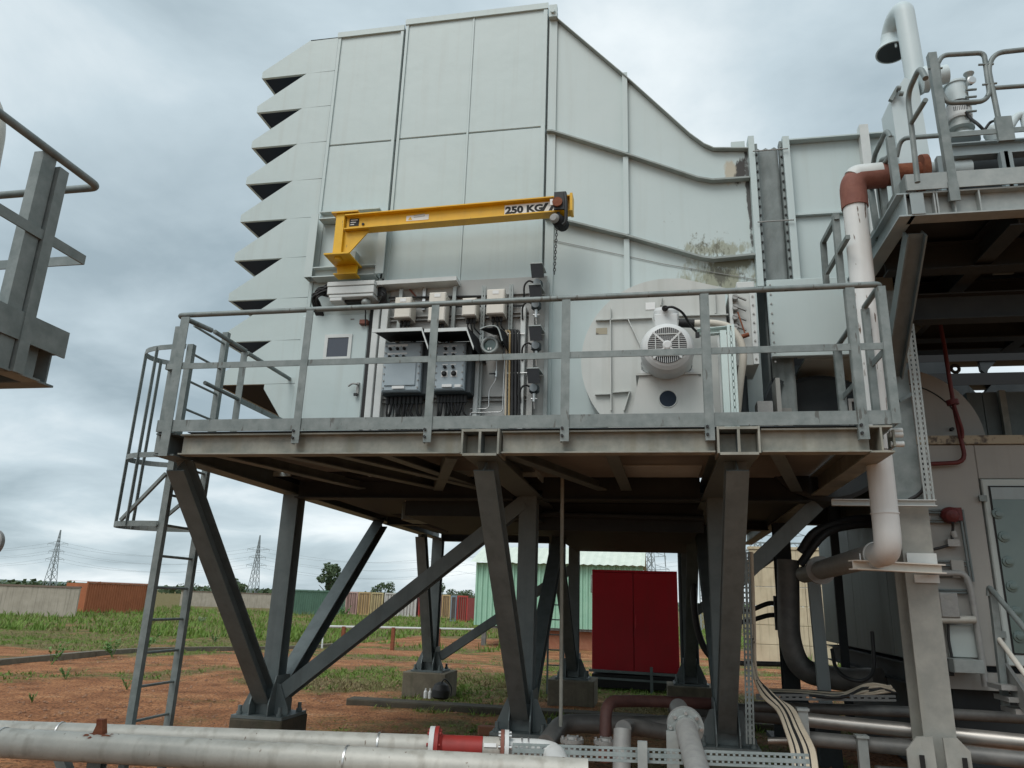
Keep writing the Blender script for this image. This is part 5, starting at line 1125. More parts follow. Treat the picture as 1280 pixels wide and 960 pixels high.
mk('rusty_bend', MB().tube(fillet([(vx, vy, ztp-.30), (vx, vy, ztp), (vx+.28, vy, ztp)], .24, 10), [rp_+.012]*13, 22), 'oxide_red')
mk('rusty_length', MB().tube([(vx+.28, vy, ztp), (vx+.62, vy, ztp)], rp_-.004, 20), 'rust'); mk('flange', MB().cyl((vx+.55, vy, ztp), (vx+.60, vy, ztp), rp_+.06, 20), 'rust')
mk('bend_cap', MB().tube(fillet([(vx+.02, vy-.01, ztp-.02), (vx+.04, vy-.012, ztp+.005), (vx+.24, vy-.012, ztp+.012)], .1, 6), .099, 18), 'white_trim')
mk('grey_stub', MB().tube([(vx+.625, vy, ztp), (vx+.95, vy, ztp)], rp_-.01, 20), 'vent_paint')

# ---- upper right platform
UX, UY, UZ = 2.06, 5.80, 4.76
up_ = thing('upper_platform', (UX+1.5, 8, 0), 'high grey steel platform over the turbine enclosure at the right', 'platform')
def uu(name, mb, m='galvanised', parent=None): return build(name, mb, M[m], parent or up_)
UT = UZ+.21
fb_ = uu('front_beam', MB().chan((UX, UY+.05, UZ+.105), (6.5, UY+.05, UZ+.105), .10, .21, .012, (0, 0, 1)) if False else MB().ibeam((UX, UY+.07, UZ+.105), (6.5, UY+.07, UZ+.105), .14, .21, .013), 'galvanised_pale')
for px_ in (1141, 1168, 1171.5, 1193, 1225): xq = A(px_, 254, UY).x; uu('stiffener', MB().box(xq, xq+.012, UY+.002, UY+.06, UZ+.014, UT-.014), 'galvanised_pale', fb_)
xq = A(1138, 254, UY).x; uu('end_plate', MB().box(xq, xq+.10, UY-.008, UY+.0015, UZ+.012, UT-.012), 'slate_paint', fb_)
uu('side_beam', MB().ibeam((UX-.03, UY+.0, UZ+.105), (UX-.03, 9.2, UZ+.105), .12, .21, .013), 'slate_paint')
for y in (6.7, 7.6, 8.6): uu('cross_beam', MB().ibeam((UX+.04, y, UZ+.03), (6.5, y, UZ+.03), .16, .26, .014), 'under_steel')
uu('cross_beam', MB().ibeam((UX+.04, 7.15, UZ-.28), (6.5, 7.15, UZ-.28), .16, .26, .014), 'under_steel')
for x in (2.9, 4.1): uu('joist', MB().ibeam((x, UY+.16, UZ+.06), (x, 9.2, UZ+.06), .14, .22, .012), 'under_steel')
uu('deck_plate', MB().box(UX, 6.5, UY+.1, 9.25, UT+.002, UT+.03), 'under_steel')
tb_ = UT+.155
uu('toe_board', MB().box(UX-.01, 6.5, UY-.02, UY-.01, UT+.01, tb_), 'galvanised_pale'); uu('toe_board', MB().box(UX-.02, UX-.01, UY-.02, 8.0, UT+.01, tb_), 'galvanised')
# deep frames seen under the deck
for (py, Y, h_, m_) in ((352, 8.9, .26, 'under_steel'), (379, 9.1, .10, 'galvanised_pale'), (405, 9.25, .26, 'under_steel'), (428, 9.3, .24, 'under_steel')):
    z = A(1200, py, Y).z; uu('deep_beam', MB().ibeam((2.0, Y, z), (6.8, Y, z), .2, h_, .014) if h_ > .2 else MB().box(2.3, 6.8, Y, Y+.05, z-h_/2, z+h_/2), m_)
uu('knee_brace', MB().ibeam(A(1144, 292, 5.98), (2.13, 6.95, A(1112, 470, 6.95).z), .13, .15, .014, (1, 0, 0)), 'leg_steel')
uu('bolted_brace', MB().ibeam(A(1200, 350, 8.2), A(1128, 420, 7.4), .14, .14, .012, (0, 1, 0)), 'leg_steel')
uu('gusset_plate', MB().box(A(1240, 330, 7.0).x, A(1266, 330, 7.0).x, 7.0, 7.03, A(1252, 342, 7.0).z, A(1252, 318, 7.0).z), 'leg_steel')
# tall column
cxq0, cxq1 = A(1151, 900, 6.95).x, A(1192, 900, 6.95).x
mb = MB().ibeam(((cxq0+cxq1)/2, 7.08, .45), ((cxq0+cxq1)/2, 7.08, 2.62), cxq1-cxq0, .30, .018, (0, 1, 0)); col = uu('column', mb, 'column_paint')
uu('column', MB().box(A(1098, 450, 6.97).x, A(1133, 450, 6.97).x, 6.97, 7.25, 2.62, UZ-.15), 'galvanised')
for (pa, pb) in ((1135, 1171), (1184, 1215)):
    xa, xb_2 = A(pa, 945, 6.75).x, A(pb, 945, 6.75).x
    uu('base_gusset', MB().prism([(xa, 6.76, .45), (xb_2, 6.76, .45), (xb_2, 6.80, A(1170, 922, 6.76).z), (xa+(xb_2-xa)*.45, 6.80, A(1150, 922, 6.76).z), (xa, 6.77, A(1135, 938, 6.76).z)] if pa == 1135 else [(xa, 6.76, .45), (xb_2, 6.76, .45), (xb_2, 6.77, A(1215, 940, 6.76).z), (xb_2-(xb_2-xa)*.4, 6.80, A(1200, 924, 6.76).z), (xa, 6.80, A(1185, 924, 6.76).z)], (0, .022, 0)), 'column_paint', col)
for (pa, pb) in ((1150, 1156), (1203, 1209)): uu('gusset_slot', MB().box(A(pa, 950, 6.75).x, A(pb, 950, 6.75).x, 6.745, 6.758, .5, A(1153, 944, 6.75).z), 'ink', col)
uu('base_plate', MB().box(cxq0-.25, cxq1+.25, 6.7, 7.5, .40, .445), 'column_paint', col)
# guardrail on it
ug = thing('guardrail', (UX+1, UY, UT), 'galvanised tube guardrail on the high right platform', 'railing')
def ur(name, mb, m='galvanised'): return build(name, mb, M[m], ug)
L3 = lambda lst, Y: [A(x, y, Y) for x, y in lst]
ur('rail_loop', MB().tube(fillet(L3([(1172, 80), (1178, 69), (1230, 66), (1237, 118), (1229, 127), (1184, 129), (1175, 112), (1172, 80)], UY), .05, 4), .020, 10))
ur('rail_loop', MB().tube(fillet(L3([(1252, 168), (1235, 84), (1244, 66), (1300, 60)], UY), .12, 5), .021, 10)); ur('middle_rail', MB().tube(L3([(1243, 110), (1300, 106)], UY), .018, 10))
ur('post', MB().angle(A(1164, 68, UY), A(1193, 250, UY), .065, .06, .01, (0, 1, 0)).box(*(lambda p: (p.x-.045, p.x+.03, UY-.035, UY-.022, p.z-.05, p.z+.12))(A(1193, 246, UY)))); ur('post', MB().angle(A(1163, 68, UY+.01), A(1165, 76, UY+.01), .03, .03, .01, (0, 1, 0)))
ur('post', MB().box(*(lambda p, q: (p.x-.06, p.x+.06, UY-.03, UY-.0, q.z, p.z))(A(1252, 148, UY), A(1254, 178, UY))))
ur('clamp_bolt', MB().cyl(A(1160, 86, UY-.01), A(1178, 85, UY-.01), .010, 6)); ur('clamp_bolt', MB().cyl(A(1223, 81, UY-.01), A(1242, 80, UY-.01), .010, 6)); ur('clamp_bolt', MB().cyl(A(1228, 106, UY-.01), A(1246, 104, UY-.01), .010, 6))
ur('knee_rail', MB().tube(fillet(L3([(1121, 188), (1128, 174), (1180, 169), (1300, 160)], UY+.02), .15, 5), .021, 8) if False else MB().box(A(1180, 170, UY).x, 6.5, UY-.012, UY-.002, A(1230, 169, UY).z, A(1230, 163, UY).z))
ur('knee_rail', MB().tube(fillet([A(1121, 196, UY+.35), A(1126, 173, UY+.3), A(1180, 169, UY)], .12, 5), .020, 8))
XS = UX-.03
ur('end_loop', MB().tube(fillet([AX(1147, 228, XS), AX(1139, 155, XS), AX(1134, 118, XS), AX(1150, 83, XS), AX(1157, 98, XS)], .12, 6), .021, 10)); ur('end_loop', MB().tube([AX(1139, 154, XS), AX(1157, 125, XS)], .019, 10))
ur('end_loop', MB().tube(fillet([AX(1091, 210, XS), AX(1093, 195, XS), AX(1108, 162, XS), AX(1113, 172, XS)], .12, 6), .021, 10)); ur('end_post', MB().bar(AX(1112, 172, XS), AX(1123, 250, XS), .06, .05, (0, 1, 0)))
ur('end_loop', MB().tube(fillet([AX(1097, 226, XS), AX(1100, 200, XS), AX(1109, 197, XS)], .08, 5), .018, 8)); ur('end_rail', MB().tube([AX(1113, 192, XS), AX(1082, 248, XS)], .021, 10))
for (a, b_) in (((1087, 228), (1098, 300)), ((1098, 226), (1106, 282)), ((1103, 226), (1108, 274))): ur('end_post', MB().bar(AX(*a, XS), AX(*b_, XS), .05, .04, (0, 1, 0)))
# lower return rail on the first platform
rr2 = thing('stair_railing', AX(1050, 350, 1.72), 'short sloping galvanised stair railing behind the white vent pipe', 'railing')
XR2 = 1.62
bp_('post', MB().bar(AX(1044, 268, XR2), AX(1052, 356, XR2), .055, .05, (0, 1, 0)), 'galvanised', rr2); bp_('post', MB().bar(AX(1029, 302, XR2), AX(1033, 355, XR2), .05, .05, (0, 1, 0)), 'galvanised', rr2)
bp_('rail', MB().bar(AX(1029, 303, XR2), AX(1046, 271, XR2), .04), 'galvanised', rr2); bp_('rail', MB().bar(AX(1034, 341, XR2), AX(1060, 296, XR2), .035), 'galvanised', rr2)
# gooseneck vent with its tank
gY = 6.35; tk = thing('gooseneck_vent', A(1145, 235, gY), 'pale blue grey gooseneck vent stack with bell mouth on a tall tank', 'vent stack')
def gk(name, mb, m='vent_paint', parent=None): return build(name, mb, M[m], parent or tk)
xa, xb_2 = A(1119, 190, gY).x, A(1163, 190, gY).x; zt3 = A(1140, 96, gY).z
gk('tank', MB().xz([(xa+.03, UT+.02), (xb_2, UT+.02), (xb_2-.02, zt3-.05), (xa+.16, zt3), (xa+.02, zt3-.22)], gY, gY+.3), 'vent_paint'); gk('hatch_edge', MB().bar(A(1113, 126, gY-.02), A(1122, 110, gY-.02), .035), 'galvanised')
for q in ((1121, 110), (1124, 117)): gk('hatch_clamp', MB().cyl(A(*q, gY-.06), A(q[0]+5, q[1]+.4, gY-.06), .022, 8), 'galvanised')
yb_ = gY+.48; ztop_ = A(1124, 3, gY+.2).z; xs_ = A(1142, 80, gY+.15).x; xt_ = A(1115, 60, yb_).x; zb2 = A(1112, 46, yb_).z; rg2 = .088
gp_ = [(xs_, gY+.15, zt3-.05), (xs_-.015, gY+.15, ztop_-.20)]+[(xs_-.015-(xs_-.015-xt_)*.5*(1-math.cos(a)), gY+.15+.33*.5*(1-math.cos(a)), ztop_-.20+.13*math.sin(a)) for a in [i*math.pi/12 for i in range(1, 12)]]+[(xt_, yb_, ztop_-.20), (xt_, yb_, zb2)]
gk('gooseneck_pipe', MB().tube(gp_, rg2, 24))
gk('bell_mouth', MB().lathe((xt_, yb_, zb2+.01), (-.04, -.06, -1), [(0, .090), (.06, .094), (.13, .112), (.20, .15), (.215, .155), (.216, .14)], 28)); gk('bell_inside', MB().lathe((xt_-.010, yb_-.014, zb2-.20), (-.04, -.06, -1), [(0, .138), (.009, .138)], 24), 'cabinet_side'); xt_ -= .01; gY_ = yb_-.014
gk('drain_nipple', MB().cyl((xt_, gY_-.12, zb2-.24), (xt_, gY_-.12, zb2-.20), .012, 6))
gk('side_nozzle', MB().lathe(A(1151, 101, gY-.04), (.96, -.12, .12), [(0, .11), (.05, .12), (.06, .085), (.22, .085)], 20))
# motorised valve / blower
p = A(1197, 150, 6.5); bl = thing('vertical_blower', A(1200, 180, 6.5), 'pale grey vertical blower with flanged housing behind the rail loop', 'blower')
def bk(name, mb, m='vent_paint'): return build(name, mb, M[m], bl)
ax = A(1200, 175, 6.5)-A(1190, 90, 6.5); ax = -ax.normalized(); o = A(1203, 178, 6.5); S_ = lambda n_: n_*PXM(1195, 130, 6.5)
bk('base_flange', MB().lathe(o, ax, [(0, S_(22)), (S_(5), S_(22)), (S_(6), S_(12))], 24)); bk('pedestal_neck', MB().lathe(o+ax*S_(6), ax, [(0, S_(11)), (S_(12), S_(10)), (S_(13), S_(17)), (S_(18), S_(17)), (S_(19), S_(12)), (S_(30), S_(13))], 24), 'galvanised_pale')
bk('motor_barrel', MB().lathe(o+ax*S_(34), ax, [(0, S_(15)), (S_(3), S_(16)), (S_(22), S_(16)), (S_(26), S_(13))], 28), 'motor_paint'); bk('dark_ring', MB().lathe(o+ax*S_(58), ax, [(0, S_(14.5)), (S_(2), S_(14.5))], 28), 'ink')
bk('upper_housing', MB().lathe(o+ax*S_(61), ax, [(0, S_(14)), (S_(28), S_(14)), (S_(29), S_(16)), (S_(32), S_(16))], 28)); mb = MB()
for k in range(9):
    a = -.9+k*.13; q = o+ax*S_(46)+rt*S_(16.2*math.sin(a))-fw*S_(16.2*math.cos(a)); mb.bar(q, q+ax*S_(7), .006)
bk('louvre_slot', mb, 'ink').__setitem__('kind', 'stuff'); 
q = A(1212, 103, 6.4); bk('pressure_gauge', MB().lathe(q, (0.1, -1, -.1), [(0, S_(5)), (.04, S_(6)), (.045, S_(4))], 18), 'steel_bright'); bk('breather_cap', MB().lathe(q+Vector((0, 0, .02)), (0.05, 0, 1), [(0, .015), (.03, .02), (.07, .045), (.075, .045)], 14), 'galvanised_pale')
for k in range(4): q = A(1216, 112+k*9, 6.4); bk('side_bolt', MB().cyl(q-Vector((.06, 0, 0)), q+Vector((.03, 0, 0)), .012, 6), 'galvanised')
bk('control_plate', MB().box(*(lambda a, b_: (a.x, b_.x, 6.42, 6.46, b_.z, a.z))(A(1207, 106, 6.44), A(1213, 146, 6.44))), 'galvanised_pale')
solo('blower_cable', MB().tube(curve([A(1207, 140, 6.4), A(1213, 148, 6.4), A(1222, 155, 6.3), A(1230, 163, 6.3)]), .014, 6), 'black_rubber', 'black cable drooping from the blower to the deck', 'cable')
solo('drain_cable', MB().tube(curve([A(1231, 162, 6.3), A(1238, 153, 6.3), A(1247, 150, 6.2)]), .012, 6), 'black_rubber', 'short black cable beside the second rail post', 'cable')
sk = thing('equipment_skid', (3.2, 6.6, UT), 'dark steel skid under the blower on the high platform', 'skid')
zk = A(1230, 184, 6.1).z
bp_('front_channel', MB().ibeam((A(1190, 184, 6.1).x, 6.15, zk), (6, 6.15, zk), .1, .13, .012), 'slate_paint', sk); bp_('skid_body', MB().box(A(1192, 200, 6.3).x, 6, 6.3, 7.8, UT+.04, zk+.05), 'cabinet_side', sk)
for px_ in (1176, 1256, 1261): xq = A(px_, 210, 6.1).x; bp_('skid_post', MB().chan((xq, 6.1, UT+.035), (xq, 6.1, zk-.07), .06, .06, .008, (0, -1, 0)), 'slate_paint', sk)
solo('curved_pipe', MB().tube(curve([A(1262, 160, 6.3), A(1270, 147, 6.3), A(1279, 145, 6.3), A(1283, 160, 6.3)]), .035, 10), 'vent_paint', 'curved pale pipe at the right edge on the high platform', 'pipe')
solo('small_pump', MB().lathe(A(1243, 178, 6.4), (0, 0, 1), [(0, .05), (.08, .075), (.14, .07), (.16, .03)], 16), 'vent_paint', 'small pale pump body right of the blower', 'pump')

# ---- turbine enclosure
EX, EY = 2.62, 8.3; en = thing('turbine_enclosure', (4.2, 9.5, 0), 'shaded grey turbine enclosure with a glazed door at the right', 'enclosure')
def ek(name, mb, m='enclosure', parent=None): return build(name, mb, M[m], parent or en)
ez0, ez1 = A(1220, 832, EY).z, A(1210, 556, EY).z
dxl = A(1226, 605, EY).x; dzt = A(1250, 599, EY).z; dzb = A(1260, 828, EY).z
ek('front_panel', MB().cham(EX+.003, dxl-.015, EY, EY+.06, ez0, ez1, .006)); ek('front_panel', MB().cham(dxl-.012, 6.5, EY, EY+.06, dzt+.006, ez1, .006)); ek('body', MB().box(EX+.06, 6.5, EY+.065, 13.5, ez0+.02, ez1))
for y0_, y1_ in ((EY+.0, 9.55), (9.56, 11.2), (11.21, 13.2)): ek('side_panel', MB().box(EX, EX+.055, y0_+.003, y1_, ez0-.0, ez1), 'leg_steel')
ek('roof_strip', MB().box(EX-.03, 6.5, EY-.03, EY+.1, ez1+.004, A(1210, 545, EY).z), 'cream_strip'); ek('skirt', MB().box(EX+.2, 6.5, EY+.2, 13, .05, ez0+.015), 'under_steel'); ek('sill_beam', MB().box(EX+.05, 6.5, EY+.01, EY+.16, ez0-.22, ez0-.06), 'enclosure')
dr2 = ek('door', MB().cham(dxl, 6.3, EY-.02, EY+.04, ez0+.01, dzt, .01), 'door_paint')
gx0, gz0, gz1 = A(1251, 700, EY-.03).x, A(1262, 816, EY-.03).z, A(1250, 609, EY-.03).z
ek('gasket', MB().box(gx0-.015, 6.2, EY-.028, EY-.0205, gz0-.015, gz1+.015), 'ink', dr2); ek('window_pane', MB().box(gx0, 6.19, EY-.034, EY-.0285, gz0, gz1), 'glass_teal', dr2)
ek('pane_header', MB().box(gx0+.001, 6.189, EY-.037, EY-.0345, A(1262, 624, EY-.036).z, gz1-.002), 'slate_paint', dr2)
for q in ((1247, 642), (1255, 671), (1260, 702), (1265, 733), (1270, 765), (1274, 796)):
    p = A(*q, EY-.036); ek('pane_boss', MB().lathe((p.x, EY-.0345, p.z), (0, -1, 0), [(0, .055), (.012, .052), (.014, .03), (.024, .028), (.025, .001)], 20), 'glass_teal', dr2)
for q in ((1228.5, 623), (1252, 793)): p = A(*q, EY-.03); ek('hinge', MB().box(p.x-.035, p.x+.035, EY-.045, EY-.021, p.z-.03, p.z+.03), 'galvanised', dr2)
# arched end housing and dark cladding above the enclosure
ah = thing('arched_housing', (2.75, 8.9, ez1), 'shaded grey half round housing above the enclosure', 'housing')
ap = A(1128, 548, 8.6); ra = 104*PXM(1150, 500, 8.6)
arch = [(ap.x+math.cos(a)*ra, ap.z-.03+math.sin(a)*ra*1.0) for a in [i*math.pi/30 for i in range(31)]]
bp_('end_plate', MB().xz(arch, 8.6, 8.64), 'enclosure', ah); bp_('shell', MB().xz([((x-ap.x)*.985+ap.x, (z-ap.z)*.985+ap.z) for x, z in arch], 8.641, 12), 'under_steel', ah)
arc2 = [(ap.x-.02+math.cos(a)*ra*.80, ap.z-.03+math.sin(a)*ra*.80) for a in [R(30)+i*R(60)/12 for i in range(13)]]; bp_('weld_arc', MB().tube([(x, 8.598, z) for x, z in arc2], .008, 6), 'under_steel', ah)
p = A(1194, 461, 8.62); bp_('lifting_eye', MB().tube([(p.x+math.cos(a)*.04, 8.62, p.z+math.sin(a)*.04) for a in [i*math.pi/8 for i in range(16)]], .018, 8, closed=True), 'under_steel', ah); p = A(1189, 537, 8.6); bp_('stud', MB().cyl((p.x, 8.56, p.z), (p.x, 8.6, p.z), .02, 8), 'ink', ah)
cl_ = thing('exhaust_cladding', (4.6, 9.6, ez1), 'dark ribbed cladding right of the half round housing', 'cladding')
zc1 = A(1250, 490, 9.6).z
for k, (pa, pb) in enumerate(((1212, 1231), (1232, 1255), (1256, 1300))): bp_('panel', MB().box(A(pa, 520, 9.6).x, A(pb, 520, 9.6).x, 9.6+.0*k, 9.7, ez1, zc1), 'leg_steel', cl_)
bp_('edge_post', MB().chan((A(1256, 520, 9.55).x, 9.55, ez1), (A(1256, 520, 9.55).x, 9.55, zc1), .07, .06, .01, (0, -1, 0)), 'weathered_steel', cl_)
dk = thing('dark_gantry', (4.6, 11.5, 0), 'dark frame between the deck and the cladding with sky in its gaps', 'frame')
Yg = 11.5; za, zb2, zc2, zd2 = A(1230, 466, Yg).z, A(1230, 481, Yg).z, A(1230, 491, Yg).z, A(1230, 451, Yg).z
bp_('cross_beam', MB().box(2.0, 7.5, Yg, Yg+.3, zb2, za), 'ink', dk); bp_('cross_beam', MB().box(2.0, 7.5, Yg, Yg+.3, zd2, zd2+2.2), 'ink', dk); bp_('infill', MB().box(2.0, A(1211, 486, Yg).x, Yg, Yg+.2, ez1-.5, zb2-.003), 'under_steel', dk); bp_('infill', MB().xz([(A(1220, 490, Yg).x, zc2), (A(1232, 490, Yg).x, zc2), (A(1239, 480, Yg).x, zb2-.003), (7.5, zb2-.003), (7.5, ez1-.5), (A(1211, 486, Yg).x+.003, ez1-.5), (A(1211, 486, Yg).x+.003, zb2-.003)], Yg+.0, Yg+.2), 'under_steel', dk)
bp_('hanger_plate', MB().xz([(A(1225, 452, Yg).x, zd2-.003), (A(1246, 452, Yg).x, zd2-.003), (A(1236, 462, Yg).x, za+.05), (A(1235, 466, Yg).x, za+.003), (A(1232, 466, Yg).x, za+.003), (A(1227, 460, Yg).x, za+.05)], Yg+.02, Yg+.1), 'under_steel', dk)
bp_('infill', MB().box(2.0, A(1186, 460, Yg).x, Yg, Yg+.2, za+.003, zd2-.003), 'under_steel', dk)

# red fire water pipe
solo('red_pipe', MB().tube(fillet([A(1166, 360, 8.1), A(1180, 430, 8.15), A(1191, 500, 8.2), A(1199, 540, 8.22), A(1208, 578, 8.22), A(1160, 580, 8.22)], .12, 5), .022, 10).cyl(A(1190, 500, 8.2), A(1191.5, 506, 8.2), .06, 10), 'red_pipe', 'dark red fire pipe bending across the enclosure front', 'pipe')
solo('red_side_pipe', MB().tube(curve([A(1193, 507, 8.18), A(1199, 525, 8.16), A(1203, 538, 8.18), A(1203, 548, 8.2)]), .016, 8), 'red_pipe', 'short dark red branch pipe beside the main red pipe', 'pipe')
# perforated cable trays on the enclosure
yt = 6.9
solo('perforated_tray', perforated(MB(), A(1136, 405, yt), A(1162, 626, yt), (1, 0, 0), .085, .045, .004, .5, 2), 'galvanised_pale', 'tall perforated cable tray hanging in front of the half round housing', 'cable tray', 'perforated cable trays')
solo('support_bracket', MB().chan(A(1040, 628, 6.85), A(1170, 629, 6.85), .05, .055, .007), 'white_trim', 'horizontal slotted strut behind the lower end of the white vent pipe', 'bracket')
solo('tray_stay', MB().bar(A(1124, 501, 6.9), A(1145, 489, 6.92), .03), 'leg_steel', 'short dark stay holding the tall perforated tray', 'stay')
solo('tray_cable', MB().tube(curve([A(1150, 560, 6.92), A(1155, 605, 6.92), A(1148, 618, 6.95), A(1136, 625, 6.97)]), .016, 8), 'black_rubber', 'black cable curling behind the foot of the tall perforated tray', 'cable')
# pipe bracket on the column
pb_ = thing('pipe_bracket', A(1110, 712, 6.3), 'pale steel bracket from the column carrying the white vent pipe bend', 'bracket')
zz2 = A(1110, 706, 6.4).z
bp_('arm', MB().ibeam((A(1066, 706, 6.5).x, 6.5, zz2), (cxq1+.02, 6.86, zz2), .10, .075, .01), 'cream_plastic', pb_); bp_('clamp_plate', MB().box(cxq0+.02, cxq1+.01, 6.90, 6.915, zz2+.045, zz2+.13), 'white_trim', pb_); bp_('clamp_plate', MB().box(cxq0+.06, cxq1+.01, 6.90, 6.915, zz2-.11, zz2-.045), 'white_trim', pb_)
for px_ in (1076, 1097): p = A(px_, 703, 6.5); bp_('u_bolt', MB().cyl((p.x, 6.5, zz2+.03), (p.x, 6.5, zz2+.09), .008, 6), 'steel_bright', pb_)
# alarm horn, cable frame, boxes on the enclosure front
Yw2 = EY-.08
p = A(1188, 643, Yw2); t = thing('alarm_bell', p, 'dark red alarm bell on a cable frame beside the enclosure door', 'alarm'); bp_('bell', MB().lathe(p+Vector((0, .05, 0)), (0, -1, -.2), [(0, .08), (.05, .085), (.10, .06), (.12, .02)], 16), 'red_pipe', t); bp_('red_body', MB().box(p.x-.02, p.x+.11, Yw2-.0, Yw2+.05, p.z-.06, p.z+.07), 'red_pipe', t)
bp_('cable', MB().tube(curve([p+Vector((0, -.04, -.08)), A(1191, 662, Yw2), A(1190, 672, Yw2), A(1192, 679, Yw2), A(1178, 684, Yw2), A(1161, 688, Yw2)]), .014, 8), 'black_rubber', t); q = A(1191, 664, Yw2); bp_('gland_box', MB().cyl(q, q+Vector((0.01, 0, -.06)), .03, 8), 'cast_grey', t); q = A(1191, 678, Yw2); bp_('gland_box', MB().box(q.x-.05, q.x+.06, Yw2-.02, Yw2+.05, q.z-.04, q.z+.03), 'cast_grey', t)
t = thing('cable_rack', A(1190, 700, Yw2), 'dark strut frame with narrow cable ladders beside the enclosure door', 'frame')
for y in (638.5, 641.5, 650, 653): bp_('rail', MB().tube([A(1155, y-.5, Yw2+.04), A(1201, y, Yw2+.04)], .010, 6), 'leg_steel', t)
for x in (1199, 1203): bp_('rail', MB().tube([A(x, 637, Yw2+.03), A(x+14, 727, Yw2+.03)], .012, 6), 'leg_steel', t)
for y in (702, 707, 721, 737.5, 741): bp_('rail', MB().tube([A(1162, y-.3, Yw2+.04), A(1212, y+.5, Yw2+.04)], .011, 6), 'leg_steel', t)
bp_('mount_plate', MB().cham(*(lambda r_: (r_[0], r_[1], Yw2+.0, Yw2+.03, r_[2], r_[3]))(rect(1190, 700, 1206, 722, Yw2)), .004), 'enclosure', t)
solo('loudspeaker_horn', MB().lathe(A(1161, 648, Yw2-.05), (-.9, -.3, 0), [(0, .03), (.06, .05), (.10, .10), (.11, .10)], 16), 'cast_grey', 'small dark horn behind the column top bracket', 'horn')
solo('bent_conduit', MB().tube(fillet([A(1160, 716.5, Yw2), A(1206, 716.5, Yw2), A(1213, 735, Yw2), A(1222, 790, Yw2), A(1232, 858, Yw2)], .12, 5), .030, 12), 'cast_grey', 'thick bent grey conduit running down beside the enclosure door', 'conduit')
x0, x1, z0_, z1_ = rect(1171, 741, 1194, 772, Yw2); t = thing('grey_box', ((x0+x1)/2, Yw2, z0_), 'dull grey instrument box low on the enclosure front', 'instrument box'); bp_('box_body', MB().cham(x0, x1, Yw2-.10, Yw2+.07, z0_, z1_, .01), 'cast_grey', t); bp_('nameplate', MB().box((x0+x1)/2-.04, (x0+x1)/2+.04, Yw2-.103, Yw2-.1005, z1_-.06, z1_-.03), 'enclosure', t); bp_('shelf_tube', MB().tube([A(1174, 774.5, Yw2-.05), A(1219, 774.5, Yw2-.05)], .035, 12), 'pipe_grey', t); bp_('cable', MB().tube(curve([A(1185, 780, Yw2), A(1186, 800, Yw2), A(1190, 822, Yw2)]), .014, 8), 'black_rubber', t)
solo('back_panel', pbox(1186, 782, 1226, 822, Yw2+.03, .04), 'door_paint', 'pale panel below the grey instrument box', 'panel')
solo('ledge_box', pbox(1193, 825, 1231, 842, Yw2-.25, .3), 'galvanised_pale', 'pale flat step box below the pale panel', 'step'); solo('step_support', pbox(1178, 823, 1192, 845, Yw2-.1, .15), 'under_steel', 'dark bracket left of the pale step box', 'bracket')
# door steps handrail
t = thing('stair_handrail', A(1255, 850, 7.6), 'grey tube stair handrail in front of the enclosure door', 'handrail'); Yh = 7.7
bp_('top_rail', MB().tube(fillet([A(1236, 745, Yh), A(1236, 733, Yh), A(1300, 808, Yh-.7)], .08, 5), .024, 10), 'galvanised', t); bp_('middle_rail', MB().tube([A(1248, 798, Yh), A(1300, 868, Yh-.7)], .022, 10), 'cream_plastic', t); bp_('post', MB().bar(A(1240, 740, Yh), A(1257, 882, Yh), .055, .05, (0, 1, 0)), 'galvanised', t)
bp_('stringer', MB().bar(A(1258, 842, Yh+.1), A(1300, 905, Yh-.6), .03, .2), 'cast_grey', t)
for k in range(3): a = A(1262+k*9, 862+k*15, Yh-.1); bp_('tread', MB().box(a.x-.1, a.x+.9, a.y-.1, a.y+.2, a.z, a.z+.04), 'cast_grey', t)

# ================================================================== UNDER THE PLATFORM AND BEHIND
t = thing('fire_cabinet', (-.48, 16.9, .2), 'large dark red double door cabinet on a low frame', 'cabinet')
fx0_, fx1_ = A(740, 776, 16.5).x, A(848, 776, 16.5).x; fz0_, fz1_ = .36, A(790, 713, 16.5).z
bp_('body', MB().box(fx0_, fx1_, 16.56, 18.6, fz0_, fz1_), 'deep_red', t); xm_ = A(792, 776, 16.5).x
bp_('door', MB().cham(fx0_, xm_-.006, 16.5, 16.555, fz0_+.02, fz1_-.05, .01), 'deep_red', t); bp_('door', MB().cham(xm_+.006, fx1_, 16.5, 16.555, fz0_+.02, fz1_-.05, .01), 'deep_red', t); bp_('roof_edge', MB().box(fx0_, fx1_, 16.497, 18.6, fz1_-.045, fz1_), 'deep_red', t)
bp_('handle', MB().cyl((xm_+.05, 16.44, 1.25), (xm_+.05, 16.44, 1.5), .02, 8), 'deep_red', t)
bp_('base_frame', MB().box(fx0_, fx1_, 16.5, 18.5, .05, .30), 'ink', t); bp_('frame_rail', MB().bar((fx0_-.05, 16.35, .38), (fx1_+.05, 16.35, .36), .05), 'leg_steel', t); bp_('frame_rail', MB().bar((fx0_-.05, 16.35, .24), (fx1_+.05, 16.35, .22), .04), 'leg_steel', t)
for x in (xm_+.0, fx1_-.35): bp_('frame_post', MB().bar((x+.35, 16.3, -.0), (x+.35, 16.3, .5), .06, .05, (0, 1, 0)), 'leg_steel', t)
t = thing('fixed_ladder', A(694, 840, 15.2), 'thin dark steel ladder in front of the green shed', 'ladder'); lxa, lxb = A(685.5, 770, 15.2).x, A(705, 770, 15.2).x
for x in (lxa, lxb): bp_('side_rail', MB().bar((x, 15.2, .0), (x, 15.2, 3.3), .035, .05, (0, 1, 0)), 'leg_steel', t)
rg_ = mesh_of('rung', MB().tube([(lxa+.018, 0, 0), (lxb-.018, 0, 0)], .012, 6), M['leg_steel'], ((lxa+lxb)/2, 0, 0))
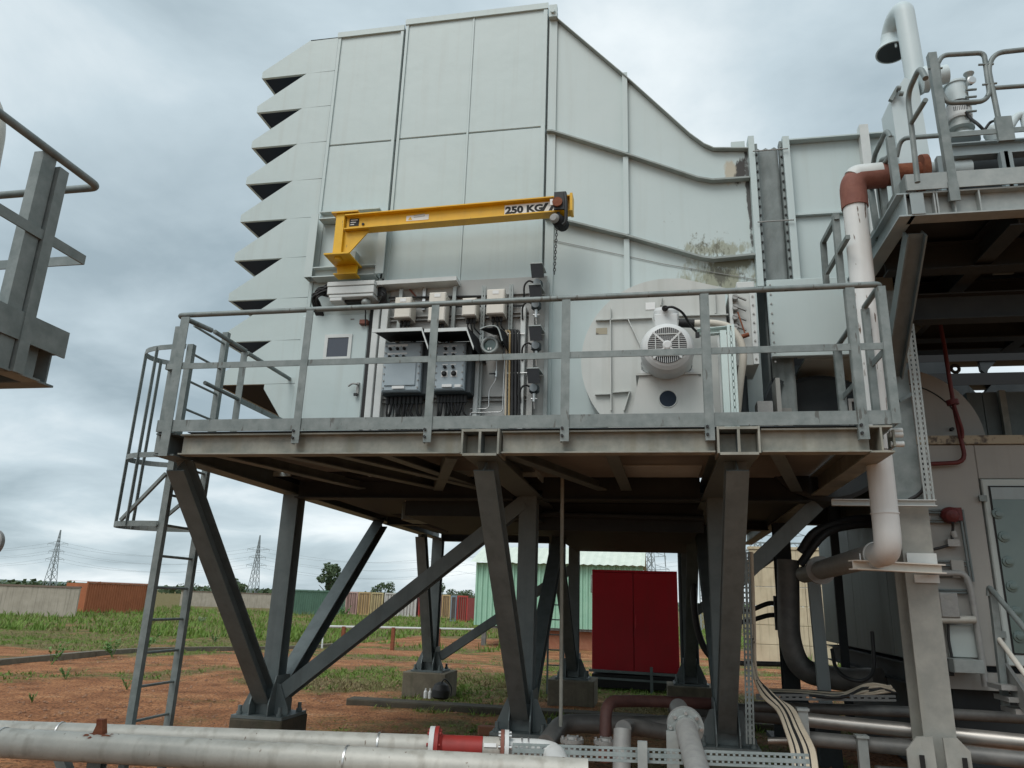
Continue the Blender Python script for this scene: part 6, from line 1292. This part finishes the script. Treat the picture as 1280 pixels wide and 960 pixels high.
for k in range(11): put('rung', rg_, ((lxa+lxb)/2, 15.2, .25+k*.28), t)
# cable tray under the deck, long thin rod, suspended hoppers
a, b_ = A(440, 619, 8.25), A(1000, 623, 8.25)
solo('perforated_tray', perforated(MB(), a, b_, (0, .3, 1), .10, .12, .004, .4, 1), 'leg_steel', 'long dark perforated tray slung under the platform', 'cable tray', 'perforated cable trays')
cl9 = [((470, 604), (600, 606), 8.9, .03), ((560, 612), (700, 611), 9.6, .045), ((600, 640), (880, 648), 9.0, .035), ((660, 600), (920, 606), 8.6, .025), ((480, 636), (560, 662), 10.5, .05), ((640, 664), (860, 672), 12.6, .06), ((610, 655), (700, 640), 8.8, .03)]
for k, (a, b_, Y_, r_) in enumerate(cl9): solo('service_pipe', MB().tube([A(*a, Y_), A(*b_, Y_)], r_, 10), 'leg_steel' if k % 2 else 'under_steel', ['thin pipe under the deck left of the middle strut', 'thicker pipe under the deck behind the middle strut', 'long pipe crossing under the deck centre', 'thin pipe tucked under the right half of the deck', 'sloping pipe under the left hopper', 'lowest wide pipe at the back under the deck', 'short rising pipe under the deck centre'][k], 'pipe', 'service pipes under the deck')
for k, (px_, py_, Y_, w_) in enumerate(((525, 640, 9.2, .5), (775, 640, 9.5, .22), (800, 655, 10.8, .3))): a = A(px_, py_, Y_); solo('hanging_box', MB().cham(a.x-w_/2, a.x+w_/2, Y_, Y_+.5, a.z-.10, 2.88, .02), 'leg_steel', ['wide dark box hanging under the left half of the deck', 'small dark box hanging under the deck centre', 'dark box hanging at the back under the deck centre'][k], 'box', 'boxes hanging under the deck')
solo('thin_rod', MB().tube([A(703, 592, 7.3), A(701, 908, 7.3)], .018, 8), 'weathered_steel', 'thin vertical rod standing below the middle of the platform', 'rod')
for i, (px_, l_) in enumerate(((487, .3), (505, .35), (531, .3))): a = A(px_, 592, 8.6); solo('cable_loop', MB().tube(curve([a+Vector((.05, 0, .1)), a, a+Vector((-.05, 0, -l_*.6)), a+Vector((.05, .1, -l_))]), .013, 6), 'hose', ['left pale cable loop under the deck', 'thin pale cable loop right of the left one under the deck', 'right pale cable loop under the deck'][i], 'cable', 'cable loops under the deck')
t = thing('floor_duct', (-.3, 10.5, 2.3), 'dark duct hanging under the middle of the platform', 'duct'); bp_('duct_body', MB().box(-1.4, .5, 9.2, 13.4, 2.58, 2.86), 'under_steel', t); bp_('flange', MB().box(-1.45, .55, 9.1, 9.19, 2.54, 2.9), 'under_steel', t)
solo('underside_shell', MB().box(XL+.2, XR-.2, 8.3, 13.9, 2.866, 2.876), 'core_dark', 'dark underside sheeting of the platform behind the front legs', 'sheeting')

# right middle ground: dark columns, cables and pipes behind the vent pipe
t = thing('dark_column', A(985, 890, 10.6), 'black steel column with a flared foot behind the cable bundle', 'column'); Yk = 10.6
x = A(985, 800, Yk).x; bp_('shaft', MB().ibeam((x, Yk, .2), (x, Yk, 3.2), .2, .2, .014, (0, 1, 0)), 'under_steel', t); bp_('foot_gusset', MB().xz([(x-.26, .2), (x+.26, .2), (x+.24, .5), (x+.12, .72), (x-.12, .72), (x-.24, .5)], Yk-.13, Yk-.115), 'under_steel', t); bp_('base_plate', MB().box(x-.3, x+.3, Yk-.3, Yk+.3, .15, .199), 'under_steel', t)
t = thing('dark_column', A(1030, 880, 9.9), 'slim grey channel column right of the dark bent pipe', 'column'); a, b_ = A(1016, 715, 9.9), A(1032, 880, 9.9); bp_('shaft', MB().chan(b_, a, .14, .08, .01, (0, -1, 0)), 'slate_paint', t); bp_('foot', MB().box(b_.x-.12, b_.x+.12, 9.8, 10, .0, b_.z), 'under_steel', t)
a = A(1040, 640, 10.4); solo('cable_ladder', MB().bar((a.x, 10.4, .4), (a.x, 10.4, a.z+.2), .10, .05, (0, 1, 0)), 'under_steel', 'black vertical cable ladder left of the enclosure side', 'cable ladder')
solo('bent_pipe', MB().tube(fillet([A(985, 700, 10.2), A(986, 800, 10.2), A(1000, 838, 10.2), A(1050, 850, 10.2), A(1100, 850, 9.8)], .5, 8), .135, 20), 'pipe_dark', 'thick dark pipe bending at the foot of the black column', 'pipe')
for q, lb in (((1000, 690, 1020, 664, 1062, 650), 'upper thick black cable arching above the vent pipe run'), ((1000, 706, 1030, 668, 1064, 657), 'lower thick black cable arching above the vent pipe run')): solo('black_cable', MB().tube(curve([A(q[0], q[1], 9), A(q[2], q[3], 9), A(q[4], q[5], 9.2), A(q[4]+30, q[5]-2, 9.4)]), .045, 10), 'black_rubber', lb, 'cable', 'thick black cables')
for q, lb in (((940, 762, 962, 754, 978, 757), 'upper black cable reaching the black column'), ((940, 775, 962, 769, 980, 770), 'lower black cable reaching the black column')): solo('black_cable', MB().tube(curve([A(q[0]-20, q[1]+4, 10.6), A(q[0], q[1], 10.6), A(q[2], q[3], 10.6), A(q[4], q[5], 10.6)]), .03, 8), 'black_rubber', lb, 'cable', 'thick black cables')
solo('cable_clamp', pbox(969, 745, 984, 788, 10.35, .1), 'under_steel', 'black clamp block on the black column', 'clamp')
solo('black_cable', MB().tube(curve([A(866, 690, 12), A(868, 760, 12), A(876, 800, 12), A(890, 822, 12), A(905, 830, 12)]), .05, 8), 'black_rubber', 'thick black cable curving behind the right front leg', 'cable', 'thick black cables')
solo('rail_pipe', MB().tube([A(925, 829, 11.5), A(1006, 831, 11.5)], .035, 8), 'pipe_dark', 'low dark pipe crossing before the cream firewall', 'pipe')
t = thing('dark_pipework', (1.2, 14.3, 0), 'dark cluster of pipes and cable drops beside the red cabinet', 'pipework')
for px_, r_ in ((853, .06), (861, .09), (869, .04)): a = A(px_, 760, 14.4); bp_('pipe', MB().tube([(a.x, 14.4, .1), (a.x, 14.4, 2.8)], r_, 10), 'under_steel', t)
bp_('coupling', MB().cyl((A(861, 760, 14.4).x, 14.4, 1.2), (A(861, 760, 14.4).x, 14.4, 1.5), .13, 10), 'under_steel', t)

# turbine base in the dark and pipe runs at bottom right
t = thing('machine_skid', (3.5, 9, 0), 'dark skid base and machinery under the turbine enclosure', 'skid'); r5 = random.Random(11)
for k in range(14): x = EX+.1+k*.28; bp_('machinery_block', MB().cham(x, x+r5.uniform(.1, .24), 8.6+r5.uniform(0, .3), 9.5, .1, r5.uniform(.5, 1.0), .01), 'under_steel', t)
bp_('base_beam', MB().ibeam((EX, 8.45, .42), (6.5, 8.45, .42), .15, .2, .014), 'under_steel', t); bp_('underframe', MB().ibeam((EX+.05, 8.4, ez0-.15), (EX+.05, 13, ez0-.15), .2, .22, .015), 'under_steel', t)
def run(pts, r, m, lb, cat='pipe', fr=.15, name='ground_pipe', grp='pipes on the ground'): return solo(name, MB().tube(fillet(pts, fr, 6), r, 18), m, lb, cat, grp)
run([A(1000, 899, 7.7), A(1145, 914, 7.45), A(1300, 930, 7.2)], .062, 'pipe_steel', 'upper bright steel pipe running right behind the big column')
run([A(985, 921, 7.5), A(1145, 936, 7.3), A(1300, 952, 7.0)], .062, 'pipe_dark', 'lower dark steel pipe running right behind the big column')
run([A(960, 926, 7.8), A(1145, 926, 7.6), A(1300, 938, 7.4)], .03, 'pipe_steel', 'thin pipe between the two steel pipes at right')
run([A(940, 883, 8.4), A(1145, 890, 8.2), A(1300, 899, 8.2)], .05, 'pipe_dark', 'dark pipe behind the steel pipes at right')
run([A(840, 884, 8.5), A(960, 893, 8.5), A(1010, 897, 8.5)], .085, 'pipe_dark', 'thick dark pipe passing behind the right front leg')
for i, (a, lb) in enumerate((((1077, 922), 'pale clamp post under the bright steel pipe'), ((1003, 888), 'slotted support post beside the cable bundle'))): p = A(*a, 7.3); solo('pipe_support', MB().chan((p.x, 7.3, .0), (p.x, 7.3, p.z), .08, .06, .008, (0, -1, 0)).box(p.x-.05, p.x+.05, 7.25, 7.36, p.z, p.z+.02), 'galvanised_pale', lb, 'support', 'pipe support posts')
# cables beside the right front leg
a0, a1 = A(932, 690, 7.4), A(934, 925, 7.4)
solo('perforated_tray', perforated(MB(), a0, A(938, 930, 7.4), (1, 0, 0), .075, .045, .004, .6, 2), 'galvanised', 'vertical perforated tray beside the right front leg', 'cable tray', 'perforated cable trays')
cbn = thing('cable_bundle', A(985, 940, 6.6), 'bundle of tan and black cables spilling from the tray to the ground', 'cables')
for k in range(13):
    q = k/12; m_ = 'black_rubber' if k in (2, 5, 6, 9) else 'cable_tan'
    bp_('cable', MB().tube(curve([A(936+4*q, 690, 7.7), A(939+4*q, 780, 7.6), A(941+5*q, 835+10*q, 7.6), A(952+14*q, 868+4*q-8*math.sin(q*3), 7.5), A(972+18*q, 888-3*q, 7.3), A(983+20*q, 915-6*q, 7.0), A(990+27*q, 940-3*q, 6.7), A(992+30*q, 968, 6.5)], 6), .0135, 6), m_, cbn)
cbl = thing('cable_bundle', A(1040, 868, 8.0), 'flat run of tan cables lying on a tray toward the enclosure', 'cables')
for k in range(9):
    q = k/8; bp_('cable', MB().tube(curve([A(950, 862+4*q, 8.4-.3*q), A(1000, 863+5*q, 8.3-.3*q), A(1050, 866+6*q, 8.2-.3*q), A(1085, 864+5*q-5*(k % 3), 8.1), A(1112+8*q, 856+10*q, 8.2)], 5), .013, 6), 'cable_tan' if k % 4 else 'black_rubber', cbl)
a, b_ = A(945, 871, 8.0), A(1120, 873, 7.9); bp_('tray', perforated(MB(), a, b_, (0, .2, 1), .055, .06, .004, .5, 1), 'pipe_dark', cbl)
solo('black_cable', MB().tube(curve([A(1090, 790, 9), A(1092, 835, 8.8), A(1080, 850, 8.6), A(1060, 848, 8.6), A(1045, 835, 8.8), A(1040, 812, 9)]), .02, 8), 'black_rubber', 'black cable loop hanging off the enclosure side', 'cable', 'thick black cables')

# ================================================================== FOREGROUND PIPES
fp0, fp1 = AZ(-60, 925, .60), AZ(735, 968, .60)
run([fp0, fp1], .098, 'pipe_spotted', 'nearest long pale pipe along the bottom edge', fr=.05, name='long_pipe', grp='long pale pipes in front')
rq0, rq1, rq2 = AZ(-60, 914, .60), AZ(540, 934, .60), AZ(548, 934.5, .60)
run([rq0, rq1], .088, 'pipe_spotted', 'second long pale pipe ending at the red coupling', fr=.05, name='long_pipe', grp='long pale pipes in front')
def ring(p, d, r, m, lb): d = Vector(d).normalized(); return solo('pipe_clamp', MB().lathe(Vector(p)-d*.006, d, [(0, r+.006), (.012, r+.006)], 28), m, lb, 'clamp', 'steel bands round the long pipes')
d1, d2 = fp1-fp0, rq1-rq0
def on(p0, d, px_):                                     # the point of a level pipe that stands at this sight line
    lo, hi = 0., 1.
    for _ in range(40):
        m_ = (lo+hi)/2; q = p0+d*m_-CAM; xx = 640+F_PX*q.dot(rt)/q.dot(fw)
        if xx < px_: lo = m_
        else: hi = m_
    return p0+d*lo
for px_, b_, lb in ((2, 0, 'band at the left end of the nearest long pipe'), (433, 0, 'band on the middle of the nearest long pipe')): ring(on(fp0, d1, px_), d1, .098, 'steel_bright', lb)
for px_, lb in ((75, 'band on the second long pipe near the rusty bracket'), (473, 'band on the second long pipe left of the red coupling')): ring(on(rq0, d2, px_), d2, .088, 'steel_bright', lb)
p = on(fp0, d1, 122); t = thing('rusty_bracket', p+Vector((0, 0, .09)), 'small rusty broken bracket on the nearest long pipe', 'bracket'); bp_('stub', MB().prism([p+Vector((-.045, -.03, .085)), p+Vector((.045, -.03, .085)), p+Vector((.025, -.03, .17)), p+Vector((.02, -.03, .19)), p+Vector((-.025, -.03, .19)), p+Vector((-.02, -.03, .15))], (0, .05, 0)), 'rust', t); dn1 = d1.normalized(); sd1 = dn1.cross(Vector((0, 0, 1))).normalized(); up1 = sd1.cross(dn1)
for (u_, a_, ru, ra) in ((0, 78, .07, 16), (-.07, 62, .03, 9), (.07, 66, .05, 8), (-.03, 50, .02, 7), (.10, 80, .02, 5)):
    rim = [(u_+ru*math.cos(k*.524)*(.75+.35*math.sin(k*2.3+u_*40)), R(a_+ra*math.sin(k*.524)*(.75+.3*math.cos(k*1.7)))) for k in range(12)]; cc = lambda u, a: p+dn1*u+(sd1*math.cos(a)+up1*math.sin(a))*.0992
    bp_('rust_patch', MB().add([cc(u_, R(a_))]+[cc(u, a) for u, a in rim], [(0, 1+k, 1+(k+1) % 12) for k in range(12)], True), 'rust', t)
# red coupling between flanges
dn = d2.normalized(); c0 = on(rq0, d2+(rq2-rq1)*60, 545); c0 = rq1
def seg_(d0, d1_): return c0+dn*d0, c0+dn*d1_
rc = thing('red_coupling', c0+dn*.25-Vector((0, 0, .15)), 'bright red pipe coupling with bolted flanges at bottom centre', 'pipe coupling')
Lr = (AZ(630, 937, .60)-rq1).length
bp_('white_flange', MB().lathe(c0, dn, [(-.02, .148), (.018, .148)], 32), 'pipe_white', rc); bp_('red_flange', MB().lathe(c0, dn, [(.02, .15), (.05, .15), (.06, .12), (.08, .092)], 32), 'red_paint', rc); bp_('red_body', MB().lathe(c0, dn, [(.081, .09), (Lr*.70, .09)], 32), 'red_paint', rc)
bp_('bare_band', MB().lathe(c0, dn, [(Lr*.70+.002, .088), (Lr-.03, .088)], 32), 'pipe_grey', rc); bp_('red_flange', MB().lathe(c0, dn, [(Lr-.028, .14), (Lr, .14)], 32), 'oxide_red', rc); bp_('white_flange', MB().lathe(c0, dn, [(Lr+.003, .14), (Lr+.035, .14)], 32), 'pipe_white', rc)
sdv = dn.cross(Vector((0, 0, 1))).normalized()
for k in range(8):
    a = k*math.pi/4+.3; o_ = (sdv*math.cos(a)+Vector((0, 0, 1))*math.sin(a))*.118
    for dd in (.0, Lr): bp_('flange_bolt', MB().cyl(c0+dn*(dd-.035 if dd == 0 else dd-.045)+o_, c0+dn*(dd+.068 if dd == 0 else dd+.055)+o_, .014, 8), 'red_paint' if dd == 0 else 'steel_bright', rc)
bp_('name_plate', MB().prism([c0+dn*(Lr*.72)-sdv*0+Vector((0, 0, 0))+(sdv*.0885+Vector((0, 0, .03))), c0+dn*(Lr-.06)+(sdv*.0885+Vector((0, 0, .03))), c0+dn*(Lr-.06)+(sdv*.075+Vector((0, 0, .055))), c0+dn*(Lr*.72)+(sdv*.075+Vector((0, 0, .055)))], sdv*.004), 'white_label', rc)
e0 = c0+dn*(Lr+.035); el = AZ(700, 938, .60)
run([e0, e0+dn*.34, e0+dn*.42+Vector((.05, -.5, -.05))], .085, 'pipe_white', 'short white pipe bending toward the viewer right of the red coupling', fr=.2, name='white_elbow', grp=None)
for k in (.10, .15): ring(e0+dn*k, dn, .085, 'steel_bright', 'left band on the white elbow' if k < .12 else 'right band on the white elbow')
for q, lb in (((100, 950), 'left steel stand under the long pipes'), ((30, 945), 'sloping stay under the long pipes at far left')):
    p = AZ(q[0], q[1], .42); solo('pipe_stand', MB().chan((p.x, p.y+.2, 0), (p.x, p.y+.2, .5), .12, .08, .01, (0, -1, 0)).box(p.x-.3, p.x+.3, p.y+.0, p.y+1.1, .47, .50) if q[0] == 100 else MB().bar((p.x, p.y+.3, .48), (p.x+.35, p.y+.3, 0), .08), 'galvanised', lb, 'pipe stand', 'stands under the long pipes')
# perforated tray along the front
a, b_ = A(640, 938, 6.05), A(1012, 952, 6.3)
solo('perforated_tray', perforated(MB(), a, b_, (0, .35, .94), .105, .042, .004, .58, 2), 'galvanised', 'bright perforated tray along the bottom edge', 'cable tray', 'perforated cable trays')
for px_, lb in ((803, 'small upright holding the bright perforated tray'),): p = A(px_, 932, 6.1); solo('tray_post', MB().chan((p.x, 6.1, .0), (p.x, 6.1, p.z+.03), .07, .05, .006, (0, -1, 0)), 'galvanised_pale', lb, 'post')
p = A(845, 916, 6.5); solo('slotted_post', MB().box(p.x-.075, p.x+.02, 6.55, 6.6, 0, p.z), 'galvanised_pale', 'pale flat post behind the bolted flange', 'post')
# flanged pipe coming toward the viewer
p = A(857.5, 911, 6.6); q = A(878, 985, 5.6); b2 = A(848, 885, 7.4); dd = (q-p).normalized()
t = thing('flanged_pipe', p-Vector((0, 0, .2)), 'grey cast pipe with a bolted round flange at bottom centre right', 'pipe')
bp_('front_pipe', MB().tube([p-dd*.02, q], .085, 22), 'cast_grey', t); fd = (p-b2).normalized()
bp_('flange', MB().lathe(p, dd, [(-.055, .145), (-.02, .145), (-.018, .10), (.0, .098)], 28), 'galvanised_pale', t); bp_('flange', MB().lathe(p, dd, [(-.095, .145), (-.058, .145)], 28), 'cast_grey', t); bp_('rear_pipe', MB().tube([p-dd*.09, p-dd*.3, b2], .08, 20), 'pipe_dark', t)
s1 = dd.cross(Vector((0, 0, 1))).normalized(); s2 = s1.cross(dd)
for k in range(8): a = k*math.pi/4; o_ = (s1*math.cos(a)+s2*math.sin(a))*.12; bp_('flange_bolt', MB().cyl(p+o_-dd*.11, p+o_+dd*.01, .014, 6), 'steel_bright', t)
run([A(757, 925, 7.4), A(757, 877, 7.5), A(800, 876, 8.0), A(905, 880, 8.4)], .055, 'maroon_pipe', 'rusty red pipe rising and bending right behind the tray', fr=.22)
run([A(682, 932, 7.2), A(702, 904, 8.0), A(850, 907, 8.3), A(905, 909, 8.3)], .09, 'pipe_dark', 'thick grey pipe bending away behind the thin rod', fr=.2)
run([A(778, 912, 7.0), A(777, 960, 6.9), A(777, 1000, 6.8)], .075, 'cast_grey', 'vertical brown grey pipe stub left of the flange', fr=.05)
run([A(779, 911, 7.01), A(786, 908, 7.4), A(850, 918, 7.8)], .07, 'pipe_dark', 'dark pipe behind the vertical stub', fr=.1)
run([A(640, 905, 8.2), A(760, 912, 8.2), A(800, 916, 8.2)], .02, 'pipe_grey', 'thin grey tube lying behind the tray', fr=.05)
for (px_, py), lb, m_ in (((715, 928), 'left flanged valve behind the bright tray', 'cast_grey'), ((757, 930), 'right flanged valve under the rusty pipe', 'cast_grey')):
    p = A(px_, py, 7.2); t = thing('flanged_valve', p-Vector((0, 0, .1)), lb, 'valve', 'flanged valves behind the tray'); bp_('valve_body', MB().lathe(p-Vector((0, 0, .14)), (0, 0, 1), [(0, .06), (.06, .09), (.10, .06), (.14, .06)], 18), 'oxide_red' if px_ > 740 else m_, t); bp_('valve_flange', MB().lathe(p, (0, 0, 1), [(0, .105), (.03, .105), (.031, .06), (.05, .05)], 22), m_, t)
    for k in range(6): a = k*math.pi/3; bp_('flange_bolt', MB().cyl(p+Vector((math.cos(a)*.085, math.sin(a)*.085, -.02)), p+Vector((math.cos(a)*.085, math.sin(a)*.085, .05)), .012, 6), 'steel_bright', t)
for i, (px_, py, s_) in enumerate(((607, 918, .08), (640, 926, .05))): p = AZ(px_, py, .03); solo('stone_block', MB().cham(p.x-s_*1.4, p.x+s_*1.4, p.y, p.y+.15, 0, s_*1.5, .02), 'brick', 'broken reddish block lying by the middle front leg' if i == 0 else 'smaller block by the middle front leg', 'block')

# ================================================================== LEFT NEIGHBOUR PLATFORM
LX, LY = -3.42, 3.58
lp_ = thing('left_platform', (LX-1, LY-1, 2.8), 'corner of a neighbouring steel platform at the left edge', 'platform')
def lk_(name, mb, m='galvanised'): return build(name, mb, M[m], lp_)
lk_('far_beam', MB().ibeam((LX-3, LY-.06, (ZB+ZT)/2), (LX-.02, LY-.06, (ZB+ZT)/2), .12, .22, .012), 'leg_steel'); lk_('side_beam', MB().ibeam((LX-.06, LY-.12, (ZB+ZT)/2), (LX-.06, .6, (ZB+ZT)/2), .12, .22, .012), 'galvanised'); lk_('deck', MB().box(LX-3, LX-.1, .5, LY-.05, ZT+.004, ZT+.03), 'under_steel')
lg2 = thing('guardrail', (LX, LY, ZT), 'galvanised guardrail corner on the neighbouring platform at the left edge', 'railing')
def lr(name, mb, m='galvanised'): return build(name, mb, M[m], lg2)
lr('top_rail', MB().tube(fillet([(LX-3, LY, ZR), (LX, LY, ZR), (LX, .5, ZR)], .06, 6), .024, 14)); zmL = 3.62
lr('middle_rail', MB().box(LX-3, LX+.0, LY-.005, LY+.005, zmL-.03, zmL+.03)); lr('middle_rail', MB().box(LX+.0005, LX+.011, .5, LY+.005, zmL-.03, zmL+.03)); lr('toe_board', MB().box(LX+.002, LX+.012, .5, LY+.005, ZT-.02, ZT+.14)); lr('toe_board', MB().box(LX-3, LX+.0, LY-.005, LY+.005, ZT+.0, ZT+.14))
pc = AX(68, 200, LX)
lr('post', MB().box(LX-.07, LX-.012, pc.y-.075, pc.y-.067, ZB-.02, ZR-.02).box(LX-.012, LX-.003, pc.y-.075, pc.y+.02, ZB-.02, ZR-.02).box(LX-.07, LX-.0125, pc.y+.012, pc.y+.02, ZB-.02, ZR-.02))
lr('post', MB().box(LX+.012, LX+.02, pc.y+.03, pc.y+.10, ZB-.02, ZR-.06).box(LX-.04, LX+.0115, pc.y+.03, pc.y+.038, ZB-.02, ZR-.06))
mb = MB()
for z in (ZB+.03, ZB+.1): lr('bolt', MB().cyl((LX-.05, pc.y-.05, z), (LX-.05, pc.y+.0, z), .016, 8), 'cast_grey')
a = A(-6, 160, 6.2); t = thing('left_stack', A(-10, 240, 6.2), 'grey round topped exhaust pipe at the extreme left edge', 'pipe'); a2, b3 = A(0, 118, 6.2), A(-14, 240, 6.2); bp_('pipe_shaft', MB().tube(fillet([b3-Vector((0, 0, .8)), A(-2, 150, 6.2), A(-20, 110, 6.2), A(-60, 100, 6.2)], .3, 8), .10, 20), 'pipe_grey', t)
p = A(-15, 678, 6.0); solo('round_drum', MB().lathe((p.x, p.y, p.z), (0, 1, 0), [(0, .10), (.02, .125), (.06, .125), (.08, .10)], 28).tube([(p.x, p.y+.04, p.z), (p.x-4, p.y+.04, p.z)], .07, 14), 'cast_grey', 'rounded grey pipe end at the far left edge', 'pipe')
# loose items on the front beam corner
t = thing('beam_bolts', (XR+.12, YF+.1, 2.95), 'white bolts on the lug plate at the right end of the platform', 'bolts')
for z in (2.90, 2.97, 3.0): bp_('bolt', MB().cyl((XR+.06, YF+.1, z), (XR+.15, YF+.1, z), .022, 8), 'white_trim', t)
